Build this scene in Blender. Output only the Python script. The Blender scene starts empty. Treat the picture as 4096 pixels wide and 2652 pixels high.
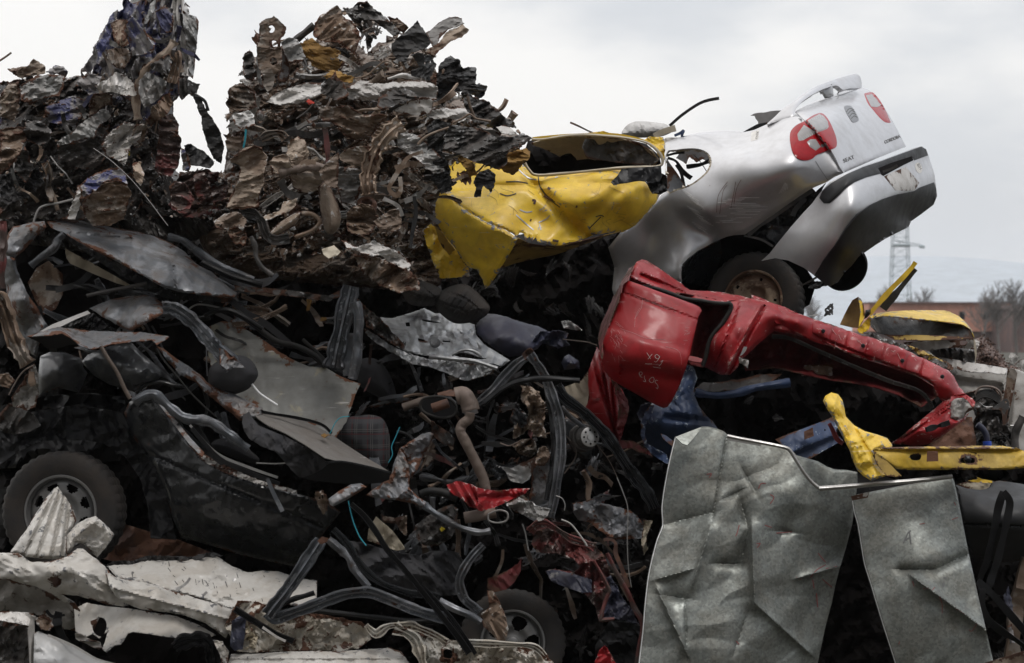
import bpy, math, random
import numpy as np
from mathutils import Vector, Matrix
from mathutils.geometry import delaunay_2d_cdt
from mathutils.bvhtree import BVHTree
random.seed(7)
RNG = np.random.default_rng(11)
SC = bpy.context.scene
COL = SC.collection
# camera geometry: 4096 x 2652 photo, 77 mm lens, eye 2.2 m above the yard, looking level along +Y
K = 36 / 77.14 / 4096
CZ = 2.2
FR = {'S': (0, 0, 1.0), 'Z': (0, 0, 1.72101), 'A': (0, 0, .5840), 'B': (850, 0, .7139), 'C': (1650, 400, .5842),
      'D': (2500, 250, .6813), 'E': (0, 850, .5840), 'F': (0, 1700, .6176), 'G': (950, 1150, .6490),
      'H': (1000, 1900, .5042), 'I': (2000, 1100, .5841), 'J': (1950, 1900, .4881), 'K': (2500, 1700, .6177),
      'L': (3100, 1700, .6179), 'M': (3100, 850, .5842), 'N': (2300, 1000, .5516), 'O': (3750, 1000, .5845),
      'Q': (0, 2200, .4202), 'R': (900, 1350, .4217)}

def W(sx, sy, Y):
    return ((sx - 2048) * K * Y, Y, CZ - (sy - 1326) * K * Y)

# ---------------------------------------------------------------- numeric helpers
def _hash(i, j, s):
    h = (i * 374761393 + j * 668265263 + s * 974634777) & 0x7fffffff
    h = ((h ^ (h >> 13)) * 1274126177) & 0x7fffffff
    h = (h ^ (h >> 16)) & 0xffff
    return h / 32767.5 - 1.0

def facet(u, v, s):
    """piecewise-flat noise: random heights on a triangle lattice, joined by flat facets (creased metal)"""
    q = u + v * .5
    r = v * .8660254 * 1.1547
    i = np.floor(q).astype(np.int64); j = np.floor(r).astype(np.int64)
    fx = q - i; fy = r - j
    up = fx + fy < 1
    h00 = _hash(i, j, s); h10 = _hash(i + 1, j, s); h01 = _hash(i, j + 1, s); h11 = _hash(i + 1, j + 1, s)
    a = h00 + (h10 - h00) * fx + (h01 - h00) * fy
    b = h11 + (h01 - h11) * (1 - fx) + (h10 - h11) * (1 - fy)
    return np.where(up, a, b)

def smooth(u, v, s):
    i = np.floor(u).astype(np.int64); j = np.floor(v).astype(np.int64)
    fx = u - i; fy = v - j
    fx = fx * fx * (3 - 2 * fx); fy = fy * fy * (3 - 2 * fy)
    a = _hash(i, j, s) * (1 - fx) + _hash(i + 1, j, s) * fx
    b = _hash(i, j + 1, s) * (1 - fx) + _hash(i + 1, j + 1, s) * fx
    return a * (1 - fy) + b * fy

def crumple(x, y, scale, s, octv=2):
    """x, y in source pixels; folds of about `scale` pixels"""
    u = x / scale; v = y / scale
    wu = u + .55 * smooth(u * .7, v * .7, s + 91); wv = v + .55 * smooth(u * .7 + 7.3, v * .7, s + 17)
    h = facet(wu, wv, s)
    a = .45
    for k in range(1, octv):
        c, d = math.cos(.9 * k), math.sin(.9 * k)
        h = h + a * facet((wu * c - wv * d) * 2.1 ** k, (wu * d + wv * c) * 2.1 ** k, s + 31 * k)
        a *= .45
    return h

def tps(P, z):
    P = np.asarray(P, float); z = np.asarray(z, float)
    m = P.mean(0); sc = max(P.std(), 1e-6)
    Q = (P - m) / sc
    n = len(Q)
    if n < 3:
        return lambda x, y: np.full(np.shape(x), z.mean())
    def U(d2): return d2 * np.log(d2 + 1e-9)
    d2 = ((Q[:, None] - Q[None]) ** 2).sum(-1)
    A = np.zeros((n + 3, n + 3)); A[:n, :n] = U(d2) + np.eye(n) * 1e-3
    A[:n, n] = 1; A[:n, n + 1:] = Q; A[n, :n] = 1; A[n + 1:, :n] = Q.T
    w = np.linalg.lstsq(A, np.r_[z, 0, 0, 0], rcond=None)[0]
    lo, hi = z.min() - .25, z.max() + .25
    def f(x, y):
        x = (np.asarray(x, float) - m[0]) / sc; y = (np.asarray(y, float) - m[1]) / sc
        r = w[n] + w[n + 1] * x + w[n + 2] * y
        for k in range(n):
            r = r + w[k] * U((x - Q[k, 0]) ** 2 + (y - Q[k, 1]) ** 2)
        return np.clip(r, lo, hi)
    return f

def inside(x, y, poly):
    c = np.zeros(len(x), bool)
    px, py = poly[:, 0], poly[:, 1]
    n = len(poly)
    j = n - 1
    for i in range(n):
        if py[i] != py[j]:
            t = ((py[i] > y) != (py[j] > y)) & (x < (px[j] - px[i]) * (y - py[i]) / (py[j] - py[i]) + px[i])
            c ^= t
        j = i
    return c

def bdist(x, y, poly):
    d = np.full(len(x), 1e9)
    n = len(poly)
    for i in range(n):
        a = poly[i]; b = poly[(i + 1) % n]
        e = b - a; L = max((e ** 2).sum(), 1e-9)
        t = np.clip(((x - a[0]) * e[0] + (y - a[1]) * e[1]) / L, 0, 1)
        d = np.minimum(d, (x - a[0] - t * e[0]) ** 2 + (y - a[1] - t * e[1]) ** 2)
    return np.sqrt(d)

def catmull(P, closed=False, k=6):
    P = [np.asarray(p, float) for p in P]; n = len(P); out = []
    rng = range(n) if closed else range(n - 1)
    for i in rng:
        p0 = P[i - 1] if (closed or i > 0) else P[0]
        p1 = P[i]; p2 = P[(i + 1) % n]
        p3 = P[(i + 2) % n] if (closed or i + 2 < n) else P[-1]
        for t in np.arange(k) / k:
            out.append(.5 * ((2 * p1) + (-p0 + p2) * t + (2 * p0 - 5 * p1 + 4 * p2 - p3) * t * t + (-p0 + 3 * p1 - 3 * p2 + p3) * t ** 3))
    if not closed: out.append(P[-1])
    return out

def resample(poly, sp):
    out = []
    n = len(poly)
    for i in range(n):
        a = poly[i]; b = poly[(i + 1) % n]
        L = np.hypot(*(b - a)); m = max(1, int(round(L / sp)))
        for k in range(m): out.append(a + (b - a) * k / m)
    return np.array(out)

# ---------------------------------------------------------------- object helpers
def tagp(o, label=None, cat=None, group=None, kind=None):
    if label: o['label'] = label
    if cat: o['category'] = cat
    if group: o['group'] = group
    if kind: o['kind'] = kind
    return o

def thing(name, label, cat, fr=None, x=0, y=0, Y=12, loc=None, group=None):
    o = bpy.data.objects.new(name, None); COL.objects.link(o)
    if loc is None:
        f = FR[fr]; loc = W(f[0] + x * f[2], f[1] + y * f[2], Y)
    o.location = loc; o.empty_display_size = .1
    return tagp(o, label, cat, group)

def origin_of(par):
    v = Vector((0, 0, 0))
    while par is not None:
        v += par.location; par = par.parent
    return v

def mk(name, V, F, mat, par=None, attr=None, smoothf=True, sharp=None, label=None, cat=None, group=None, kind=None):
    V = np.asarray(V, float)
    if par is None:
        lo, hi = V.min(0), V.max(0)
        org = Vector(((lo[0] + hi[0]) / 2, (lo[1] + hi[1]) / 2, lo[2]))
    else:
        org = origin_of(par)
    me = bpy.data.meshes.new(name)
    me.from_pydata((V - np.array(org)).tolist(), [], F)
    me.polygons.foreach_set('use_smooth', [smoothf] * len(me.polygons))
    if attr is not None:
        a = me.attributes.new('edge', 'FLOAT', 'POINT'); a.data.foreach_set('value', np.asarray(attr, np.float32))
    me.materials.append(mat)
    if sharp: me.set_sharp_from_angle(angle=math.radians(sharp))
    me.update()
    o = bpy.data.objects.new(name, me); COL.objects.link(o)
    if par is None: o.location = org
    else: o.parent = par
    return tagp(o, label, cat, group, kind)

def solid(V, T, th):
    """thicken a triangle sheet whose faces look at the camera; rim vertices are split so edges stay crisp"""
    V = np.asarray(V, float); T = np.asarray(T, int)
    n = len(V)
    N = np.zeros_like(V)
    fn = np.cross(V[T[:, 1]] - V[T[:, 0]], V[T[:, 2]] - V[T[:, 0]])
    for k in range(3): np.add.at(N, T[:, k], fn)
    N /= np.maximum(np.linalg.norm(N, axis=1, keepdims=True), 1e-12)
    B = V - N * th
    E = np.vstack([T[:, [0, 1]], T[:, [1, 2]], T[:, [2, 0]]])
    key = E[:, 0] * n + E[:, 1]; rk = E[:, 1] * n + E[:, 0]
    bd = E[~np.isin(key, rk)]
    m = len(bd)
    VV = [V, B, V[bd[:, 0]], V[bd[:, 1]], B[bd[:, 0]], B[bd[:, 1]]]
    F = T.tolist() + (T[:, ::-1] + n).tolist()
    o = 2 * n
    F += [[o + i, o + 2 * m + i, o + 3 * m + i, o + m + i] for i in range(m)]
    idx = np.concatenate([np.arange(n), np.arange(n), bd[:, 0], bd[:, 1], bd[:, 0], bd[:, 1]])
    return np.vstack(VV), F, idx

_sid = [0]
def sheet(name, fr, pts, mat, par=None, Y=12., tilt=(0, 0), ctl=(), cr=None, fn=None, rag=0, holes=(), roll=None, sm=0,
          sp=9, th=.004, extra=None, depth=None, ew=.025, seed=None, smoothf=True, oct=3, shp=24, an=None, **tg):
    _sid[0] += 1
    s = _sid[0] * 13 if seed is None else seed
    f = FR[fr]
    def S(p): return np.array([f[0] + p[0] * f[2], f[1] + p[1] * f[2]])
    C = [(S(p), p[2]) for p in list(pts) + list(ctl) if len(p) > 2]
    poly = [S(p) for p in pts]
    if sm: poly = catmull(poly, True, 5)
    poly = resample(np.array(poly), sp)
    if rag:
        q = np.roll(poly, -1, 0) - np.roll(poly, 1, 0)
        nn = np.stack([q[:, 1], -q[:, 0]], 1) / np.maximum(np.hypot(q[:, 0], q[:, 1])[:, None], 1e-6)
        t = np.arange(len(poly)) * 1.0
        d = smooth(t * .18, t * 0 + 3.3, s) * .7 + smooth(t * .5, t * 0 + 1.3, s + 5) * .4 + smooth(t * .97, t * 0 + .3, s + 9) * .35
        poly = poly + nn * (d * rag)[:, None]
    H = []
    for h in holes:
        hp = [S(p) for p in h]
        if len(hp) > 4: hp = catmull(hp, True, 3)
        H.append(resample(np.array(hp), sp * .8))
    lo, hi = poly.min(0), poly.max(0)
    gx, gy = np.meshgrid(np.arange(lo[0], hi[0] + sp, sp), np.arange(lo[1], hi[1] + sp, sp * .87))
    gx = gx + (np.arange(gx.shape[0]) % 2)[:, None] * sp * .5
    gx = gx.ravel() + RNG.uniform(-.18, .18, gx.size) * sp; gy = gy.ravel() + RNG.uniform(-.18, .18, gy.size) * sp
    k = inside(gx, gy, poly); gx, gy = gx[k], gy[k]
    for h in H:
        k = ~inside(gx, gy, h); gx, gy = gx[k], gy[k]
    if len(gx):
        d = bdist(gx, gy, poly)
        for h in H: d = np.minimum(d, bdist(gx, gy, h))
        k = d > sp * .45; gx, gy = gx[k], gy[k]
    pv = [poly] + H
    ed = []; o = 0
    for p in pv:
        ed += [(o + i, o + (i + 1) % len(p)) for i in range(len(p))]; o += len(p)
    allp = np.vstack(pv + [np.stack([gx, gy], 1)])
    r = delaunay_2d_cdt([Vector((a, -b)) for a, b in allp], ed, [], 0, 1e-4)
    X = np.array([v.x for v in r[0]]); Yy = -np.array([v.y for v in r[0]])
    T = np.array([t for t in r[2] if len(t) == 3], int)
    cx = X[T].mean(1); cy = Yy[T].mean(1)
    k = inside(cx, cy, poly)
    for h in H: k &= ~inside(cx, cy, h)
    T = T[k]
    used = np.unique(T); mp = -np.ones(len(X), int); mp[used] = np.arange(len(used))
    T = mp[T]; X = X[used]; Yy = Yy[used]
    ar = (X[T[:, 1]] - X[T[:, 0]]) * (Yy[T[:, 2]] - Yy[T[:, 0]]) - (X[T[:, 2]] - X[T[:, 0]]) * (Yy[T[:, 1]] - Yy[T[:, 0]])
    T[ar > 0] = T[ar > 0][:, ::-1]
    D = bdist(X, Yy, poly)
    DE = D.copy()
    for h in H: DE = np.minimum(DE, bdist(X, Yy, h))
    if depth is not None:
        Z = depth(X, Yy)
    elif C:
        Z = tps([c[0] for c in C], [c[1] for c in C])(X, Yy)
    else:
        c = poly.mean(0)
        Z = np.full(len(X), float(Y)) + ((X - c[0]) * tilt[0] - (Yy - c[1]) * tilt[1]) * K * Y
    if cr:
        Xa, Ya = X, Yy
        if an:
            ca, sa = math.cos(math.radians(an[0])), math.sin(math.radians(an[0])); Xa, Ya = (X * ca + Yy * sa) / an[1], -X * sa + Yy * ca
        for a, sc_ in (cr if isinstance(cr[0], tuple) else [cr]):
            Z = Z + a * crumple(Xa, Ya, sc_, s, oct)
    if fn: Z = Z + fn[0] * crumple(X, Yy, fn[1], s + 7, 1)
    if roll: Z = Z + roll[1] * np.exp(-(D / roll[0]) ** 1.5 * 2)
    if extra is not None: Z = Z + extra((X - f[0]) / f[2], (Yy - f[1]) / f[2])
    V = np.stack([(X - 2048) * K * Z, Z, CZ - (Yy - 1326) * K * Z], 1)
    VV, F, idx = solid(V, T, th)
    at = np.exp(-(DE * K * 12) / ew)
    if cr or fn:      # wear gathers on the folds
        nb_ = np.zeros(len(Z)); ct = np.zeros(len(Z))
        for p, q in ((0, 1), (1, 2), (2, 0)):
            np.add.at(nb_, T[:, p], Z[T[:, q]]); np.add.at(nb_, T[:, q], Z[T[:, p]]); np.add.at(ct, T[:, p], 1); np.add.at(ct, T[:, q], 1)
        lp = np.abs(nb_ / np.maximum(ct, 1) - Z); a_, b_ = np.percentile(lp, (80, 98))
        at = np.maximum(at, np.clip((lp - a_) / max(b_ - a_, 1e-5), 0, 1) * .75 * (DE > sp))
    at = at[idx]
    return mk(name, VV, F, mat, par, at, smoothf=smoothf, sharp=shp, **tg)

PROF = {'tube': [(.5 * math.cos(a), .5 * math.sin(a)) for a in np.linspace(0, 2 * math.pi, 13)[:-1]],
        'flat': [(-.5, -.05), (.5, -.05), (.5, .05), (-.5, .05)],
        'box': [(-.5, -.3), (.5, -.3), (.5, .3), (-.5, .3)],
        'hat': [(-.5, -.08), (.5, -.08), (.5, .0), (.36, .03), (.3, .2), (.12, .3), (-.1, .33), (-.28, .25), (-.36, .05), (-.5, .0)],
        'U': [(-.5, -.2), (.5, -.2), (.5, .35), (.42, .35), (.38, -.1), (-.38, -.1), (-.42, .35), (-.5, .35)],
        'dbl': [(-.5, -.12), (.5, -.12), (.5, 0), (.45, .2), (.38, .2), (.33, .0), (.12, -.04), (.06, .2), (-.06, .24), (-.12, .02), (-.3, .0), (-.35, .26), (-.45, .24), (-.5, .0)]}

def sweep(name, fr, path, w, mat, prof='tube', par=None, Y=12., k=5, cr=.12, tw=0, sm=True, thick=1, taper=None, seed=None, cut=.0, **tg):
    _sid[0] += 1
    s = _sid[0] * 7 if seed is None else seed
    f = FR[fr]
    P = []
    for p in path:
        yy = p[2] if len(p) > 2 else Y
        P.append(np.array(W(f[0] + p[0] * f[2], f[1] + p[1] * f[2], yy)))
    wm = w * f[2] * K * (np.mean([p[1] for p in P]))
    if prof in ('dbl', 'hat', 'U'): thick = thick * 1.5
    Q = catmull(P, False, k) if (sm and len(P) > 2) else P
    # even out
    R = [Q[0]]
    for a, b in zip(Q[:-1], Q[1:]):
        L = np.linalg.norm(b - a); m = max(1, int(L / max(wm * .6, .012)))
        for i in range(1, m + 1): R.append(a + (b - a) * i / m)
    R = np.array(R); n = len(R)
    pr = PROF[prof]; m = len(pr)
    V = []
    for i in range(n):
        T = R[min(i + 1, n - 1)] - R[max(i - 1, 0)]; T /= max(np.linalg.norm(T), 1e-9)
        c = np.array((0, -1., 0)); Nn = c - T * c.dot(T)
        if np.linalg.norm(Nn) < .05: Nn = np.array((0, 0, 1.)) - T * T[2]
        Nn /= np.linalg.norm(Nn); Sd = np.cross(T, Nn)
        t = i / max(n - 1, 1)
        if tw:
            a = tw * (t - .3); Nn, Sd = Nn * math.cos(a) + Sd * math.sin(a), Sd * math.cos(a) - Nn * math.sin(a)
        g = 1 + cr * 1.3 * float(facet(np.array([i * .22 * wm / .03]), np.array([.5]), s)[0])
        if taper: g *= taper[0] + (taper[1] - taper[0]) * t
        h = 1 + cr * 2.2 * float(facet(np.array([i * .3 * wm / .03]), np.array([9.5]), s)[0])
        off = Nn * wm * cr * .8 * float(facet(np.array([i * .25]), np.array([2.5]), s)[0])
        for (a, b) in pr:
            V.append(R[i] + off + Sd * a * wm * g + Nn * b * wm * h * thick)
    F = []
    for i in range(n - 1):
        for j in range(m):
            a = i * m + j; b = i * m + (j + 1) % m
            F.append([a, b, b + m, a + m])
    F.append(list(range(m))[::-1]); F.append([(n - 1) * m + j for j in range(m)])
    at = np.full(len(V), .12); at[:m] = .9; at[-m:] = .9
    o = mk(name, V, F, mat, par, at, True, 38, **tg)
    return o

def world_bvh(objs):
    V = []; F = []
    for o in objs:
        org = origin_of(o)
        b = len(V)
        V += [v.co + org for v in o.data.vertices]
        F += [[i + b for i in p.vertices] for p in o.data.polygons]
    return BVHTree.FromPolygons(V, F)

def on(objs, off=.004):
    """depth function that lies on the surface of already-built meshes"""
    if not isinstance(objs, (list, tuple)): objs = [objs]
    bv = world_bvh(objs)
    cam = Vector((0, 0, CZ))
    def f(X, Y):
        R = np.full(len(X), np.nan)
        for i in range(len(X)):
            d = Vector(((X[i] - 2048) * K, 1, -(Y[i] - 1326) * K)); L = d.length
            h = bv.ray_cast(cam, d / L)
            if h[0] is not None: R[i] = h[0].y
        ok = ~np.isnan(R)
        if not ok.any(): return np.full(len(X), 12.)
        if not ok.all():
            for i in np.where(~ok)[0]:
                j = np.argmin((X[ok] - X[i]) ** 2 + (Y[ok] - Y[i]) ** 2); R[i] = R[ok][j]
        return R - off
    return f

def stroke(name, fr, lines, w, mat, objs, par, off=.004, **tg):
    """drawn lines lying on a surface (chalk marks, scratches)"""
    f = FR[fr]; dep = on(objs, off); V = []; F = []
    for L in lines:
        p = np.array([(f[0] + a * f[2], f[1] + b * f[2]) for a, b in (catmull([(q[0], q[1]) for q in L], False, 4) if len(L) > 2 else L)])
        d = np.gradient(p, axis=0); d /= np.maximum(np.hypot(d[:, 0], d[:, 1])[:, None], 1e-6)
        nn = np.stack([-d[:, 1], d[:, 0]], 1) * w * f[2] / 2
        a = p + nn; b = p - nn
        za = dep(a[:, 0], a[:, 1]); zb = dep(b[:, 0], b[:, 1]); n = len(p); o = len(V)
        for i in range(n): V.append(W(a[i, 0], a[i, 1], za[i]))
        for i in range(n): V.append(W(b[i, 0], b[i, 1], zb[i]))
        for i in range(n): V.append(W(a[i, 0], a[i, 1], za[i] + .002))
        for i in range(n): V.append(W(b[i, 0], b[i, 1], zb[i] + .002))
        for i in range(n - 1):
            F.append([o + i, o + i + 1, o + n + i + 1, o + n + i])
            F.append([o + 2 * n + i, o + i, o + i + 1, o + 2 * n + i + 1][::1])
            F.append([o + n + i, o + 3 * n + i, o + 3 * n + i + 1, o + n + i + 1])
    return mk(name, V, F, mat, par, smoothf=False, **tg)

def lettering(name, text, fr, org, ax, ay, mat, objs, par, off=.004, th=.003, space=1.0, bold=0.0):
    """text laid along frame vectors ax (advance) and ay (up), projected on a surface"""
    cu = bpy.data.curves.new('lettering', 'FONT'); cu.body = text; cu.size = 1.0; cu.space_character = space; cu.offset = bold
    ob = bpy.data.objects.new('lettering_tmp', cu); COL.objects.link(ob)
    bpy.context.view_layer.update()
    me = ob.evaluated_get(bpy.context.evaluated_depsgraph_get()).to_mesh()
    me.calc_loop_triangles()
    P = np.array([v.co[:2] for v in me.vertices]); T = np.array([t.vertices[:] for t in me.loop_triangles])
    ob.evaluated_get(bpy.context.evaluated_depsgraph_get()).to_mesh_clear()
    bpy.data.objects.remove(ob); bpy.data.curves.remove(cu)
    f = FR[fr]
    X = f[0] + (org[0] + P[:, 0] * ax[0] + P[:, 1] * ay[0]) * f[2]
    Y = f[1] + (org[1] + P[:, 0] * ax[1] + P[:, 1] * ay[1]) * f[2]
    Z = on(objs, off)(X, Y)
    V = np.stack([(X - 2048) * K * Z, Z, CZ - (Y - 1326) * K * Z], 1)
    ar = (X[T[:, 1]] - X[T[:, 0]]) * (Y[T[:, 2]] - Y[T[:, 0]]) - (X[T[:, 2]] - X[T[:, 0]]) * (Y[T[:, 1]] - Y[T[:, 0]])
    T[ar > 0] = T[ar > 0][:, ::-1]
    VV, F, idx = solid(V, T, th)
    return mk(name, VV, F, mat, par, smoothf=False)

# ---------------------------------------------------------------- materials
def nd(nt, t, **kw):
    n = nt.nodes.new(t)
    for k, v in kw.items():
        if k in n.inputs: n.inputs[k].default_value = v
        else: setattr(n, k, v)
    return n

def mixc(nt, fac, a, b, mode='MIX'):
    n = nt.nodes.new('ShaderNodeMix'); n.data_type = 'RGBA'; n.blend_type = mode
    for s, v in ((0, fac), (6, a), (7, b)):
        if isinstance(v, bpy.types.NodeSocket): nt.links.new(v, n.inputs[s])
        else: n.inputs[s].default_value = v if s == 0 else (tuple(v) + (1,) if len(v) == 3 else v)
    return n.outputs[2]

def math_(nt, op, a, b=0., c=0., clamp=False):
    n = nt.nodes.new('ShaderNodeMath'); n.operation = op; n.use_clamp = clamp
    for i, v in enumerate((a, b, c)):
        if isinstance(v, bpy.types.NodeSocket): nt.links.new(v, n.inputs[i])
        else: n.inputs[i].default_value = v
    return n.outputs[0]

def step(nt, v, lo, hi):
    n = nt.nodes.new('ShaderNodeMapRange'); n.interpolation_type = 'SMOOTHSTEP'
    nt.links.new(v, n.inputs[0]); n.inputs[1].default_value = lo; n.inputs[2].default_value = hi
    return n.outputs[0]

RUST1 = (.105, .040, .018); RUST2 = (.035, .018, .012)
def paint(name, col, col2=None, c2=.5, rust=.35, edge=.5, rough=.45, metal=0., dirt=.4, chip=None, chipa=.0, scr=0., scale=1., bump=.25,
          coat=0., grain=0., rnd=.0, rustc=None, dirtc=(.045, .034, .026), sat=0):
    m = bpy.data.materials.new(name); m.use_nodes = True; nt = m.node_tree
    bs = nt.nodes['Principled BSDF']; L = nt.links
    tc = nd(nt, 'ShaderNodeTexCoord'); oi = nd(nt, 'ShaderNodeObjectInfo')
    va = nd(nt, 'ShaderNodeVectorMath', operation='ADD')
    vr = nd(nt, 'ShaderNodeVectorMath', operation='SCALE'); vr.inputs['Scale'].default_value = 37.
    cmb = nd(nt, 'ShaderNodeCombineXYZ')
    for i in range(3): L.new(oi.outputs['Random'], cmb.inputs[i])
    L.new(cmb.outputs[0], vr.inputs[0]); L.new(tc.outputs['Object'], va.inputs[0]); L.new(vr.outputs[0], va.inputs[1])
    P = va.outputs[0]
    def noise(sc, det=6, rough_=.6, dist=0.):
        n = nd(nt, 'ShaderNodeTexNoise'); n.inputs['Scale'].default_value = sc * scale; n.inputs['Detail'].default_value = det
        n.inputs['Roughness'].default_value = rough_; n.inputs['Distortion'].default_value = dist; L.new(P, n.inputs['Vector']); return n.outputs[0]
    nb = noise(3.5, 5); nm = noise(13, 9, .68); nf = noise(75, 5, .7)
    c = tuple(col) + (1,)
    cc = mixc(nt, 0., c, c)
    if col2 is not None:
        cc = mixc(nt, step(nt, noise(5.5, 7, .62, .4), c2 - .035, c2 + .035), c, tuple(col2) + (1,))
    # dirt film
    dm = math_(nt, 'MULTIPLY', step(nt, math_(nt, 'ADD', math_(nt, 'MULTIPLY', nb, .5), math_(nt, 'MULTIPLY', nm, .5)), .38, .68), dirt)
    cc = mixc(nt, dm, cc, dirtc)
    ge = nd(nt, 'ShaderNodeNewGeometry'); pt = ge.outputs['Pointiness']
    if chip is not None:
        cm = step(nt, math_(nt, 'ADD', noise(21, 8, .7, .8), math_(nt, 'MULTIPLY', math_(nt, 'SUBTRACT', pt, .5), 1.2)), .66 - chipa * .2, .68 - chipa * .2)
        cc = mixc(nt, cm, cc, chip)
    if scr > 0:
        mp = nd(nt, 'ShaderNodeMapping'); mp.inputs['Scale'].default_value = (6 * scale, 6 * scale, 90 * scale); mp.inputs['Rotation'].default_value = (0, .5, .4)
        L.new(P, mp.inputs[0])
        ns = nd(nt, 'ShaderNodeTexNoise'); ns.inputs['Scale'].default_value = 1.; ns.inputs['Detail'].default_value = 3; L.new(mp.outputs[0], ns.inputs['Vector'])
        sm = math_(nt, 'MULTIPLY', step(nt, ns.outputs[0], .64, .70), step(nt, nb, .48, .6))
        cc = mixc(nt, math_(nt, 'MULTIPLY', sm, scr), cc, (.62, .6, .58))
    if grain > 0:
        gv = nd(nt, 'ShaderNodeTexVoronoi'); gv.inputs['Scale'].default_value = 85 * scale; L.new(P, gv.inputs['Vector'])
        gs = nd(nt, 'ShaderNodeSeparateColor'); L.new(gv.outputs['Color'], gs.inputs[0])
        gm = mixc(nt, gs.outputs[0], (1 - grain,) * 3, (1 + grain,) * 3)
        cc = mixc(nt, 1., cc, gm, 'MULTIPLY')
    # rust
    at = nd(nt, 'ShaderNodeAttribute'); at.attribute_name = 'edge'
    e = at.outputs['Fac']
    e = math_(nt, 'MULTIPLY', e, step(nt, noise(6, 4), .40, .62))
    rm = math_(nt, 'ADD', math_(nt, 'MULTIPLY', nm, 1.), math_(nt, 'MULTIPLY', e, edge * .42))
    rm = math_(nt, 'ADD', rm, math_(nt, 'MULTIPLY', math_(nt, 'SUBTRACT', pt, .5), .8))
    rm = math_(nt, 'ADD', rm, math_(nt, 'MULTIPLY', math_(nt, 'SUBTRACT', nb, .5), .5))
    rk = step(nt, rm, .80 - rust * .35, .86 - rust * .35)
    rc = mixc(nt, nf, rustc or RUST1, RUST2)
    cc = mixc(nt, rk, cc, rc)
    if rnd:
        rr = nd(nt, 'ShaderNodeMapRange'); L.new(oi.outputs['Random'], rr.inputs[0]); rr.inputs[3].default_value = 1 - rnd; rr.inputs[4].default_value = 1 + rnd
        cmb2 = nd(nt, 'ShaderNodeCombineColor')
        for i in range(3): L.new(rr.outputs[0], cmb2.inputs[i])
        cc = mixc(nt, 1., cc, cmb2.outputs[0], 'MULTIPLY')
    L.new(cc, bs.inputs['Base Color'])
    ro = math_(nt, 'ADD', math_(nt, 'MULTIPLY', math_(nt, 'ADD', rk, dm, 0, True), .85 - rough), rough)
    ro = math_(nt, 'ADD', ro, math_(nt, 'MULTIPLY', math_(nt, 'SUBTRACT', nm, .5), .25), 0, True)
    L.new(ro, bs.inputs['Roughness'])
    if metal: L.new(math_(nt, 'MULTIPLY', math_(nt, 'SUBTRACT', 1., rk), metal), bs.inputs['Metallic'])
    if coat:
        bs.inputs['Coat Weight'].default_value = coat; bs.inputs['Coat Roughness'].default_value = .12
    if bump:
        b = nd(nt, 'ShaderNodeBump'); b.inputs['Strength'].default_value = bump; b.inputs['Distance'].default_value = .006
        L.new(math_(nt, 'ADD', math_(nt, 'MULTIPLY', nf, .5), math_(nt, 'ADD', nm, math_(nt, 'MULTIPLY', rk, .25))), b.inputs['Height'])
        L.new(b.outputs[0], bs.inputs['Normal'])
    return m

def flatm(name, col, rough=.6, metal=0., emit=None, alpha=None, trans=0., ior=1.45):
    m = bpy.data.materials.new(name); m.use_nodes = True; bs = m.node_tree.nodes['Principled BSDF']; nt = m.node_tree
    n = nd(nt, 'ShaderNodeTexNoise'); n.inputs['Scale'].default_value = 30; n.inputs['Detail'].default_value = 5
    tc = nd(nt, 'ShaderNodeTexCoord'); nt.links.new(tc.outputs['Object'], n.inputs['Vector'])
    k = mixc(nt, n.outputs[0], tuple(c * .7 for c in col), tuple(min(c * 1.3, 1) for c in col))
    nt.links.new(k, bs.inputs['Base Color'])
    bs.inputs['Roughness'].default_value = rough; bs.inputs['Metallic'].default_value = metal; bs.inputs['Transmission Weight'].default_value = trans
    bs.inputs['IOR'].default_value = ior
    return m

M = {}
def PM(k, *a, **kw): M[k] = paint(k, *a, **kw)
PM('silver', (.50, .50, .515), rust=-.15, edge=.0, rough=.36, metal=.6, dirt=.22, dirtc=(.22, .19, .17), coat=.5, bump=.02, scr=.0)
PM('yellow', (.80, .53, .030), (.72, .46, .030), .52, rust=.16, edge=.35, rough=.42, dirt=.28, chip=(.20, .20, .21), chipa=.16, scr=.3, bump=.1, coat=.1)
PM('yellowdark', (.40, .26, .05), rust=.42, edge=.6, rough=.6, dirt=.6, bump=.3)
PM('red', (.30, .005, .009), (.25, .005, .008), .5, rust=-.02, edge=.25, rough=.38, dirt=.15, scr=.25, bump=.05, coat=.12)
M['red'].node_tree.nodes['Principled BSDF'].inputs['Specular IOR Level'].default_value = .3
PM('redchip', (.30, .007, .011), (.24, .006, .010), .5, rust=.14, edge=.5, rough=.42, dirt=.45, chip=(.45, .30, .28), chipa=.07, scr=.2, bump=.12, coat=.12, dirtc=(.10, .02, .018))
M['redchip'].node_tree.nodes['Principled BSDF'].inputs['Specular IOR Level'].default_value = .35
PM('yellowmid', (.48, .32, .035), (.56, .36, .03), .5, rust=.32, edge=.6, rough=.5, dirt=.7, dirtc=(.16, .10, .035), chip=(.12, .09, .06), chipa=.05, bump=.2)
PM('darkred', (.14, .010, .012), rust=.35, edge=.6, rough=.5, dirt=.5)
PM('blue', (.024, .048, .115), rust=.28, edge=.6, rough=.5, dirt=.4, chip=(.3, .34, .38), chipa=.05, bump=.15)
PM('navy', (.022, .025, .050), (.30, .29, .28), .64, rust=.1, edge=.3, rough=.5, dirt=.35, bump=.2)
PM('purple', (.075, .075, .20), (.23, .22, .22), .5, rust=.38, edge=.5, rough=.5, dirt=.5, chip=(.30, .28, .26), chipa=.1, bump=.4, dirtc=(.09, .07, .055))
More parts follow.
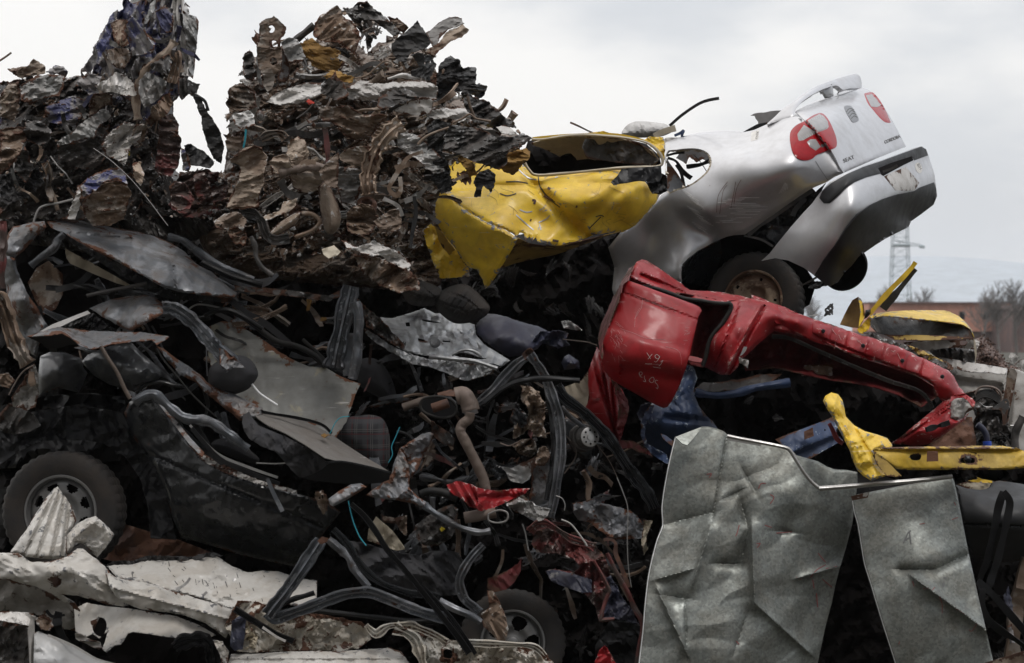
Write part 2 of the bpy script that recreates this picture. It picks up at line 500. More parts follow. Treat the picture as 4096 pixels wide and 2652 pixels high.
PM('galv', (.195, .208, .196), (.16, .17, .158), .5, rust=-.06, edge=.12, rough=.44, metal=.62, dirt=.45, grain=.22, dirtc=(.16, .14, .11), bump=.12, scr=.12)
PM('greycar', (.22, .23, .25), (.14, .15, .165), .5, rust=.42, edge=.8, rough=.38, metal=.3, dirt=.65, dirtc=(.15, .115, .085), scr=.3, bump=.2, rustc=(.15, .055, .024))
PM('railgrey', (.10, .11, .125), (.22, .23, .25), .56, rust=.42, edge=.35, rough=.34, metal=.35, dirt=.75, dirtc=(.055, .042, .034), chip=(.33, .34, .36), chipa=.08, scr=.4, bump=.4, rustc=(.13, .045, .02))
PM('plate', (.19, .19, .18), (.27, .25, .19), .60, rust=.40, edge=.9, rough=.5, metal=.2, dirt=.55, dirtc=(.12, .11, .09), scr=.5, bump=.12, rustc=(.20, .075, .03))
PM('darkcar', (.012, .013, .015), rust=.12, edge=.6, rough=.26, dirt=.15, coat=.3, bump=.04, dirtc=(.018, .016, .015))
PM('black', (.007, .007, .008), rust=.02, edge=.2, rough=.40, dirt=.18, dirtc=(.016, .013, .012), bump=.3)
PM('blackplastic', (.016, .017, .019), rust=-.3, edge=0, rough=.42, dirt=.4, dirtc=(.035, .032, .03), bump=.1)
PM('rubber', (.012, .012, .012), rust=-.3, edge=0, rough=.6, dirt=.6, dirtc=(.03, .025, .021), bump=.3)
PM('tyre', (.014, .013, .013), rust=-.3, edge=0, rough=.8, dirt=.75, dirtc=(.05, .038, .03), bump=.6)
PM('white', (.56, .54, .51), (.50, .47, .43), .54, rust=.14, edge=.5, rough=.33, dirt=.4, dirtc=(.27, .24, .20), chip=(.13, .13, .135), chipa=.14, scr=.0, bump=.12, rustc=(.12, .055, .03))
PM('whitedirty', (.36, .345, .325), rust=.35, edge=.8, rough=.55, dirt=.6, dirtc=(.12, .10, .08), chip=(.14, .13, .12), chipa=.15, bump=.4)
PM('silverpan', (.42, .43, .44), (.25, .25, .26), .55, rust=.15, edge=.4, rough=.36, metal=.5, dirt=.45, dirtc=(.10, .095, .09), bump=.35)
PM('s_brown', (.175, .120, .083), (.29, .25, .215), .56, rust=.50, edge=.7, rough=.55, metal=.1, dirt=.5, chip=(.38, .36, .34), chipa=.12, bump=.8, rnd=.4, dirtc=(.07, .05, .038))
PM('s_tan', (.31, .245, .19), (.21, .15, .11), .5, rust=.42, edge=.6, rough=.6, dirt=.55, chip=(.42, .40, .38), chipa=.08, bump=.6, rnd=.35, dirtc=(.14, .095, .065))
PM('s_grey', (.27, .27, .265), (.34, .33, .32), .5, rust=.40, edge=.7, rough=.45, metal=.3, dirt=.5, chip=(.5, .5, .5), chipa=.1, bump=.6, rnd=.35, dirtc=(.10, .08, .065))
PM('s_dark', (.045, .042, .040), (.09, .08, .075), .55, rust=.35, edge=.6, rough=.5, metal=.1, dirt=.5, chip=(.3, .3, .3), chipa=.05, bump=.8, rnd=.4)
PM('s_black', (.014, .014, .015), rust=.08, edge=.3, rough=.5, dirt=.4, bump=.8, rnd=.3, dirtc=(.04, .032, .027))
PM('s_rust', (.13, .055, .03), (.08, .04, .03), .5, rust=.6, edge=.5, rough=.7, dirt=.4, bump=.7, rnd=.3)
PM('s_white', (.55, .53, .51), rust=.35, edge=.6, rough=.5, dirt=.5, chip=(.2, .19, .18), chipa=.15, bump=.6, rnd=.2, dirtc=(.15, .12, .09))
PM('s_blue', (.045, .05, .13), (.19, .18, .18), .50, rust=.42, edge=.6, rough=.5, dirt=.5, chip=(.32, .32, .34), chipa=.1, bump=.6, rnd=.3, dirtc=(.07, .055, .045))
PM('s_maroon', (.13, .030, .028), (.06, .035, .03), .5, rust=.42, edge=.5, rough=.5, dirt=.5, chip=(.35, .3, .28), chipa=.1, bump=.6, rnd=.2)
PM('foam', (.30, .17, .045), (.22, .12, .03), .5, rust=.2, edge=.5, rough=.9, dirt=.45, bump=1., dirtc=(.12, .07, .03))
PM('pipe', (.17, .13, .11), (.10, .075, .06), .5, rust=.48, edge=.3, rough=.6, metal=.1, dirt=.4, bump=.35, rnd=.2, dirtc=(.13, .09, .07))
PM('fabric', (.028, .028, .032), rust=-.3, edge=0, rough=.95, dirt=.4, dirtc=(.045, .04, .035), bump=.3)
PM('core', (.006, .005, .005), rust=-.3, edge=0, rough=.95, dirt=.4, dirtc=(.009, .007, .006), bump=.3)  # near-black base colour stands in for the shade of gaps and openings
M['core'].node_tree.nodes['Principled BSDF'].inputs['Specular IOR Level'].default_value = .1
PM('deep', (.016, .015, .015), (.03, .026, .024), .6, rust=.25, edge=.3, rough=.6, dirt=.4, bump=.5, rnd=.4, dirtc=(.02, .015, .012), rustc=(.045, .02, .012))  # base colour darkened to paint in the shade of the hollows
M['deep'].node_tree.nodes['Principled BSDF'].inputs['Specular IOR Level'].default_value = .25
PM('cream', (.50, .44, .34), rust=.22, edge=.5, rough=.5, dirt=.5, dirtc=(.16, .12, .08), bump=.15)
PM('steel', (.48, .47, .46), rust=.2, edge=.3, rough=.35, metal=.8, dirt=.5, bump=.15)
PM('rim', (.20, .20, .20), rust=.1, edge=.1, rough=.45, metal=.4, dirt=.5, dirtc=(.09, .075, .06), bump=.1)
PM('rustrim', (.30, .22, .15), (.11, .055, .03), .48, rust=.5, edge=.5, rough=.7, dirt=.5, bump=.3)
PM('darkgrey', (.055, .06, .068), (.075, .08, .088), .5, rust=.05, edge=.5, rough=.30, metal=.3, dirt=.4, coat=.3, bump=.06, rustc=(.16, .06, .025))
PM('greywhite', (.40, .40, .40), rust=.05, edge=.6, rough=.4, metal=.2, dirt=.4, dirtc=(.2, .18, .15), bump=.1)
PM('rustwhite', (.46, .42, .36), (.52, .50, .46), .5, rust=.62, edge=1.0, rough=.55, dirt=.5, chip=(.20, .18, .15), chipa=.2, bump=.5, dirtc=(.2, .15, .09), rustc=(.13, .05, .022))
PM('lid', (.15, .14, .13), rust=-.1, edge=.1, rough=.6, dirt=.5, dirtc=(.09, .07, .055), scr=.3, bump=.1)
M['lampred'] = flatm('lamp_red', (.30, .004, .008), .12)
M['lampred'].node_tree.nodes['Principled BSDF'].inputs['Specular IOR Level'].default_value = .25
M['lampclear'] = flatm('lamp_clear', (.27, .26, .26), .2)
M['chrome'] = flatm('chrome_badge', (.16, .16, .17), .3, .5)
M['chalk'] = flatm('chalk_marks', (.65, .62, .6), .9)
M['scratch'] = flatm('scratch_glint_marks', (.78, .78, .78), .6)  # pale marks: real scratches, and painted glints on sheet edges
M['ink'] = flatm('print_ink', (.12, .12, .12), .8)
M['tape'] = flatm('sticker_paper', (.62, .60, .57), .7)
M['cyan'] = flatm('cyan_cord', (.03, .28, .36), .6)
M['wire'] = flatm('thin_wire', (.35, .34, .33), .4, .6)
M['yellowbit'] = flatm('yellow_plastic', (.70, .55, .03), .5)
M['redbit'] = flatm('red_plastic', (.55, .04, .02), .5)
M['bluebit'] = flatm('blue_plastic', (.03, .08, .45), .4)
M['bark'] = flatm('bark', (.20, .18, .17), .9)  # lightened bark, distance haze put into the colour
M['pylon'] = flatm('pylon_steel', (.36, .42, .45), .6)  # pale blue grey carries part of the haze in the base colour
for _k in ('blackplastic', 'darkcar', 'black', 'rubber'): M[_k].node_tree.nodes['Principled BSDF'].inputs['Specular IOR Level'].default_value = .28

def plaid():
    m = bpy.data.materials.new('plaid_cloth'); m.use_nodes = True; nt = m.node_tree; bs = nt.nodes['Principled BSDF']
    tc = nd(nt, 'ShaderNodeTexCoord'); sp = nd(nt, 'ShaderNodeSeparateXYZ'); nt.links.new(tc.outputs['Object'], sp.inputs[0])
    def lines(o, per, w_, sh=0):
        f = math_(nt, 'FRACT', math_(nt, 'ADD', math_(nt, 'MULTIPLY', o, 1 / per), 50.3 + sh)); return math_(nt, 'LESS_THAN', f, w_)
    x, z = sp.outputs[0], sp.outputs[2]
    c = mixc(nt, 0., (.030, .030, .034), (.030, .030, .034))
    for o in (x, z):
        c = mixc(nt, math_(nt, 'MULTIPLY', lines(o, .085, .30), .6), c, (.055, .055, .06))
        c = mixc(nt, math_(nt, 'MULTIPLY', lines(o, .085, .05, .5), .6), c, (.13, .125, .12))
        c = mixc(nt, math_(nt, 'MULTIPLY', lines(o, .085, .05, .38), .6), c, (.13, .125, .12))
        c = mixc(nt, math_(nt, 'MULTIPLY', lines(o, .085, .08, .7), .6), c, (.10, .02, .02))
    nt.links.new(c, bs.inputs['Base Color']); bs.inputs['Roughness'].default_value = .95
    return m
M['plaid'] = plaid()

# ---------------------------------------------------------------- wheels
def lathe(name, prof, mat, par, centre, axis, segs=96, rmod=None, sharp=35, **tg):
    """prof: (radius, offset along axis); axis points outward"""
    ax = np.array(axis, float); ax /= np.linalg.norm(ax)
    u = np.cross(ax, (0, 0, 1.)); u /= np.linalg.norm(u); v = np.cross(u, ax)
    V = []; n = len(prof)
    for i in range(segs):
        a = 2 * math.pi * i / segs
        for j, (r, h) in enumerate(prof):
            rr = r + (rmod(i, j) if rmod else 0)
            V.append(np.array(centre) + ax * h + (u * math.cos(a) + v * math.sin(a)) * rr)
    F = [[i * n + j, i * n + j + 1, ((i + 1) % segs) * n + j + 1, ((i + 1) % segs) * n + j] for i in range(segs) for j in range(n - 1)]
    return mk(name, V, F, mat, par, np.full(len(V), .1), True, sharp, **tg)

def wheel(label, centre, axis, R, wd, rimmat, style='slots', par=None, group=None, cat='wheel', squash=1.):
    t = thing('car_wheel', label, cat, loc=(centre[0], centre[1], centre[2] - R), group=group) if par is None else None
    if t is None:
        t = bpy.data.objects.new('wheel', None); COL.objects.link(t); t.parent = par; t.location = Vector(centre) - origin_of(par)
    c = np.array(centre, float)
    h = wd / 2; r0 = R * .60
    prof = [(r0, h * .72), (r0 * 1.03, h * .86), (R * .74, h * 1.02), (R * .86, h * 1.0), (R * .93, h * .92), (R * .965, h * .80), (R * .985, h * .70),
            (R, h * .62), (R, h * .36), (R * .975, h * .34), (R * .975, h * .28), (R, h * .26), (R, -h * .2), (R * .975, -h * .22), (R * .975, -h * .28), (R, -h * .3),
            (R, -h * .62), (R * .96, -h * .85), (R * .86, -h), (r0, -h * .8), (r0 * .96, -h * .5), (r0 * .96, h * .5), (r0, h * .72)]
    lathe('tyre', prof, M['tyre'], t, c, axis, 120, lambda i, j: (-R * .022 if (i % 3 == 0 and 5 <= j <= 16) else 0), 30)
    # rim
    ax = np.array(axis, float); ax /= np.linalg.norm(ax)
    lathe('rim_flange', [(r0 * 1.02, h * .84), (r0 * 1.0, h * .9), (r0 * .95, h * .88), (r0 * .93, h * .70), (r0 * .90, h * .55), (r0 * .88, h * .0), (r0 * .9, -h * .6), (r0, -h * .8)], rimmat, t, c, axis, 72)
    u = np.cross(ax, (0, 0, 1.)); u /= np.linalg.norm(u); v = np.cross(u, ax)
    ns = 144; rings = [(.90, .38), (.86, .50), (.80, .58), (.74, .60), (.68, .60), (.62, .61), (.56, .62), (.50, .60), (.44, .52), (.38, .42), (.30, .40), (.22, .40), (.16, .46), (.05, .46)]
    V = []; F = []
    nh = 8 if style == 'slots' else 5
    for (rr, hh) in rings:
        for i in range(ns):
            a = 2 * math.pi * i / ns
            V.append(c + ax * hh * h + (u * math.cos(a) + v * math.sin(a)) * rr * r0)
    V = np.array(V)
    for k in range(len(rings) - 1):
        for i in range(ns):
            ph = (i / ns * nh) % 1 - .5
            rm = (rings[k][0] + rings[k + 1][0]) / 2
            e = ((rm - .70) / .125) ** 2 + (ph / (.30 if style == 'slots' else .33)) ** 2
            if style == 'spokes': e = ((rm - .62) / .26) ** 2 + (ph / .30) ** 2
            if style != 'plain' and e < 1: continue
            if style == 'plain' and abs(rm - .74) < .04 and abs(ph) < .06: continue
            a = k * ns + i; b = k * ns + (i + 1) % ns
            F.append([a, b, b + ns]); F.append([a, b + ns, a + ns])
    F = np.array(F)
    # orient towards axis
    fnn = np.cross(V[F[0, 1]] - V[F[0, 0]], V[F[0, 2]] - V[F[0, 0]])
    if fnn.dot(ax) < 0: F = F[:, ::-1]
    used = np.unique(F); mp = -np.ones(len(V), int); mp[used] = np.arange(len(used))
    VV, FF, idx = solid(V[used], mp[F], .006)
    mk('rim', VV, FF, rimmat, t, np.full(len(VV), .15))
    lathe('hub', [(r0 * .17, h * .46), (r0 * .16, h * .58), (r0 * .12, h * .62), (.001, h * .62)], rimmat, t, c, axis, 32)
    lathe('brake_drum', [(r0 * .8, -h * .3), (r0 * .78, h * .1), (r0 * .5, h * .18), (.001, h * .18)], M['core'], t, c, axis, 32)
    return t

# ---------------------------------------------------------------- loose torn pieces
def shard_mesh(L, Wd, seed, bend=1.2, cramp=.12, rag=.22, holes=.1, n=18, m=11):
    s = seed; rr = random.Random(seed)
    a, b = np.meshgrid(np.linspace(-1, 1, n), np.linspace(-1, 1, m), indexing='ij')
    a = a.ravel(); b = b.ravel()
    # map the grid onto a random jagged polygon
    k = rr.randint(4, 7); angs = sorted((i + rr.uniform(-.32, .32)) * 2 * math.pi / k for i in range(k)); rad = [rr.uniform(.62, 1.15) for _ in angs]
    PX = np.array([(math.cos(q) * r, math.sin(q) * r) for q, r in zip(angs, rad)])
    th = np.arctan2(b, a); q = np.maximum(np.abs(a), np.abs(b))
    R = np.full(len(a), 9.)
    dx, dy = np.cos(th), np.sin(th)
    for i in range(k):
        p = PX[i]; e = PX[(i + 1) % k] - p; den = dx * e[1] - dy * e[0]; den = np.where(np.abs(den) < 1e-9, 1e-9, den)
        t = (p[0] * e[1] - p[1] * e[0]) / den; u = (p[0] * dy - p[1] * dx) / den
        ok = (t > 0) & (u >= -.001) & (u <= 1.001); R = np.where(ok, np.minimum(R, t), R)
    R = np.where(R > 8, .8, R)
    R = R * (1 + rag * .55 * facet(th * 2.3 + 20, th * 0 + 3, s) + rag * .5 * facet(th * 6.5 + 40, th * 0 + 1, s + 3) + rag * .3 * _hash((th * 9).astype(int) + 50, (th * 0).astype(int), s + 5) * (q > .95))
    x = dx * R * q; y = dy * R * q
    z = cramp * (1.3 * facet(x * .9 + 3, y * 1.9, s) + .9 * facet(x * 1.5, y * 4.6 + 2, s + 1) + .35 * facet(x * 3.1, y * 8.1, s + 2))
    for _ in range(rr.choice((1, 2, 2, 3))):      # sharp folds
        g = rr.uniform(0, 6.28); c = rr.uniform(-.45, .45); d = x * math.cos(g) + y * math.sin(g) - c
        z = z + rr.uniform(-1, 1) * bend * .9 * np.maximum(d, 0)
    X = x * L / 2; Yv = y * Wd / 2; Z = z * min(L, Wd) * .55
    kk = bend * rr.uniform(-.8, .8) / max(abs(X).max(), 1e-6)
    if abs(kk) > 1e-3: X, Z = np.sin(X * kk) * (1 / kk - Z), 1 / kk - np.cos(X * kk) * (1 / kk - Z)
    tw = rr.uniform(-.5, .5) * bend / max(L, 1e-3)
    c, d = np.cos(X * tw), np.sin(X * tw)
    Yv, Z = Yv * c - Z * d, Yv * d + Z * c
    V = np.stack([X, Yv, Z], 1)
    T = []
    for i in range(n - 1):
        for j in range(m - 1):
            if holes and _hash(np.array([i // 2]), np.array([j // 2]), s + 77)[0] > 1 - holes * 1.3 and 0 < i < n - 2: continue
            p = i * m + j
            T += [[p, p + m, p + m + 1], [p, p + m + 1, p + 1]]
    T = np.array(T)
    used = np.unique(T); mp = -np.ones(len(V), int); mp[used] = np.arange(len(used))
    VV, F, idx = solid(V[used], mp[T], .003)
    return VV, F, np.clip((q[used][idx] - .6) / .4, 0, 1) ** 2

def rotm(rx, ry, rz):
    return np.array(Matrix.Rotation(rz, 3, 'Y') @ Matrix.Rotation(rx, 3, 'X') @ Matrix.Rotation(ry, 3, 'Z'))

def shard(name, fr, x, y, Y, L, Wd, mat, ang=0, tx=0, ty=0, seed=None, bend=1.2, cramp=.12, rag=.22, holes=.1, n=18, m=11, par=None, **tg):
    """L, Wd in frame px; ang = angle in the picture (deg); tx, ty lean left-right / up (deg)"""
    _sid[0] += 1
    s = seed or _sid[0] * 3
    f = FR[fr]; k = f[2] * K * Y
    V, F, at = shard_mesh(L * k, Wd * k, s, bend, cramp, rag, holes, n, m)
    # local x along picture, local y up, z to camera
    B = np.array([[1, 0, 0], [0, 0, -1], [0, 1, 0]], float)
    R = np.array(Matrix.Rotation(math.radians(tx), 3, 'Z') @ Matrix.Rotation(math.radians(-ty), 3, 'X') @ Matrix.Rotation(math.radians(-ang), 3, 'Y'))
    V = V @ B.T @ R.T + np.array(W(f[0] + x * f[2], f[1] + y * f[2], Y))
    return mk(name, V, F, mat, par, at, sharp=22, **tg)
# ================================================================ camera, sky, light
cam_d = bpy.data.cameras.new('camera'); cam = bpy.data.objects.new('camera', cam_d); COL.objects.link(cam)
cam.location = (0, 0, CZ); cam.rotation_euler = (math.radians(90), 0, 0)
cam_d.lens = 77.14; cam_d.sensor_width = 36; cam_d.clip_start = .1; cam_d.clip_end = 9000
cam_d.dof.use_dof = True; cam_d.dof.focus_distance = 12.2; cam_d.dof.aperture_fstop = 5.0
SC.camera = cam
SC.view_settings.view_transform = 'Standard'; SC.view_settings.look = 'None'; SC.view_settings.gamma = 1
SC.view_settings.exposure = 0.0
SUN_EL, SUN_AZ = math.radians(58), math.radians(35)     # high sun behind thick cloud, a little right of the view direction
w = bpy.data.worlds.new('World'); SC.world = w; w.use_nodes = True
nt = w.node_tree; nt.nodes.clear(); L = nt.links
out = nd(nt, 'ShaderNodeOutputWorld'); bg1 = nd(nt, 'ShaderNodeBackground')
sky = nd(nt, 'ShaderNodeTexSky', sky_type='NISHITA'); sky.sun_disc = False; sky.sun_elevation = SUN_EL; sky.sun_rotation = SUN_AZ
sky.air_density = 1.5; sky.dust_density = 4
tc = nd(nt, 'ShaderNodeTexCoord'); sep = nd(nt, 'ShaderNodeSeparateXYZ'); L.new(tc.outputs['Generated'], sep.inputs[0])
mp = nd(nt, 'ShaderNodeMapping'); mp.inputs['Scale'].default_value = (1.0, 1.0, 2.6); L.new(tc.outputs['Generated'], mp.inputs[0])
n1 = nd(nt, 'ShaderNodeTexNoise'); n1.inputs['Scale'].default_value = 5.5; n1.inputs['Detail'].default_value = 7; n1.inputs['Roughness'].default_value = .5; L.new(mp.outputs[0], n1.inputs['Vector'])
n2 = nd(nt, 'ShaderNodeTexNoise'); n2.inputs['Scale'].default_value = 1.6; n2.inputs['Detail'].default_value = 3; L.new(mp.outputs[0], n2.inputs['Vector'])
cl = math_(nt, 'ADD', math_(nt, 'MULTIPLY', n1.outputs[0], .65), math_(nt, 'MULTIPLY', n2.outputs[0], .35))
# cloud bank thickens towards the right of the view (+x), brightens towards the zenith
cl = math_(nt, 'ADD', cl, math_(nt, 'MULTIPLY', sep.outputs[0], .55))
k = step(nt, cl, .47, .66)
cloud = mixc(nt, k, (11.2, 11.0, 10.8), (7.7, 7.95, 8.4))
zen = math_(nt, 'ADD', math_(nt, 'MULTIPLY', step(nt, sep.outputs[2], .15, .95), .9), 1.0)
cz = nd(nt, 'ShaderNodeVectorMath', operation='SCALE'); L.new(cloud, cz.inputs[0]); L.new(zen, cz.inputs['Scale'])
front = step(nt, sep.outputs[1], -.9, .5)                # sky behind the camera dimmed on purpose, for darker front faces and gaps
fr_ = math_(nt, 'ADD', math_(nt, 'MULTIPLY', front, .72), .28)
cz2 = nd(nt, 'ShaderNodeVectorMath', operation='SCALE'); L.new(cz.outputs[0], cz2.inputs[0]); L.new(fr_, cz2.inputs['Scale'])
fin = mixc(nt, .90, sky.outputs[0], cz2.outputs[0])
L.new(fin, bg1.inputs[0]); bg1.inputs[1].default_value = .10
L.new(bg1.outputs[0], out.inputs[0])
sl = bpy.data.lights.new('sun', 'SUN'); sl.energy = 1.4; sl.angle = math.radians(16); sl.color = (1, .97, .93)
so = bpy.data.objects.new('sun', sl); COL.objects.link(so); so.location = (5, 20, 30)
_d = Vector((math.sin(SUN_AZ) * math.cos(SUN_EL), math.cos(SUN_AZ) * math.cos(SUN_EL), math.sin(SUN_EL)))
_d = Vector((.32, -.38, 1.0)).normalized()
so.rotation_euler = _d.to_track_quat('Z', 'Y').to_euler()
sky.sun_elevation = math.asin(_d.z); sky.sun_rotation = math.atan2(_d.x, _d.y)

# ================================================================ setting
def grid_sheet(name, x0, x1, y0, y1, nx, ny, hf, mat):
    xs = np.linspace(0, 1, nx); V = []; 
    ys = y0 + (y1 - y0) * np.linspace(0, 1, ny) ** 2.2
    for y in ys:
        for t in xs:
            x = x0 + (x1 - x0) * t; V.append((x, y, hf(x, y)))
    F = [[j * nx + i, j * nx + i + 1, (j + 1) * nx + i + 1, (j + 1) * nx + i] for j in range(ny - 1) for i in range(nx - 1)]
    return mk(name, V, F, mat, kind='structure')
gm = paint('yard_ground', (.055, .046, .036), (.035, .04, .022), .5, rust=-.3, edge=0, rough=.95, dirt=.5, scale=.3, bump=.5)
grid_sheet('ground', -1700, 1700, -30, 3000, 60, 80, lambda x, y: 0, gm)
hm = paint('hill_cover', (.46, .51, .57), (.42, .47, .52), .5, rust=-.3, edge=0, rough=1, dirt=.3, scale=.01, bump=0)  # pale blue base colour paints in haze over the hills
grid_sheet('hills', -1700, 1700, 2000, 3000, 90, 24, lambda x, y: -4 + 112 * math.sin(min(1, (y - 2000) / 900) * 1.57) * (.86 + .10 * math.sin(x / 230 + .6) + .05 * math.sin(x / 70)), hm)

# haze
hz = bpy.data.materials.new('haze_air'); hz.use_nodes = True; nt = hz.node_tree; nt.nodes.clear()
o = nd(nt, 'ShaderNodeOutputMaterial'); pv = nd(nt, 'ShaderNodeVolumePrincipled'); pv.inputs['Color'].default_value = (.93, .96, 1, 1)
pv.inputs['Density'].default_value = .00022; pv.inputs['Anisotropy'].default_value = .2; nt.links.new(pv.outputs[0], o.inputs['Volume'])
x0, x1, y0, y1, z0, z1 = -1900, 1900, -40, 3060, -6, 118
SC.cycles.volume_bounces = 1
V = [(x, y, z) for z in (z0, z1) for y in (y0, y1) for x in (x0, x1)]
HAZE = mk('haze', V, [[0, 2, 3, 1], [4, 5, 7, 6], [0, 1, 5, 4], [2, 6, 7, 3], [0, 4, 6, 2], [1, 3, 7, 5]], hz, smoothf=False, kind='stuff', label='thin pale blue haze softening the far hills, mast and trees')

# ---- red brick building far behind
def box(V, F, x0, x1, y0, y1, z0, z1):
    b = len(V); V += [(x, y, z) for z in (z0, z1) for y in (y0, y1) for x in (x0, x1)]
    F += [[b + i for i in q] for q in ([0, 2, 3, 1], [4, 5, 7, 6], [0, 1, 5, 4], [2, 6, 7, 3], [0, 4, 6, 2], [1, 3, 7, 5])]
brick = paint('red_brick', (.72, .36, .27), (.64, .31, .23), .5, rust=-.3, edge=0, rough=.9, dirt=.2, scale=.12, bump=.1)  # brick colour lightened to look hazier
brickd = paint('dark_wall', (.20, .12, .105), (.15, .10, .095), .5, rust=-.3, edge=0, rough=.9, dirt=.3, scale=.1, bump=.1)
def zx(px, Y): return (px * 1.72101 - 2048) * K * Y
def zz(py, Y): return CZ - (py * 1.72101 - 1326) * K * Y
t = thing('brick_building', 'long red brick building far behind the yard on the right', 'building', loc=(zx(2200, 240), 240, 0))
V, F = [], []; box(V, F, zx(2020, 240), zx(2352, 240), 240, 252, zz(770, 240), zz(705, 240)); mk('upper_wall', V, F, brick, t, smoothf=False)
V, F = [], []; box(V, F, zx(2015, 240), zx(2345, 240), 240.3, 251.7, 0, zz(770, 240)); mk('lower_wall', V, F, brickd, t, smoothf=False)
V, F = [], []; box(V, F, zx(2018, 240), zx(2354, 240), 239.7, 252.3, zz(705, 240), zz(702, 240)); mk('roof', V, F, brickd, t, smoothf=False)
for px in (2062, 2118, 2174, 2230, 2286, 2330):
    V, F = [], []; box(V, F, zx(px, 240), zx(px + 12, 240), 239.9, 240.1, zz(742, 240), zz(724, 240)); mk('window', V, F, M['core'], t, smoothf=False)
t = thing('dark_shed', 'dark wooden clad shed beside the red brick building', 'shed', loc=(zx(2440, 230), 230, 0))
V, F = [], []; box(V, F, zx(2354, 230), zx(2620, 230), 230, 245, 0, zz(722, 230)); mk('wall', V, F, brickd, t, smoothf=False)
V, F = [], []
b = len(V); xa, xb, za, zb = zx(2350, 230), zx(2626, 230), zz(722, 230), zz(708, 230)
V += [(xa, 229.5, za), (xb, 229.5, za), (xb, 245.5, za), (xa, 245.5, za), (xa, 237, zb), (xb, 237, zb)]; F += [[0, 1, 5, 4], [2, 3, 4, 5], [0, 4, 3], [1, 2, 5], [0, 3, 2, 1]]
mk('roof', V, F, brickd, t, smoothf=False)

# ---- lattice mast
def tubes(segs, r, n=5):
    V = []; F = []
    for a, b, ra, rb in segs:
        a = np.array(a, float); b = np.array(b, float); d = b - a; d /= max(np.linalg.norm(d), 1e-9)
        u = np.cross(d, (0.3, .2, 1)); u /= max(np.linalg.norm(u), 1e-9); v = np.cross(d, u); o = len(V)
        for P, q in ((a, ra), (b, rb)):
            for i in range(n): V.append(P + (u * math.cos(6.2832 * i / n) + v * math.sin(6.2832 * i / n)) * q * r)
        F += [[o + i, o + (i + 1) % n, o + n + (i + 1) % n, o + n + i] for i in range(n)]
    return V, F
t = thing('lattice_mast', 'grey blue steel lattice mast rising beyond the bare trees', 'mast', loc=(zx(2092, 420), 420, 0))
X0, H = zx(2092, 420), zz(440, 420)
def wd(z): return 2.1 - 1.0 * z / H
for sx in (-1, 1):
    for sy in (-1, 1):
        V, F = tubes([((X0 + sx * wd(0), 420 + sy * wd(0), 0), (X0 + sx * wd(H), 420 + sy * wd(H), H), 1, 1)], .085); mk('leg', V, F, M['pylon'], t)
seg = []
nz = 16
for i in range(nz):
    za, zb = H * i / nz, H * (i + 1) / nz; wa, wb = wd(za), wd(zb)
    for (p, q) in (((-1, -1), (1, -1)), ((1, -1), (1, 1)), ((1, 1), (-1, 1)), ((-1, 1), (-1, -1))):
        A = (X0 + p[0] * wa, 420 + p[1] * wa, za); B = (X0 + q[0] * wb, 420 + q[1] * wb, zb); C = (X0 + q[0] * wa, 420 + q[1] * wa, za); D_ = (X0 + p[0] * wb, 420 + p[1] * wb, zb)
        seg += [(A, B, 1, 1), (C, D_, 1, 1), (D_, B, 1, 1)]
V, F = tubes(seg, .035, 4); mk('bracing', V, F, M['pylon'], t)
za = zz(572, 420)
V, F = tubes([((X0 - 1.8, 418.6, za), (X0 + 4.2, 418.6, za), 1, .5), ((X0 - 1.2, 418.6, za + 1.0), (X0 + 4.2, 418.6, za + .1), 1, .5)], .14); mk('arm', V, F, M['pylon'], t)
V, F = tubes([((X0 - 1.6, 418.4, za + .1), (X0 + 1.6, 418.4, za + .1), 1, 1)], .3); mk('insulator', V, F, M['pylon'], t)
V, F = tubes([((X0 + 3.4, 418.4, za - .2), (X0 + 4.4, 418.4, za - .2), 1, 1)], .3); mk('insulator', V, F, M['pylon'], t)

# ---- bare trees
def bare_tree(px, Y, top, label, seed):
    r = random.Random(seed); t = thing('bare_tree', label, 'tree', loc=(zx(px, Y), Y, 0), group='bare winter trees beyond the yard')
    Ht = zz(top, Y); seg = []; trunk = []
    def grow(p, d, L, rad, dep):
        q = p; n = 3
        for i in range(n):
            d2 = (d + Vector((r.uniform(-.16, .16), r.uniform(-.16, .16), r.uniform(-.02, .12)))).normalized(); e = q + d2 * L / n
            (trunk if dep == 0 else seg).append((q[:], e[:], rad * (1 - .25 * i / n), rad * (1 - .25 * (i + 1) / n)))
            if dep < 4 and (i > 0 or dep > 0):
                for _ in range(2 if dep < 2 else 2):
                    a = r.uniform(0, 6.28); s = Vector((math.cos(a), math.sin(a), 0)) * r.uniform(.5, .9)
                    grow(e, (d2 + s).normalized(), L * r.uniform(.45, .66), rad * .5, dep + 1)
            q = e; d = d2
        if dep < 4: grow(q, d, L * .6, rad * .6, dep + 1)
    grow(Vector((zx(px, Y), Y, 0)), Vector((r.uniform(-.08, .08), 0, 1)), Ht * .40, Ht * .018, 0)
    V, F = tubes(trunk, 1, 7); mk('trunk', V, F, M['bark'], t)
    V, F = tubes(seg, 1, 3); mk('crown', V, F, M['bark'], t)
for i, (px, Y, top, lb) in enumerate([(2040, 300, 640, 'bare tree left of the lattice mast'), (2135, 310, 648, 'bare tree just right of the lattice mast'),
        (1895, 280, 668, 'faint bare tree between the silver car bumper and the torn black scrap'), (2285, 200, 650, 'bare tree in front of the brick building, left of three'),
        (2322, 190, 632, 'tall bare tree in front of the brick building, middle of three'), (2362, 195, 618, 'tallest bare tree by the dark shed at the right edge')]):
    bare_tree(px, Y, top, lb, 40 + i)
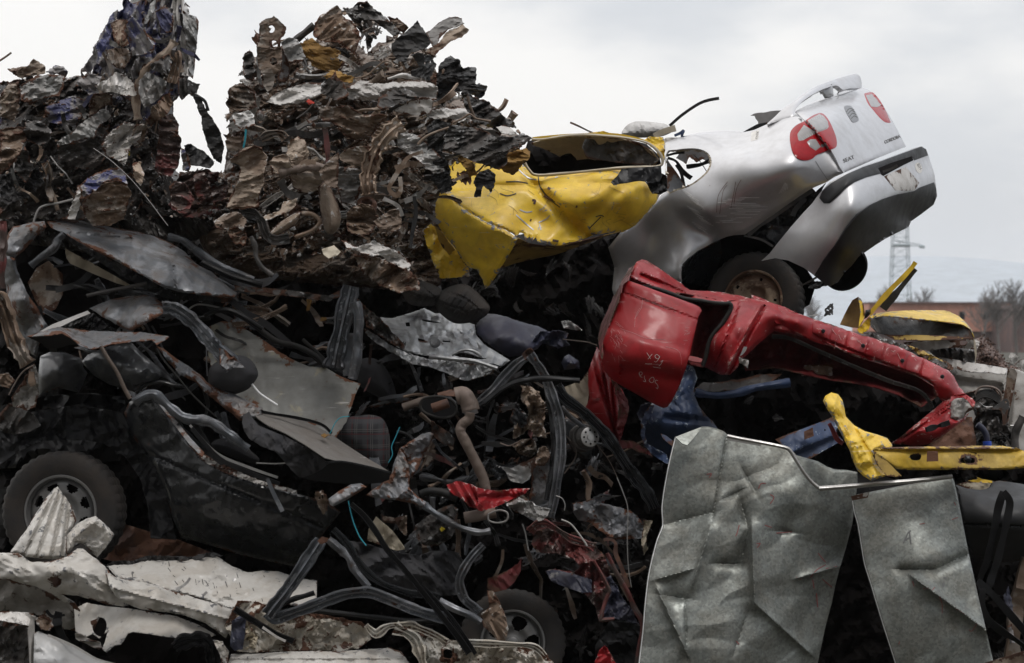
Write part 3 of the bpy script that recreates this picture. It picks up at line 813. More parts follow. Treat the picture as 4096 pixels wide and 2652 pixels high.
# ================================================================ silver car, tail up
T = thing('silver_car', 'silver saloon car tail up on the pile with its rear bumper hanging off', 'car', 'D', 900, 1400, 13)
def crease(x, y):
    # shoulder line from (470,905) to (1010,615): shade falls below it
    d = (y - (905 - (x - 470) * .537)); a = 1 / (1 + np.exp(-(x - 420) / 60.)) * 1 / (1 + np.exp((x - 1120) / 60.))
    b = .045 * a * np.log1p(np.exp(d / 22.)) / 3.2 * np.exp(-np.maximum(d, 0) / 260.)
    dent = .05 * np.exp(-(((x - 420) * .8 + (y - 960) * .6) / 170.) ** 2 - ((-(x - 420) * .6 + (y - 960) * .8) / 60.) ** 2)
    return b + dent
body = sheet('quarter_panel', 'D', [(-98, 1086), (-22, 992), (60, 930), (190, 800), (236, 760), (236, 470), (300, 445), (385, 428), (470, 420), (560, 415), (690, 414), (760, 395), (835, 362), (900, 340), (985, 318), (1020, 320), (1048, 338),
      (1085, 370), (1125, 420), (1165, 470), (1205, 515), (1235, 570), (1262, 620), (1280, 650), (1230, 672), (1185, 702), (1130, 725), (1085, 745), (960, 830), (820, 930), (705, 1010), (640, 1014), (600, 1022), (520, 1055), (430, 1105), (370, 1150), (337, 1185), (330, 1240), (332, 1290), (250, 1290), (60, 1300), (-20, 1360), (-56, 1403), (-75, 1330), (-62, 1200)],
      M['silver'], T, ctl=[(100, 1240, 13.25), (-60, 1000, 13.05), (240, 800, 13.05), (240, 460, 13.4), (400, 430, 13.42), (550, 430, 13.45), (700, 425, 13.42), (900, 350, 13.3), (1040, 340, 13.12),
      (560, 520, 13.12), (700, 540, 12.98), (560, 700, 12.93), (760, 700, 12.86), (900, 480, 12.98), (1150, 520, 12.98), (1270, 640, 12.94), (1000, 620, 12.82), (470, 900, 12.92), (1000, 780, 12.93), (800, 930, 12.98), (640, 1005, 13.0), (420, 1000, 13.03),
      (340, 1200, 12.98), (150, 1000, 13.18), (1180, 690, 12.95), (330, 850, 12.98)],
      holes=[[(236.5, 530), (300, 508), (400, 500), (470, 515), (502, 545), (510, 590), (490, 645), (440, 692), (380, 732), (300, 758), (236.5, 770)]] if False else [[(240, 540), (300, 512), (400, 503), (465, 517), (500, 548), (508, 590), (488, 642), (440, 688), (380, 727), (310, 750), (243, 757)]],
      extra=crease, sp=11, th=.006, ew=.006, roll=(14, .02))
sheet('window_seal', 'D', [(236, 520), (300, 500), (400, 491), (470, 506), (512, 545), (521, 592), (500, 650), (448, 700), (385, 740), (300, 768), (238, 775)], M['cream'], T,
      holes=[[(243, 545), (300, 520), (400, 511), (460, 524), (492, 550), (499, 590), (480, 636), (435, 680), (378, 718), (305, 742), (246, 748)]], depth=lambda X, Y: on(body, -.012)(X, Y), sp=7, th=.02)
sheet('inner_panel', 'D', [(245, 560), (262, 590), (300, 640), (352, 720), (330, 760), (250, 770)], M['greycar'], T, Y=13.35, tilt=(.3, .2), sp=8)
for i, (p, w_) in enumerate([([(250, 560), (300, 580), (340, 640), (390, 680)], 22), ([(300, 600), (330, 650), (350, 740)], 14), ([(500, 575), (440, 600), (360, 612)], 26), ([(400, 540), (440, 580), (480, 640)], 5), ([(240, 548), (300, 532), (350, 528)], 14)]):
    sweep('broken_trim', 'D', p, w_, M['black'], 'flat', T, Y=13.5 - .04 * i, cr=.4, tw=.6)
sheet('far_window_frame', 'D', [(330, 512), (480, 515), (520, 560), (500, 590), (455, 570), (420, 590), (380, 560), (360, 600), (330, 580), (300, 560)], M['greycar'], T, Y=14.2, sp=8, rag=4)
# rear face
gate = sheet('tailgate', 'D', [(1048, 334), (1000, 288), (1060, 255), (1180, 212), (1290, 176), (1390, 148), (1430, 160), (1470, 192), (1520, 262), (1570, 342), (1610, 415), (1650, 494), (1560, 530), (1480, 562), (1380, 606), (1284, 648),
      (1262, 616), (1240, 568), (1209, 513), (1170, 466), (1129, 414), (1088, 364)],
      M['silver'], T, ctl=[(1000, 290, 13.35), (1200, 208, 13.9), (1390, 150, 14.5), (1440, 175, 14.42), (1060, 330, 13.12), (1240, 300, 13.45), (1440, 260, 14.1), (1150, 440, 12.98), (1340, 420, 13.4), (1600, 410, 14.1), (1230, 540, 12.96), (1284, 640, 12.95), (1420, 560, 13.35), (1560, 500, 13.8), (1645, 490, 14.1)],
      sp=10, th=.006, ew=.006, roll=(8, .02))
deck = sheet('boot_lid', 'D', [(835, 364), (900, 330), (985, 290), (1080, 244), (1200, 196), (1290, 160), (1392, 146), (1290, 180), (1180, 216), (1060, 259), (1002, 290), (1040, 330), (985, 322), (900, 343)], M['silver'], T,
      ctl=[(835, 364, 13.35), (1000, 310, 13.33), (1390, 147, 14.52), (1200, 200, 14.0), (1040, 328, 13.15), (950, 310, 13.6), (1100, 236, 14.0)], sp=8, th=.006, ew=.006)
# bumper cover
bump_ = sheet('bumper', 'D', [(800, 1165), (850, 1120), (900, 1055), (970, 970), (1040, 890), (1100, 825), (1140, 770), (1200, 705), (1290, 652), (1400, 605), (1500, 575), (1620, 532), (1700, 503), (1742, 492), (1768, 510), (1780, 542), (1800, 600), (1818, 660),
      (1826, 720), (1832, 780), (1812, 835), (1740, 890), (1680, 932), (1664, 966), (1580, 1002), (1480, 1066), (1372, 1140), (1330, 1195), (1290, 1232), (1250, 1290), (1205, 1314), (1160, 1288), (1110, 1250), (1050, 1205), (960, 1163), (880, 1148)],
      M['silver'], T, ctl=[(800, 1165, 12.98), (900, 1060, 12.9), (1040, 900, 12.83), (1140, 780, 12.80), (1000, 1120, 12.80), (1110, 1240, 12.78), (1180, 960, 12.66), (1210, 1290, 12.78), (1230, 740, 12.68), (1300, 665, 12.70), (1330, 860, 12.56), (1290, 1100, 12.66), (1290, 1220, 12.85),
      (1450, 640, 12.88), (1450, 850, 12.72), (1450, 1000, 12.86), (1600, 570, 13.25), (1600, 760, 13.05), (1600, 960, 13.25), (1740, 500, 13.7), (1700, 740, 13.35), (1820, 660, 13.85), (1820, 800, 13.9), (1680, 920, 13.6), (1790, 560, 13.95)],
      sp=10, th=.008, ew=.006)
bd = on(bump_, .016)
bd2 = on(bump_, .022)
sheet('black_trim', 'D', [(1140, 795), (1160, 752), (1210, 708), (1300, 655), (1400, 612), (1500, 580), (1620, 536), (1740, 494), (1768, 510), (1780, 545), (1700, 575), (1692, 560), (1680, 552), (1560, 592), (1488, 622), (1505, 650), (1420, 672), (1350, 700), (1290, 740), (1240, 790), (1200, 825), (1165, 826)],
      M['blackplastic'], T, depth=bd2, sp=8, th=.02, roll=(10, .014), label='black rubbing strip')
sheet('lower_valance', 'D', [(1110, 1250), (1160, 1170), (1230, 1078), (1300, 975), (1370, 890), (1440, 838), (1520, 800), (1600, 775), (1700, 756), (1730, 735), (1815, 704), (1828, 745), (1832, 785), (1812, 835), (1740, 890), (1680, 932), (1664, 966), (1580, 1002), (1480, 1066), (1372, 1140), (1330, 1195), (1290, 1232), (1250, 1290), (1205, 1314), (1160, 1290)],
      M['blackplastic'], T, depth=bd, sp=9, th=.012, cr=(.004, 80), label='black lower bumper')
sheet('plate_recess_shade', 'D', [(1486, 620), (1560, 590), (1684, 550), (1694, 574), (1640, 600), (1580, 632), (1520, 664), (1506, 654)], M['core'], T, depth=on(bump_, .010), sp=7, th=.006)  # flat black decal paints the shade of the recess
sweep('lamp_socket', 'D', [(1515, 640), (1560, 625), (1600, 605)], 16, M['s_dark'], 'flat', T, Y=12.75, cr=.4)
sheet('number_plate_area', 'D', [(1522, 668), (1580, 640), (1650, 612), (1700, 672), (1728, 706), (1700, 752), (1590, 752), (1560, 715)], M['s_white'], T, depth=on(bump_, .004), sp=9, th=.004, tilt=(.1, 0))
sheet('sticker', 'D', [(1712, 590), (1728, 590), (1742, 612), (1744, 638), (1730, 650), (1714, 638), (1705, 612)], M['tape'], T, depth=on(bump_, .006), sp=5, th=.001, sm=1)
lettering('sticker_letters', 'BIH', 'D', (1713, 598), (12, 22), (20, -12), M['ink'], [bump_], T, off=.0085, th=.0005)
sheet('side_notch', 'D', [(1795, 755), (1825, 745), (1830, 790), (1812, 830), (1796, 815)], M['core'], T, depth=on(bump_, .014), sp=8, th=.01)
# lamps
lampd = lambda off: on([body, gate], off)
t1 = sheet('tail_lamp', 'D', [(1055, 343), (1100, 312), (1140, 297), (1165, 302), (1195, 335), (1222, 390), (1242, 450), (1240, 495), (1205, 511), (1130, 540), (1100, 565), (1060, 575), (1015, 562), (985, 525), (970, 470), (968, 425), (978, 395), (1010, 365)], M['lampred'], T, depth=lampd(.012), sp=7, th=.012, sm=1, roll=(9, .004), label='red and clear tail lamp on the near side')
td = on(t1, .004)
for pts, mt in (([(1062, 345), (1140, 302), (1165, 312), (1190, 345), (1198, 385), (1130, 412)], 'lampclear'), ([(1012, 420), (1050, 365), (1125, 412), (1050, 455), (1018, 462)], 'lampclear'), ([(1068, 466), (1090, 450), (1120, 450), (1150, 495), (1120, 518), (1085, 495)], 'lampclear'), ([(1120, 455), (1150, 478), (1185, 482), (1160, 502)], 'ink')):
    sheet('lens', 'D', pts, M[mt], t1, depth=td, sp=6, th=.003, roll=(5, .004))
stroke('lamp_gap', 'D', [[(1058, 345), (1100, 385), (1150, 445), (1195, 512)]], 5, M['ink'], t1, t1, .006)
stroke('lens_ribs', 'D', [[(1075 + i * 12, 340 - i * 4), (1138 + i * 7, 405 - i * 3)] for i in range(8)] + [[(1022 + i * 11, 425 - i * 6), (1048 + i * 11, 452 - i * 5)] for i in range(7)], 2, M['steel'], t1, t1, .010)
t2 = sheet('tail_lamp', 'D', [(1405, 188), (1420, 178), (1450, 174), (1475, 195), (1505, 235), (1535, 290), (1558, 345), (1562, 353), (1530, 352), (1495, 325), (1455, 278), (1425, 240)], M['lampred'], T, depth=on(gate, .012), sp=6, th=.012, sm=1, roll=(6, .012), label='tail lamp on the far side')
sheet('lens', 'D', [(1414, 192), (1448, 186), (1475, 215), (1505, 250), (1480, 262), (1445, 258)], M['lampclear'], t2, depth=on(t2, .004), sp=5, th=.003)
bdg = sheet('badge', 'D', [(1288, 258), (1310, 252), (1330, 258), (1350, 285), (1372, 330), (1365, 345), (1340, 350), (1325, 335), (1300, 295)], M['chrome'], T, depth=on(gate, .010), sp=5, th=.008, sm=1)
stroke('badge_lines', 'D', [[(1300, 290), (1318, 270), (1345, 278)], [(1308, 302), (1330, 282), (1352, 292)], [(1318, 318), (1336, 298), (1358, 306)], [(1328, 330), (1345, 314), (1366, 322)]], 5, M['ink'], bdg, bdg, .004)
lettering('lettering', 'SEAT', 'D', (1284, 588), (24.5, -9.5), (7, 26), M['chrome'], [gate], T, off=.006, th=.004, space=1.08, bold=.012) if False else None
lettering('lettering', 'SEAT', 'D', (1286, 588), (27, -11), (-11, -29), M['ink'], [gate], T, off=.006, th=.004, space=1.08, bold=.012)
lettering('lettering', 'CORDOBA', 'D', (1527, 476), (18.5, -7.5), (-8, -24), M['ink'], [gate], T, off=.008, th=.006, bold=.03)
lettering('tape_text', 'EVIDE', 'D', (764, 447), (3.5, -17), (17, 3), M['ink'], [body], T, off=.006, th=.0005)
sheet('evidence_tape', 'D', [(742, 408), (785, 395), (784, 440), (778, 452), (740, 462)], M['tape'], T, depth=on(body, .003), sp=6, th=.0008)
# scratches
rs = random.Random(3); sc_ = []
for i in range(20):
    a = 560 + i * 24; x = 330 + (i % 8) * 8 + i * 4; y = 745 + i * 12
    sc_.append([(x, y), (x + 30, y + 10 + rs.uniform(0, 8)), (x + 62 + rs.uniform(-12, 12), y + 34)])
for i in range(17):
    y = 795 + i * 9; x = 470 + rs.uniform(0, 210); sc_.append([(x, y), (x + rs.uniform(60, 190), y - 2)])
for i in range(5): sc_.append([(905 + i * 12, 770 - i * 6), (940 + i * 3, 705 + i * 2)])
stroke('scratches', 'D', sc_, 2.2, M['scratch'], body, T, .002)
stroke('rust_runs', 'D', [[(538, 880), (548, 780), (602, 700)], [(556, 890), (575, 760), (600, 720)], [(622, 855), (640, 760), (650, 700)], [(640, 830), (655, 740), (682, 688)], [(452, 900), (448, 860)], [(494, 890), (498, 720)]], 2.4, M['s_rust'], body, T, .002)
stroke('panel_gap', 'D', [[(1118, 578), (1150, 630), (1190, 690)]], 2.4, M['ink'], body, T, .002)
# spoiler
sheet('spoiler', 'D', [(835, 362), (880, 318), (925, 275), (1000, 222), (1060, 178), (1130, 138), (1220, 104), (1290, 82), (1350, 68), (1374, 76), (1386, 100), (1388, 146), (1355, 150), (1318, 152), (1284, 160), (1268, 152), (1240, 135), (1180, 150), (1130, 172), (1070, 208), (1025, 245), (998, 285), (984, 316), (915, 338)],
      M['silver'], T, ctl=[(835, 362, 13.32), (985, 310, 13.30), (925, 285, 13.38), (1130, 140, 13.75), (1120, 176, 13.62), (1350, 70, 14.3), (1385, 140, 14.25), (1270, 150, 14.0), (1220, 104, 14.02)], sp=7, th=.03, sm=1, ew=.003, roll=(8, .012))
sheet('spoiler_support', 'D', [(1140, 170), (1215, 125), (1222, 160), (1226, 198), (1200, 206), (1172, 212), (1160, 190)], M['silver'], T, Y=13.9, tilt=(.6, 0), sp=6, th=.03, roll=(8, .02))
sheet('spoiler_support', 'D', [(1262, 150), (1275, 145), (1256, 180), (1245, 185)], M['silver'], T, Y=14.1, sp=6, th=.02)
# wheel and underside
ctr = W(2500 + 768 * .6813, 250 + 1400 * .6813, 13.22)
wheel(None, ctr, (-.30, -.93, .12), .292, .19, M['rustrim'], 'plain', T)
sheet('wheel_arch', 'D', [(335, 1190), (420, 1105), (520, 1055), (640, 1010), (705, 1005), (860, 1060), (960, 1150), (1060, 1210), (1120, 1300), (1080, 1420), (900, 1520), (500, 1480), (330, 1400)], M['core'], T, Y=13.62, sp=18, cr=(.05, 60), roll=(60, -.45))
sheet('inner_sill', 'D', [(335, 1200), (420, 1110), (560, 1045), (570, 1120), (530, 1250), (520, 1330), (400, 1300), (332, 1290)], M['darkcar'], T, ctl=[(335, 1200, 13.0), (560, 1045, 13.05), (520, 1300, 13.5), (350, 1290, 13.2), (480, 1150, 13.3)], sp=9, cr=(.01, 60))
sheet('crash_bar', 'D', [(690, 1015), (760, 960), (900, 865), (1040, 765), (1090, 735), (1120, 760), (1180, 705), (1150, 770), (1060, 880), (980, 960), (900, 1060), (870, 1085), (800, 1055)], M['black'], T, Y=13.3, sp=9, cr=(.04, 45), rag=4)
sweep('bumper_beam', 'D', [(720, 1010), (880, 890), (1000, 810), (1100, 750)], 34, M['s_dark'], 'box', T, Y=13.15, cr=.35)
sheet('liner', 'D', [(800, 1000), (860, 960), (985, 965), (940, 1020), (880, 1060)], M['darkcar'], T, Y=13.2, sp=9, cr=(.02, 40))
for p, w_ in (([(700, 1015), (800, 1040), (870, 1080)], 10), ([(1030, 1310), (1075, 1290), (1160, 1240)], 14), ([(985, 900), (1010, 850), (1060, 800)], 26)):
    sweep('strut', 'D', p, w_, M['s_dark'], 'flat', T, Y=13.1, cr=.4)
sheet('torn_liner', 'D', [(1075, 1325), (1100, 1290), (1180, 1280), (1240, 1290), (1220, 1300), (1160, 1315), (1120, 1332)], M['black'], T, Y=13.0, sp=6, rag=4, cr=(.02, 30))
sheet('underbody', 'D', [(930, 1160), (1110, 1240), (1290, 1180), (1480, 1060), (1664, 966), (1690, 900), (1500, 850), (1200, 900), (1000, 1040)], M['black'], T, Y=13.6, sp=16, cr=(.08, 60), roll=(50, .5))
lathe('spare_wheel_well', [(.13, .03), (.15, .0), (.15, -.10), (.13, -.14), (.001, -.14)], M['core'], T, W(2500 + 1290 * .6813, 250 + 1205 * .6813, 13.5), (.2, -.9, -.3), 40)
sheet('roof', 'D', [(235, 470), (300, 445), (385, 430), (470, 421), (600, 415), (690, 413), (670, 404), (560, 402), (440, 412), (380, 424), (330, 436), (260, 452)], M['silver'], T, Y=13.9, sp=7, tilt=(0, 2))
sheet('rear_window', 'D', [(690, 410), (720, 392), (775, 362), (835, 350), (835, 364), (760, 396)], M['darkcar'], T, Y=13.75, sp=7)
gl = sheet('broken_glass', 'D', [(733, 310), (760, 298), (850, 285), (935, 276), (900, 310), (850, 355), (780, 368), (782, 350), (765, 330), (760, 315)], M['lampclear'], T, Y=13.95, sp=7, rag=3)
# things standing behind it
sheet('airbag', 'D', [(-20, 420), (0, 380), (40, 352), (95, 344), (180, 352), (240, 362), (262, 380), (300, 392), (230, 430), (150, 440), (30, 440)], flatm('airbag_cloth', (.5, .49, .48), .8), Y=13.9, cr=(.05, 70), sm=1, roll=(20, .08), label='crumpled white airbag lying behind the yellow car roof', cat='airbag')
sweep('wiper_rail', 'D', [(262, 372), (330, 312), (420, 250), (480, 224), (552, 210)], 17, M['rubber'], 'box', Y=13.7, cr=.08, label='black curved rubber rail sticking up against the sky', cat='trim strip')
sweep('tan_strut', 'D', [(170, 432), (230, 405), (296, 385)], 34, M['cream'], 'box', Y=13.5, cr=.1, label='tan padded strut lying beside the white airbag', cat='strut')
sweep('bent_bracket', 'D', [(290, 430), (330, 412), (345, 400), (335, 435), (380, 440)], 16, M['blue'], 'flat', Y=13.45, cr=.4, label='small bent blue bracket at the end of the tan strut', cat='bracket')
sheet('white_trim', 'D', [(225, 470), (240, 442), (320, 440), (380, 430), (360, 455), (300, 490), (235, 512)], M['s_white'], Y=13.6, sm=1, sp=7, cr=(.01, 40), label='smooth white trim panel beside the silver car quarter window', cat='panel')

# ================================================================ crushed yellow car
T = thing('yellow_car', 'crushed yellow car body jammed between the shredded heap and the silver car', 'car', 'C', 900, 1200, 12.5)
def yr(x, y):
    z = 0
    # horizontal shoulder crease and diagonal dents
    d = y - (600 - (x - 240) * .03); z = z + .02 * np.exp(-(d / 22.) ** 2)
    d = (y - 640) - (x - 880) * .95; z = z + .07 * np.exp(-(d / 55.) ** 2) * (1 / (1 + np.exp(-(x - 800) / 40)))
    d = (y - 900) - (x - 1100) * -.9; z = z + .04 * np.exp(-(d / 60.) ** 2)
    return z
sheet('door_skin', 'C', [(235, 560), (260, 380), (450, 400), (620, 470), (745, 430), (790, 480), (862, 518), (1000, 506), (1150, 494), (1300, 480), (1420, 468), (1480, 500), (1600, 560), (1700, 640), (1660, 705), (1600, 780), (1520, 860), (1440, 905), (1340, 905), (1240, 925), (1120, 965), (1015, 995), (950, 998),
      (900, 975), (860, 970), (845, 935), (820, 965), (800, 930), (775, 960), (760, 915), (735, 910), (715, 935), (640, 890), (520, 845), (380, 765), (300, 700), (230, 640)],
      M['yellow'], T, ctl=[(240, 420, 12.5), (250, 560, 12.35), (240, 625, 12.22), (380, 750, 12.12), (640, 880, 12.02), (700, 600, 12.22), (760, 440, 12.35), (860, 520, 12.30), (1150, 500, 12.28), (1400, 480, 12.28), (1680, 650, 12.55), (1440, 890, 12.42), (1250, 910, 12.22), (1000, 985, 12.08), (1000, 700, 12.10), (1250, 700, 12.08), (1500, 640, 12.22), (1150, 850, 12.16), (900, 860, 12.14), (760, 900, 12.08), (500, 680, 12.20), (860, 760, 12.18)],
      extra=yr, cr=((.034, 170), (.008, 60)), an=(25, 2.2), oct=2, rag=2.5, sp=9, ew=.012, roll=(12, .02))
YD = bpy.data.objects['door_skin']
stroke('dark_cracks', 'C', [[(862, 520), (868, 580), (900, 640), (950, 690), (1010, 735)], [(880, 600), (915, 650), (975, 700)], [(600, 640), (650, 655), (710, 640)], [(640, 560), (720, 558), (790, 570)], [(1255, 800), (1290, 790), (1310, 800)], [(1210, 880), (1250, 840), (1290, 800)]], 7, M['s_black'], YD, T, .003)
rs = random.Random(4)
stroke('scratches', 'C', [[(x, y), (x + rs.uniform(-40, 60), y + rs.uniform(5, 40)), (x + rs.uniform(-40, 90), y + rs.uniform(30, 80))] for x, y in [(rs.uniform(330, 1500), rs.uniform(560, 860)) for _ in range(26)]], 2, M['yellowdark'], YD, T, .002)
stroke('bare_scrapes', 'C', [[(710, 785), (770, 840), (830, 890)], [(865, 838), (915, 815), (940, 790)], [(735, 750), (780, 768), (820, 762)], [(870, 850), (880, 890)], [(870, 755), (905, 735)], [(975, 530), (995, 525)], [(720, 470), (790, 530), (850, 545)]], 8, M['steel'], YD, T, .003)
stroke('stains', 'C', [[(820, 685), (840, 690), (832, 712)], [(925, 600), (945, 610)], [(960, 960), (1000, 968)], [(805, 820), (815, 824)], [(1118, 728), (1130, 732)], [(900, 655), (960, 690)]], 16, M['s_rust'], YD, T, .0025)
sheet('lower_skin', 'C', [(235, 620), (300, 700), (380, 765), (520, 845), (640, 892), (720, 950), (690, 1010), (640, 1090), (590, 1180), (545, 1250), (498, 1295), (480, 1230), (440, 1160), (385, 1150), (340, 1090), (280, 1000), (200, 900), (150, 820), (158, 700), (200, 610)],
      M['yellow'], T, ctl=[(230, 625, 12.21), (380, 762, 12.10), (640, 892, 12.0), (720, 950, 11.98), (155, 780, 12.22), (300, 1000, 12.16), (400, 1130, 12.17), (500, 1280, 12.2), (600, 1160, 12.12), (400, 900, 12.10), (520, 1000, 12.10), (640, 1060, 12.06)],
      cr=((.022, 120), (.006, 50)), an=(40, 2), oct=2, rag=2, sp=9, ew=.012, roll=(10, .02))
sheet('wing', 'C', [(120, 850), (200, 900), (280, 1000), (345, 1090), (385, 1150), (392, 1205), (300, 1215), (190, 1225), (120, 1060), (66, 890)], M['yellow'], T, Y=12.36, tilt=(-.2, .1), cr=(.04, 70), sp=9, rag=3, seed=5)
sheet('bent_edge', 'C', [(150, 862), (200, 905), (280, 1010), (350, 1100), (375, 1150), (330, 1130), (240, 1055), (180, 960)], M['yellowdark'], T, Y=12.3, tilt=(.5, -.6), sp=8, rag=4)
sheet('underside', 'C', [(722, 945), (800, 985), (900, 1000), (1015, 1000), (1200, 955), (1430, 900), (1300, 940), (1150, 1000), (980, 1060), (850, 1085), (700, 1120), (600, 1155), (650, 1060)], M['yellowdark'], T, ctl=[(722, 945, 12.08), (1015, 1000, 12.14), (1430, 905, 12.45), (980, 1060, 12.55), (640, 1130, 12.5), (850, 1085, 12.6)], sp=10, cr=(.01, 60))  # darker yellow paints in the shadow under the door
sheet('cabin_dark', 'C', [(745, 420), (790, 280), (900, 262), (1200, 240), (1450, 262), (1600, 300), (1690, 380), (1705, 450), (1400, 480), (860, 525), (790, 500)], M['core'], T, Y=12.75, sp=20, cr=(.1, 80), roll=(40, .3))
sheet('roof_lining', 'C', [(810, 300), (900, 268), (1100, 248), (1330, 250), (1440, 268), (1550, 300), (1640, 350), (1690, 410), (1660, 450), (1560, 435), (1450, 430), (1330, 415), (1200, 405), (1120, 412), (1020, 395), (920, 345), (840, 318)], M['cream'], T, ctl=[(810, 300, 12.45), (1100, 250, 12.5), (1440, 270, 12.45), (1690, 410, 12.45), (1560, 435, 12.7), (1200, 405, 12.75), (920, 345, 12.62), (1300, 330, 12.55)], cr=((.03, 100), (.012, 40)), sp=9, rag=3,
      holes=[[(1213, 340), (1228, 336), (1242, 344), (1230, 354), (1215, 350)]])
sheet('roof_lining', 'C', [(1180, 262), (1340, 252), (1560, 300), (1690, 410), (1640, 448), (1500, 440), (1300, 415), (1200, 400), (1160, 330)], M['s_dark'], T, Y=12.47, cr=((.03, 90), (.012, 40)), sp=9, rag=4)
sweep('window_frame', 'C', [(770, 430), (800, 480), (860, 515), (1100, 497), (1400, 468), (1560, 462), (1690, 452), (1712, 410), (1680, 350), (1600, 290), (1450, 258), (1330, 246), (1180, 238), (1040, 246), (900, 268), (815, 268)], 20, M['cream'], 'hat', T, Y=12.26, cr=.3, k=4)
sweep('window_frame', 'C', [(820, 262), (960, 248), (1110, 236), (1340, 232), (1480, 248), (1600, 285), (1640, 320)], 14, M['yellow'], 'flat', T, Y=12.35, cr=.4)
sheet('roof_edge', 'C', [(1150, 236), (1300, 212), (1400, 232), (1520, 250), (1580, 275), (1620, 250), (1716, 254), (1728, 330), (1722, 420), (1690, 380), (1640, 310), (1540, 268), (1340, 244)], M['yellow'], T, Y=12.4, tilt=(.2, .5), cr=(.03, 50), sp=7, rag=3)
sheet('rubber_block', 'C', [(1358, 560), (1400, 520), (1430, 470), (1560, 462), (1700, 450), (1705, 520), (1690, 560), (1560, 555), (1450, 570), (1380, 582)], M['black'], T, Y=12.1, tilt=(0, .4), cr=(.015, 40), rag=1.5, sp=7, label='black torn rubber on the yellow door')
sheet('dark_joint', 'C', [(1600, 560), (1705, 500), (1740, 520), (1745, 620), (1700, 650), (1640, 640)], M['black'], T, Y=12.4, cr=(.04, 40), sp=9, rag=2)
sweep('loose_strip', 'C', [(1080, 152), (1150, 185), (1230, 222), (1290, 225)], 14, M['s_rust'], 'flat', T, Y=12.45, cr=.5, tw=1)
# ================================================================ red car shell, upside down
T = thing('red_car', 'red car shell lying upside down with an open hatch frame and a hanging panel', 'car', 'N', 900, 1400, 12)
cap = sheet('rear_corner', 'N', [(385, 222), (400, 180), (425, 120), (450, 85), (485, 68), (520, 76), (560, 100), (620, 140), (680, 180), (725, 215), (770, 238), (800, 270), (835, 292), (920, 296), (1000, 300), (1100, 312), (1200, 330), (1260, 348), (1245, 372), (1180, 368), (1130, 366), (1080, 380), (1000, 378), (880, 362), (790, 345),
      (700, 318), (600, 288), (545, 262), (480, 252)],
      M['redchip'], T, ctl=[(385, 222, 11.85), (425, 120, 11.9), (485, 68, 12.1), (680, 180, 12.15), (830, 292, 12.15), (1000, 300, 12.2), (1250, 350, 12.2), (1130, 372, 12.0), (790, 345, 12.0), (545, 262, 11.88), (620, 200, 11.98), (900, 330, 12.02)],
      extra=lambda x, y: .05 * np.exp(-(((y - (190 + (x - 500) * .42))) / 16.) ** 2) * (x > 470) * (x < 800) - .02 * np.exp(-(((y - (235 + (x - 500) * .42))) / 14.) ** 2), cr=(.008, 60), rag=2, sp=7, ew=.008, roll=(12, .03))
sheet('gutter', 'N', [(500, 215), (530, 196), (600, 215), (700, 265), (790, 320), (780, 335), (700, 305), (600, 280), (545, 258), (520, 245)], M['black'], T, depth=on(cap, -.005), sp=7) if False else None
sheet('side_edge', 'N', [(425, 115), (400, 180), (385, 222), (350, 250), (345, 262), (310, 380), (280, 460), (240, 560), (205, 660), (195, 790), (180, 760), (165, 640), (185, 540), (240, 420), (290, 320), (340, 220), (390, 130)], M['darkred'], T, ctl=[(425, 115, 11.9), (345, 262, 11.75), (205, 660, 11.7), (165, 640, 12.0), (290, 320, 12.05), (390, 130, 12.1)], sp=7, rag=3, cr=(.01, 40))
pan = sheet('hanging_panel', 'N', [(345, 262), (352, 238), (385, 221), (480, 254), (600, 298), (740, 348), (880, 400), (905, 415), (919, 440), (895, 482), (878, 560), (855, 650), (832, 760), (800, 870), (760, 970), (725, 1050), (695, 1105), (668, 1140), (640, 1146), (590, 1125), (540, 1100), (420, 1030), (300, 962), (240, 910), (208, 868), (192, 800), (192, 740), (205, 660), (240, 560), (280, 460)],
      M['red'], T, ctl=[(345, 255, 11.78), (600, 298, 11.74), (900, 410, 11.78), (280, 460, 11.72), (560, 480, 11.66), (890, 490, 11.72), (205, 660, 11.70), (420, 620, 11.58), (560, 660, 11.57), (840, 740, 11.62), (600, 820, 11.56), (260, 850, 11.66), (420, 900, 11.60), (740, 870, 11.58), (640, 1000, 11.66), (540, 1095, 11.78), (650, 1140, 11.74), (230, 900, 11.76), (760, 980, 11.66)],
      extra=lambda x, y: -.018 / (1 + np.exp(-((y - (590 + (x - 300) * .30)) / 10.))) + .010 * np.exp(-(((y - (330 + (x - 400) * .36))) / 9.) ** 2) + .035 * np.exp(-((y - (900 + (x - 500) * .15)) / 60.) ** 2) * (x > 330),
      cr=(.004, 90), sp=8, ew=.004, roll=(10, .02))
stroke('chalk_mark', 'N', [[(520, 744), (534, 765), (548, 790)], [(560, 754), (543, 775), (529, 792)], [(613, 772), (595, 758), (580, 768), (588, 785), (606, 788), (614, 772), (600, 800), (585, 812), (574, 806)],
      [(621, 812), (637, 800)], [(637, 800), (625, 825), (608, 842)], [(566, 848), (594, 852), (622, 857)], [(508, 824), (532, 826), (558, 826)],
      [(464, 888), (480, 884), (488, 896), (478, 908), (466, 902), (466, 890), (472, 915), (488, 924)], [(508, 938), (512, 955), (494, 950)], [(512, 955), (503, 925), (505, 912)],
      [(548, 930), (565, 922), (574, 940), (564, 960), (546, 958), (538, 942), (548, 930)], [(600, 948), (585, 944), (582, 960), (596, 975), (602, 990), (598, 1006), (588, 998)]], 2.8, M['chalk'], pan, T, .003, label='white chalk numbers written upside down')
rs = random.Random(5); L_ = []
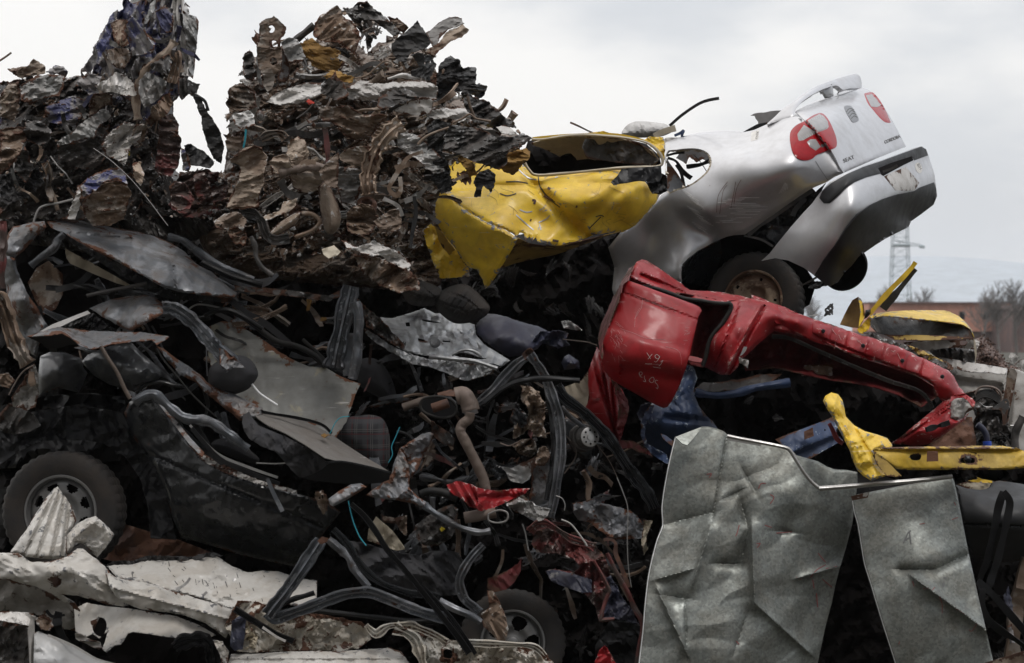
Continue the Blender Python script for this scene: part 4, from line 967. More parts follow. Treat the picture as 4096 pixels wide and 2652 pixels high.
for i in range(36):
    x = 262 + rs.gauss(35, 26); y = 620 + rs.gauss(20, 55); a = rs.uniform(.6, 1.9); l = rs.uniform(12, 50); L_.append([(x, y), (x + l * .5 * math.cos(a) + 2, y + l * .5 * math.sin(a)), (x + l * math.cos(a), y + l * math.sin(a))])
for i in range(14):
    x = rs.uniform(420, 700); y = 300 + (x - 400) * .36 + rs.uniform(0, 30); L_.append([(x, y), (x + rs.uniform(30, 120), y + rs.uniform(14, 45))])
for i in range(8):
    x = rs.uniform(770, 850); y = rs.uniform(560, 700); L_.append([(x, y), (x + rs.uniform(10, 40), y - rs.uniform(0, 20))])
L_ += [[(330, 570), (420, 600), (520, 640), (655, 648)], [(655, 700), (760, 742), (770, 900)], [(490, 350), (480, 420), (430, 500)], [(470, 420), (440, 480), (432, 560)]]
stroke('scratches', 'N', L_, 1.6, flatm('red_scratch', (.42, .22, .22), .7), pan, T, .002)
sheet('hatch_pillar', 'N', [(1128, 372), (1180, 366), (1250, 350), (1340, 366), (1440, 385), (1520, 412), (1600, 450), (1700, 488), (1813, 530), (1813, 620), (1813, 690), (1700, 650), (1590, 612), (1540, 575), (1490, 570), (1440, 590), (1380, 640), (1300, 710), (1200, 800), (1180, 850), (1120, 905), (1050, 905), (985, 870), (940, 850), (925, 800), (950, 720), (1000, 630), (1060, 560), (1110, 480), (1140, 430), (1125, 395)],
      M['redchip'], T, ctl=[(1140, 380, 11.95), (1300, 360, 12.05), (1520, 412, 12.12), (1813, 530, 12.05), (1813, 690, 11.95), (1600, 620, 11.95), (1490, 568, 12.02), (1300, 710, 11.85), (1190, 800, 11.78), (1050, 900, 11.85), (930, 820, 11.95), (1110, 480, 11.88), (1050, 700, 11.74), (1200, 560, 11.74), (1340, 500, 11.86), (1120, 820, 11.72), (1600, 520, 11.86), (1450, 470, 11.9)],
      extra=lambda x, y: .05 * np.exp(-((x - (1375 - (y - 400) * .52)) / 12.) ** 2) * (y > 395) - .035 * np.exp(-((x - (1345 - (y - 400) * .52)) / 16.) ** 2) * (y > 395) + .025 * np.exp(-((x - (1200 - (y - 380) * .38)) / 9.) ** 2) * (y > 380) - .02 * np.exp(-((y - (540 + (x - 1480) * .5)) / 14.) ** 2) * (x > 1450),
      cr=(.008, 70), rag=2, sp=7, ew=.008, roll=(10, .03))
rail = sheet('hatch_rail', 'M', [(-160, 560), (-80, 590), (0, 626), (60, 645), (115, 680), (200, 715), (330, 745), (430, 780), (560, 828), (640, 850), (760, 890), (870, 930), (980, 985), (1060, 1020), (1130, 1050), (1190, 1085), (1215, 1110), (1240, 1150), (1262, 1190), (1285, 1215), (1300, 1240), (1290, 1262), (1215, 1280), (1145, 1295), (1110, 1250), (1085, 1185),
      (1040, 1150), (960, 1112), (880, 1088), (780, 1050), (700, 1020), (600, 1005), (540, 980), (430, 940), (340, 895), (260, 860), (140, 835), (60, 818), (0, 810), (-60, 780), (-160, 735)],
      M['redchip'], T, ctl=[(-160, 560, 12.12), (0, 630, 12.05), (330, 745, 12.02), (640, 850, 11.98), (1060, 1020, 11.92), (1262, 1190, 11.9), (1290, 1250, 11.85), (1140, 1290, 11.85), (960, 1110, 11.86), (600, 1005, 11.92), (260, 860, 11.95), (0, 808, 11.95), (300, 800, 11.9), (700, 940, 11.86), (1100, 1120, 11.80), (1190, 1200, 11.78)],
      extra=lambda x, y: sum(.032 / (1 + np.exp(-(x + y * .25 - c) / 4.)) - .032 / (1 + np.exp(-(x + y * .25 - c - 120) / 4.)) for c in (60, 320, 590, 860, 1150)) + .03 * np.exp(-((y - (735 + x * .40)) / 9.) ** 2) * (x < 980) + .025 * np.exp(-((y - (905 + (x - 300) * .40)) / 8.) ** 2) * (x > 240) * (x < 1060),
      cr=(.006, 60), rag=3, sp=6, ew=.010, roll=(9, .03))
rs = random.Random(8)
stroke('scratches', 'M', [[(x, 640 + x * .36 + rs.uniform(-20, 60)), (x + rs.uniform(5, 40), 640 + x * .36 + rs.uniform(0, 80))] for x in [rs.uniform(0, 1150) for _ in range(44)]] + [[(c - 170, 690 + c * .3), (c - 185, 760 + c * .3)] for c in (320, 590, 860, 1150)], 2, flatm('rail_scratch', (.5, .3, .28), .7), rail, T, .002)
for x, y in ((65, 722), (330, 812), (602, 912), (872, 1015), (1145, 1123)):
    s = FR['M']; YY = float(on(rail, .004)(np.array([s[0] + x * s[2]]), np.array([s[1] + y * s[2]]))[0])
    lathe('rivet', [(.011, .0), (.011, .006), (.007, .010), (.0001, .010)], M['black'], T, W(s[0] + x * s[2], s[1] + y * s[2], YY), (0, -1, .1), 16)
sheet('hinge_corner', 'M', [(1210, 1265), (1300, 1242), (1345, 1270), (1372, 1298), (1362, 1345), (1310, 1372), (1290, 1402), (1240, 1420), (1195, 1415), (1205, 1350)], M['whitedirty'], T, Y=11.72, tilt=(.2, .4), cr=(.02, 40), sp=6, rag=3, roll=(10, .03),
      holes=[[(1262, 1300), (1274, 1298), (1276, 1310), (1264, 1312)], [(1296, 1278), (1306, 1280), (1304, 1292), (1294, 1290)]])
sheet('hinge_corner', 'M', [(1205, 1262), (1240, 1245), (1300, 1240), (1350, 1272), (1372, 1298), (1364, 1340), (1340, 1325), (1320, 1290), (1290, 1265), (1230, 1275), (1195, 1300)], M['redchip'], T, Y=11.68, tilt=(.1, .8), cr=(.02, 40), sp=6, rag=3)
sheet('lower_arm', 'M', [(1150, 1292), (1215, 1275), (1205, 1350), (1198, 1410), (1240, 1422), (1300, 1395), (1330, 1370), (1300, 1420), (1230, 1470), (1160, 1520), (1100, 1560), (1040, 1590), (980, 1600), (870, 1590), (800, 1580), (850, 1541), (950, 1460), (1060, 1370)], M['redchip'], T,
      ctl=[(1180, 1290, 11.78), (1200, 1410, 11.65), (1300, 1400, 11.75), (1060, 1370, 11.85), (850, 1541, 11.9), (1000, 1590, 11.8), (980, 1500, 11.68)], extra=lambda x, y: .03 * np.exp(-((y - (1560 - (x - 850) * .62)) / 8.) ** 2) + .02 * np.exp(-((y - (1500 - (x - 950) * .75)) / 8.) ** 2), sp=7, rag=2, roll=(10, .03))
sweep('hinge', 'M', [(1030, 1488), (1090, 1470), (1140, 1455), (1195, 1438)], 34, M['black'], 'box', T, Y=11.62, cr=.5, k=6)
sheet('crumpled_wing', 'N', [(98, 865), (130, 780), (160, 700), (190, 740), (195, 800), (210, 868), (245, 915), (300, 962), (345, 1020), (375, 1080), (388, 1140), (380, 1210), (360, 1270), (345, 1340), (318, 1400), (292, 1425), (250, 1370), (200, 1300), (150, 1250), (100, 1215), (74, 1185), (78, 1140), (105, 1080), (95, 1000)], M['red'], T,
      ctl=[(98, 865, 11.95), (160, 700, 12.1), (210, 868, 11.85), (300, 962, 11.95), (388, 1140, 12.0), (292, 1425, 12.05), (74, 1185, 11.95), (200, 1100, 11.82), (250, 1300, 11.88)],
      extra=lambda x, y: sum(.05 * np.exp(-((x - (c + (y - 900) * k_)) / w_) ** 2) for c, k_, w_ in ((160, .30, 11), (205, .18, 9), (255, .10, 12), (330, .02, 10))), cr=(.01, 50), sp=6, rag=2, ew=.008, roll=(10, .03))
sheet('inner_wing', 'N', [(255, 925), (300, 960), (375, 1080), (390, 1145), (375, 1230), (350, 1300), (330, 1360), (300, 1300), (320, 1150), (290, 1010)], M['darkred'], T, Y=11.8, tilt=(.8, 0), cr=(.03, 30), sp=6, rag=4)
sheet('low_flange', 'N', [(300, 1400), (345, 1380), (420, 1385), (480, 1420), (540, 1460), (560, 1500), (480, 1470), (400, 1440), (330, 1440)], M['darkred'], T, Y=11.9, cr=(.03, 40), sp=6, rag=4)
sweep('rubber_seal', 'N', [(560, 272), (620, 290), (700, 318), (790, 352), (900, 366), (1000, 382), (1080, 390), (1118, 388), (1132, 410), (1120, 450), (1070, 530), (1020, 590), (980, 650), (958, 730), (945, 790), (928, 840)], 30, M['rubber'], 'tube', T, Y=11.84, cr=.12)
sheet('hatch_cavity', 'N', [(520, 200), (700, 300), (1130, 380), (1140, 430), (1040, 600), (950, 780), (930, 850), (820, 830), (860, 600), (900, 440)], M['darkred'], T, Y=12.25, sp=12, cr=(.06, 60), roll=(30, -.2))
sheet('cavity_bar', 'N', [(820, 765), (880, 775), (925, 790), (915, 815), (860, 808), (815, 795)], M['red'], T, Y=12.0, tilt=(0, .8), sp=6)
sheet('floor_inside', 'M', [(-260, 900), (-160, 780), (0, 812), (160, 840), (340, 900), (560, 990), (800, 1060), (960, 1115), (1085, 1190), (1110, 1260), (1000, 1330), (850, 1250), (700, 1200), (560, 1170), (400, 1150), (200, 1110), (0, 1060), (-200, 1080)], M['darkred'], T, Y=12.45, sp=11, cr=((.08, 90), (.03, 40)), roll=(40, -.3))
sweep('inner_strip', 'M', [(-20, 850), (100, 862), (300, 950), (600, 1080), (800, 1160), (960, 1210), (1040, 1270), (1080, 1340)], 26, M['s_dark'], 'dbl', T, Y=12.1, cr=.15)
sheet('reflector', 'N', [(1195, 770), (1225, 700), (1250, 702), (1240, 730), (1215, 760)], M['lampclear'], T, Y=11.7, sp=5)
sheet('torn_lamp', 'N', [(1195, 775), (1215, 790), (1260, 800), (1255, 860), (1225, 835), (1190, 820)], M['s_white'], T, Y=11.75, sp=5, rag=3, cr=(.02, 20))
sheet('headlining', 'M', [(200, 1045), (400, 1040), (390, 1115), (180, 1120)], M['s_brown'], T, Y=12.3, tilt=(0, .6), sp=8, rag=3, cr=(.02, 40))

# ================================================================ blue car pieces
T = thing('blue_car', 'crushed blue car body below the hanging red panel', 'car', 'N', 800, 1500, 12)
sheet('side_panel', 'N', [(560, 1100), (650, 1145), (700, 1100), (760, 980), (800, 870), (800, 830), (840, 826), (870, 870), (888, 930), (868, 990), (870, 1060), (900, 1130), (950, 1200), (1000, 1240), (1040, 1300), (1000, 1350), (900, 1420), (800, 1500), (720, 1560), (640, 1520), (560, 1430), (500, 1400), (482, 1330), (485, 1260), (510, 1180), (540, 1150)],
      M['blue'], T, ctl=[(560, 1100, 11.95), (800, 850, 12.0), (880, 930, 12.05), (1020, 1290, 12.1), (720, 1540, 12.15), (485, 1290, 12.0), (700, 1200, 11.9), (850, 1220, 11.92), (640, 1350, 11.98), (560, 1250, 11.86)],
      extra=lambda x, y: .05 * np.exp(-((y - (1215 + (x - 700) * .1)) / 25.) ** 2) * (x > 640), cr=((.025, 90), (.01, 40)), sp=8, rag=3, ew=.012, roll=(10, .03))
sheet('wheel_lip', 'N', [(545, 1120), (575, 1125), (560, 1180), (520, 1250), (505, 1330), (520, 1400), (580, 1440), (660, 1480), (700, 1560), (640, 1540), (560, 1480), (500, 1420), (478, 1340), (482, 1250), (510, 1170)], M['blue'], T, Y=11.84, tilt=(-.6, .2), cr=(.03, 40), sp=7, rag=3)
sheet('inner_wing', 'N', [(455, 1190), (480, 1130), (540, 1110), (520, 1180), (490, 1250), (470, 1230)], M['navy'], T, Y=12.1, cr=(.03, 40), sp=8, rag=3)
sheet('brace', 'N', [(620, 1330), (660, 1345), (720, 1390), (715, 1430), (690, 1410), (640, 1370)], M['blue'], T, Y=11.8, tilt=(0, 1), sp=6)
sweep('sill', 'N', [(872, 1030), (960, 1050), (1060, 1055), (1180, 1035), (1300, 1000), (1400, 985), (1560, 960)], 58, M['blue'], 'hat', T, Y=11.95, cr=.25)
sheet('sill_top', 'N', [(870, 1000), (930, 962), (1050, 955), (1180, 940), (1300, 912), (1390, 905), (1500, 898), (1440, 945), (1340, 985), (1180, 1010), (1000, 1030), (890, 1025)], M['s_dark'], T, Y=12.0, tilt=(0, 1.2), cr=(.02, 50), sp=7, rag=4)
T2 = thing('blue_beam', 'blue steel beam with a rusty square plate between the black gap and the yellow bracket', 'beam', 'L', 200, 300, 12)
sheet('beam', 'L', [(0, 92), (120, 45), (230, 5), (330, -35), (420, -75), (450, -40), (395, 30), (400, 60), (440, 100), (400, 120), (330, 160), (250, 205), (200, 230), (130, 190), (60, 140)], M['blue'], T2, ctl=[(0, 92, 11.75), (330, -30, 11.9), (440, 100, 11.85), (230, 215, 11.7), (200, 100, 11.72)],
      extra=lambda x, y: .07 / (1 + np.exp(-(y - (195 - (x - 100) * .42)) / 7.)), cr=(.012, 70), sp=7, rag=1.5, holes=[[(318, 28), (328, 26), (330, 36), (320, 38)]])
sheet('square_plate', 'L', [(188, 42), (245, 16), (250, 70), (190, 96)], M['s_rust'], T2, Y=11.69, sp=6, cr=(.006, 20))
sweep('edge_flange', 'L', [(350, -10), (372, 30), (400, 90), (440, 120)], 26, M['darkred'], 'U', T2, Y=11.7, cr=.2)

# ================================================================ galvanised sheets
T = thing('galvanised_sheet', 'large dented galvanised sheet hanging down, left of the dark gap', 'sheet metal', 'K', 700, 1700, 11.5)
def gv(x, y):
    z = 0
    def rid(x0, y0, x1, y1, a, w_):
        L = math.hypot(x1 - x0, y1 - y0); ux, uy = (x1 - x0) / L, (y1 - y0) / L
        t = (x - x0) * ux + (y - y0) * uy; d = -(x - x0) * uy + (y - y0) * ux
        m = 1 / (1 + np.exp(-t / 25.)) / (1 + np.exp((t - L) / 25.))
        return .8 * a * m * np.exp(-np.abs(d) / w_ * (.8 + .7 * (d > 0)))
    z = z + rid(660, 70, 560, 640, .02, 12) + rid(560, 640, 430, 1050, -.05, 40) + rid(390, 1160, 400, 1500, .02, 12)
    z = z + rid(820, 640, 840, 1180, -.10, 45) + rid(740, 470, 790, 650, .06, 40) + rid(200, 1000, 440, 930, -.05, 35) + rid(210, 1060, 400, 1480, -.06, 30)
    z = z + rid(230, 1100, 420, 1130, .05, 35) + rid(590, 900, 760, 900, .07, 35) + rid(760, 880, 800, 660, .06, 35) + rid(860, 1170, 1200, 1480, -.05, 40) + rid(1000, 690, 1100, 700, .03, 25)
    z = z + rid(1120, 990, 1370, 920, -.05, 35) + rid(280, 640, 600, 560, .05, 60) + rid(800, 1200, 700, 1500, .03, 40) + rid(640, 480, 760, 420, .05, 30) + rid(760, 280, 840, 430, .03, 20)
    return z
G1 = sheet('sheet', 'K', [(322, 78), (400, 48), (500, 10), (545, 10), (600, 24), (640, 40), (662, 60), (760, 80), (900, 105), (1030, 132), (1070, 150), (1110, 195), (1180, 215), (1250, 235), (1310, 270), (1360, 288), (1430, 290), (1505, 305), (1506, 380), (1490, 500), (1472, 640), (1430, 800), (1390, 930), (1362, 1040), (1340, 1150), (1300, 1300), (1270, 1440), (1240, 1580), (1200, 1700), (60, 1700), (85, 1541), (112, 1320), (125, 1160), (145, 990), (170, 860), (205, 740), (240, 650), (234, 550), (248, 420), (280, 250)],
      M['galv'], T, ctl=[(322, 78, 11.45), (560, 10, 11.5), (900, 105, 11.5), (1200, 220, 11.52), (1500, 310, 11.55), (1480, 600, 11.5), (1370, 1000, 11.45), (1220, 1600, 11.35), (90, 1541, 11.15), (140, 1000, 11.25), (240, 600, 11.35), (700, 400, 11.38), (700, 900, 11.25), (1100, 800, 11.36), (700, 1400, 11.15), (400, 300, 11.40), (1100, 400, 11.42)],
      extra=gv, cr=((.030, 250), (.011, 100)), sp=6, oct=1, shp=12, ew=.006, roll=(6, .012))
sheet('folded_corner', 'K', [(325, 78), (495, 12), (480, 40), (440, 90), (402, 130), (370, 120)], M['galv'], T, Y=11.36, tilt=(.1, .7), sp=6, th=.006)
sweep('edge_strip', 'K', [(320, 80), (285, 240), (250, 420), (236, 560), (240, 650), (205, 740), (172, 860), (147, 990), (127, 1160), (113, 1320), (86, 1541), (60, 1700)], 9, M['steel'], 'tube', T, cr=.1, Y=11.30) if False else None
sweep('folded_rail', 'K', [(662, 72), (760, 92), (900, 118), (1030, 145), (1068, 165), (1100, 215), (1160, 310), (1215, 375), (1262, 412)], 24, M['steel'], 'hat', T, Y=11.31, cr=.12, k=3)
sweep('folded_rail', 'K', [(664, 92), (760, 108), (880, 130)], 16, M['steel'], 'flat', T, Y=11.41, cr=.2)
stroke('edge_glint', 'K', [[(326, 84), (288, 240), (254, 420), (240, 540), (244, 650), (210, 740), (178, 860), (151, 990), (131, 1160), (118, 1320), (92, 1541), (70, 1690)]], 6, M['scratch'], G1, T, .003)  # pale line paints the light caught by the cut edge
stroke('red_smears', 'K', [[(530, 320), (560, 315), (545, 340)], [(865, 412), (880, 380), (912, 378)], [(940, 450), (965, 470), (940, 510)], [(905, 648), (950, 664)], [(852, 770), (876, 766), (856, 795)], [(740, 648), (726, 700), (716, 720)], [(1110, 985), (1140, 1000)], [(1200, 990), (1240, 940), (1300, 905)], [(1300, 930), (1372, 915)], [(1215, 1000), (1225, 1060)], [(1240, 1090), (1248, 1180)], [(1280, 1000), (1340, 1050)], [(1250, 830), (1300, 890)], [(720, 1400), (740, 1420)], [(980, 700), (1080, 692)]], 5, flatm('red_smear', (.22, .05, .05), .7), G1, T, .002)
T = thing('galvanised_strip', 'narrow galvanised sheet hanging down, right of the dark gap', 'sheet metal', 'L', 1000, 1700, 11.4)
G2 = sheet('sheet', 'L', [(495, 462), (540, 448), (620, 432), (800, 396), (1000, 362), (1142, 322), (1162, 370), (1190, 500), (1215, 630), (1250, 810), (1290, 990), (1325, 1150), (1370, 1340), (1420, 1560), (1450, 1700), (820, 1700), (775, 1541), (700, 1310), (660, 1180), (612, 1020), (575, 900), (550, 760), (530, 640), (508, 560)],
      M['galv'], T, ctl=[(495, 462, 11.42), (800, 396, 11.4), (1142, 322, 11.45), (1250, 810, 11.3), (1420, 1600, 11.1), (800, 1600, 11.12), (600, 950, 11.25), (900, 800, 11.2), (1000, 1200, 11.1)],
      extra=lambda x, y: .05 * np.exp(-np.abs(y - (935 - np.abs(x - 1035) * .45 / (1 + np.exp(-(x - 1035) / 10.)))) / 30.) / (1 + np.exp(-(x - 790) / 14.)) - .06 * np.exp(-np.abs(y - (960 + (x - 860) * .72)) / 40.) / (1 + np.exp(-(x - 880) / 16.)), cr=((.016, 240), (.005, 90)), sp=7, oct=1, shp=12, ew=.006, roll=(6, .012))
sheet('folded_top', 'L', [(492, 462), (612, 432), (600, 470), (500, 490)], M['whitedirty'], T, Y=11.32, sp=6)
stroke('edge_glint', 'L', [[(500, 470), (513, 560), (536, 640), (556, 760), (580, 900), (618, 1020), (666, 1180), (706, 1310), (780, 1541), (820, 1690)]], 4, M['scratch'], G2, T, .003)  # painted glint along the left edge of the narrow sheet
stroke('red_smears', 'L', [[(1145, 612), (1185, 598)], [(935, 642), (970, 636)], [(890, 1010), (900, 1045)], [(960, 1060), (990, 1056)], [(1015, 1072), (1035, 1050)], [(1065, 1110), (1082, 1160), (1082, 1220)], [(1170, 1190), (1225, 1222)], [(1255, 1325), (1275, 1334), (1308, 1285)], [(1160, 500), (1170, 520)], [(800, 1420), (808, 1400)]], 4, bpy.data.materials['red_smear'], G2, T, .002)
stroke('dark_stain', 'L', [[(830, 765), (845, 735), (860, 700), (880, 682)], [(845, 745), (875, 725)], [(1090, 985), (1110, 992)], [(1095, 1015), (1090, 1048)], [(870, 690), (880, 770)]], 9, M['ink'], G2, T, .002)
sweep('top_rail', 'L', [(285, 412), (400, 404), (540, 392), (700, 378), (860, 366), (1000, 352), (1148, 334)], 30, M['steel'], 'hat', Y=11.22, cr=.06, sm=False, label='grey folded metal rail lying across the top of both galvanised sheets', cat='rail')

# ================================================================ yellow bracket
T = thing('yellow_bracket', 'bent yellow steel bracket and slotted beam resting on the galvanised sheets', 'bracket', 'L', 900, 340, 11.3)
sheet('arm', 'Z', [(1913, 932), (1918, 920), (1932, 912), (1948, 916), (1958, 930), (1962, 945), (1966, 968), (1985, 988), (2010, 1002), (2040, 1010), (2062, 1018), (2074, 1034), (2072, 1048), (2050, 1042), (2034, 1046), (2030, 1060), (2038, 1080), (2050, 1095), (2062, 1106), (2040, 1112), (2026, 1118), (2006, 1106), (1992, 1092), (1982, 1070), (1975, 1048), (1960, 1018), (1945, 990), (1932, 965), (1922, 950)],
      M['yellow'], T, ctl=[(1913, 932, 11.35), (1955, 925, 11.42), (1966, 968, 11.35), (2062, 1018, 11.32), (2030, 1060, 11.2), (2026, 1118, 11.12), (1945, 990, 11.3), (1985, 1030, 11.2), (1940, 940, 11.28), (1992, 1090, 11.2)],
      extra=lambda x, y: .02 * np.exp(-((x - (1945 + (y - 930) * .62)) / 5.) ** 2), cr=((.02, 50), (.006, 22)), sp=6, ew=.008, roll=(8, .03), seed=77)
sheet('toe', 'Z', [(2032, 1050), (2040, 1052), (2062, 1072), (2085, 1095), (2096, 1106), (2080, 1108), (2060, 1106), (2045, 1090), (2034, 1070)], M['yellowdark'], T, Y=11.12, tilt=(-.4, .4), sp=5, rag=1)
sheet('beam', 'Z', [(2028, 1046), (2045, 1040), (2130, 1038), (2250, 1036), (2330, 1036), (2365, 1042), (2392, 1052), (2400, 1085), (2340, 1092), (2200, 1092), (2110, 1092), (2085, 1090), (2060, 1075), (2040, 1060)], M['yellowmid'], T,
      ctl=[(2028, 1046, 11.16), (2045, 1040, 11.2), (2250, 1036, 11.32), (2392, 1050, 11.3), (2110, 1092, 11.22), (2340, 1092, 11.26), (2200, 1064, 11.18), (2060, 1060, 11.14)],
      extra=lambda x, y: -.05 * np.exp(-((y - 1042) / 3.5) ** 2) + .02 / (1 + np.exp((y - 1050) / 2.)), holes=[[(2118, 1056), (2138, 1055), (2141, 1062), (2136, 1069), (2120, 1069), (2115, 1062)], [(2236, 1064), (2262, 1064), (2266, 1070), (2262, 1076), (2236, 1076), (2232, 1070)]], sp=6, ew=.012, roll=(8, .02), cr=(.006, 50))
sheet('weld_plate', 'Z', [(2155, 1049), (2180, 1048), (2181, 1072), (2154, 1073)], M['s_rust'], T, Y=11.13, sp=5)
sheet('slot_backing', 'Z', [(2112, 1052), (2270, 1052), (2270, 1080), (2112, 1075)], M['core'], T, Y=11.3, sp=12)
s = FR['Z']
lathe('bolt', [(.022, 0), (.02, .012), (.008, .02), (.0001, .02)], M['black'], T, W(s[0] + 2249 * s[2], 1068 * s[2], 11.17), (0, -1, 0), 6)
# ================================================================ right edge
T = thing('yellow_bonnet', 'crushed yellow car roof corner lying behind the red hatch rail on the right', 'car', 'M', 1000, 1100, 12.8)
sheet('skin', 'M', [(640, 715), (690, 690), (800, 676), (950, 668), (1160, 670), (1200, 680), (1262, 712), (1310, 755), (1345, 800), (1366, 855), (1340, 800), (1290, 768), (1220, 752), (1120, 742), (1000, 730), (860, 716), (740, 706), (680, 722)], M['yellow'], T, ctl=[(690, 690, 13.1), (1160, 670, 13.3), (1366, 855, 13.0), (1120, 742, 12.85), (740, 706, 12.85), (1290, 768, 12.85)], sp=7, ew=.006, cr=(.006, 60))
sheet('inner_face', 'M', [(650, 740), (690, 708), (860, 720), (1120, 746), (1290, 770), (1345, 805), (1366, 856), (1250, 862), (1100, 872), (940, 872), (800, 850), (700, 820), (660, 780)], M['s_dark'], T, ctl=[(690, 708, 12.95), (1290, 770, 12.95), (1366, 856, 13.0), (1100, 872, 12.85), (700, 820, 12.85), (1000, 800, 13.12)], sp=7, cr=(.01, 50))
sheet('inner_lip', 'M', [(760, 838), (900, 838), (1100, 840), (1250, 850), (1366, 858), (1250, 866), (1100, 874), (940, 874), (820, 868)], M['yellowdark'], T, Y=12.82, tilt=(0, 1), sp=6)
sheet('cross_member', 'M', [(880, 890), (1000, 880), (1260, 872), (1362, 862), (1375, 900), (1375, 940), (1240, 925), (1150, 930), (1060, 945), (980, 940), (900, 920)], M['whitedirty'], T, Y=12.86, tilt=(0, -.2), sp=7, cr=(.01, 40), holes=[[(1268, 880), (1308, 878), (1314, 895), (1300, 908), (1272, 906)]])
sheet('corner_post', 'M', [(560, 800), (600, 765), (640, 715), (690, 690), (665, 730), (650, 770), (640, 800), (600, 830), (575, 822)], M['yellow'], T, Y=12.75, tilt=(-.4, .3), sp=6, cr=(.02, 40), rag=2)
sheet('hollow', 'M', [(1040, 940), (1150, 925), (1360, 930), (1378, 1030), (1250, 1020), (1120, 1000)], M['s_dark'], T, Y=13.0, sp=8, cr=(.05, 40))
sheet('torn_side', 'M', [(1362, 860), (1376, 900), (1384, 980), (1372, 1036), (1366, 960)], M['cream'], T, Y=12.8, sp=5, rag=3)
sheet('rust_seam', 'M', [(600, 812), (660, 820), (760, 860), (900, 905), (1060, 985), (1180, 1030), (1220, 1065), (1200, 1090), (1120, 1050), (980, 980), (840, 920), (700, 860), (610, 830)], M['s_dark'], T, Y=12.3, tilt=(0, .8), rag=5, cr=(.03, 30), sp=6)
sheet('moss_strip', 'M', [(900, 905), (1000, 940), (1120, 1000), (1215, 1040), (1200, 1075), (1100, 1035), (980, 970)], M['yellowdark'], T, Y=12.26, tilt=(0, .8), rag=4, cr=(.03, 30), sp=6)
sweep('yellow_post', 'M', [(645, 700), (720, 610), (800, 520), (880, 440), (940, 375), (962, 340)], 32, M['yellow'], 'flat', Y=12.9, cr=.3, sm=False, label='thin torn yellow post pointing up towards the lattice mast', cat='post')
sweep('black_lining', 'M', [(740, 660), (770, 620), (840, 540), (900, 470), (960, 385)], 46, M['s_black'], 'flat', Y=12.95, cr=.5, tw=.6, sm=False, label='charred black lining hanging off the back of the thin yellow post', cat='lining')
T = thing('yellow_fin', 'yellow folded metal fin standing beside the thin yellow post', 'scrap metal', 'M', 530, 790, 12.7)
sheet('fin', 'M', [(445, 765), (470, 710), (500, 650), (530, 600), (568, 578), (600, 625), (612, 690), (600, 740), (570, 790), (520, 785)], M['foam'], T, ctl=[(445, 765, 12.9), (530, 600, 12.85), (570, 580, 12.7), (612, 690, 12.6), (570, 790, 12.7), (520, 700, 12.9)], sp=6, ew=.02)
sheet('edge', 'M', [(568, 578), (588, 590), (608, 640), (614, 690), (605, 735), (574, 785), (585, 700), (580, 640)], M['yellow'], T, Y=12.62, tilt=(.5, .3), sp=5, rag=1.5)
shard('scrap_piece', 'M', 375, 670, 12.8, 120, 90, M['s_black'], 60, 10, 20, seed=31, label='torn black scrap standing on the red rail beside the tyre', cat='scrap')
shard('scrap_piece', 'M', 275, 700, 12.85, 100, 40, M['s_white'], 5, 10, 50, seed=32, label='small white scrap lying on the red rail near the tyre', cat='scrap')
sheet('plastic_cup', 'M', [(620, 668), (655, 662), (656, 690), (630, 720), (610, 730)], M['black'], Y=12.85, sp=5, roll=(8, .03), label='small black fitting between the yellow fin and the yellow roof', cat='fitting')
# grey-white van side
T = thing('grey_van', 'pale grey van body panel standing behind the red hatch corner at the right edge', 'van', 'M', 1500, 1541, 13)
sheet('side_panel', 'M', [(1100, 985), (1180, 995), (1300, 1030), (1400, 1050), (1500, 1062), (1600, 1072), (1640, 1062), (1760, 1110), (1760, 1700), (1300, 1700), (1250, 1500), (1200, 1200)], M['whitedirty'], T,
      ctl=[(1100, 985, 13.1), (1600, 1072, 13.1), (1760, 1110, 13.1), (1400, 1300, 13.0), (1760, 1700, 12.9), (1300, 1700, 12.9)], extra=lambda x, y: .05 / (1 + np.exp(-(y - (1125 + (x - 1200) * .14)) / 5.)) * (x < 1560) - .04 / (1 + np.exp(-(y - (1190 + (x - 1200) * .14)) / 4.)) * (x < 1560) + .05 * np.exp(-((x - (1620 - (y - 1100) * .08)) / 20.) ** 2), cr=(.01, 120), rag=2, sp=8, ew=.012, roll=(8, .03))
sheet('top_flange', 'M', [(1105, 985), (1300, 1020), (1500, 1052), (1590, 1068), (1585, 1110), (1480, 1100), (1300, 1085), (1150, 1040)], M['s_white'], T, Y=12.95, tilt=(0, 1), rag=3, cr=(.02, 60), sp=7)
sheet('post', 'M', [(1595, 1068), (1640, 1070), (1660, 1100), (1620, 1300), (1560, 1541), (1500, 1600), (1540, 1400), (1580, 1200)], M['s_brown'], T, Y=12.94, tilt=(.3, 0), sp=8, cr=(.01, 60))
# engine remains
T = thing('engine', 'dirty black engine remains with a belt pulley beside the red hatch corner', 'engine', 'M', 1450, 1541, 12.7)
sheet('block', 'M', [(1300, 1240), (1380, 1215), (1500, 1200), (1545, 1250), (1550, 1320), (1600, 1290), (1610, 1340), (1590, 1460), (1640, 1480), (1630, 1541), (1600, 1640), (1380, 1640), (1330, 1500), (1380, 1400)], M['s_dark'], T, Y=12.75, sp=8, cr=((.09, 60), (.03, 25)), rag=4)
for i in range(7):
    sweep('hose', 'M', [(1375, 1240 + i * 9), (1430, 1215 + i * 8), (1490, 1220 + i * 10), (1530, 1262 + i * 8), (1535 - i * 6, 1325)], 10, M['rubber'], 'tube', T, Y=12.6 - i * .012, cr=.1)
sweep('hose', 'M', [(1370, 1245), (1400, 1200), (1460, 1192), (1520, 1210), (1550, 1260), (1545, 1330)], 16, M['pipe'], 'tube', T, Y=12.58, cr=.1)
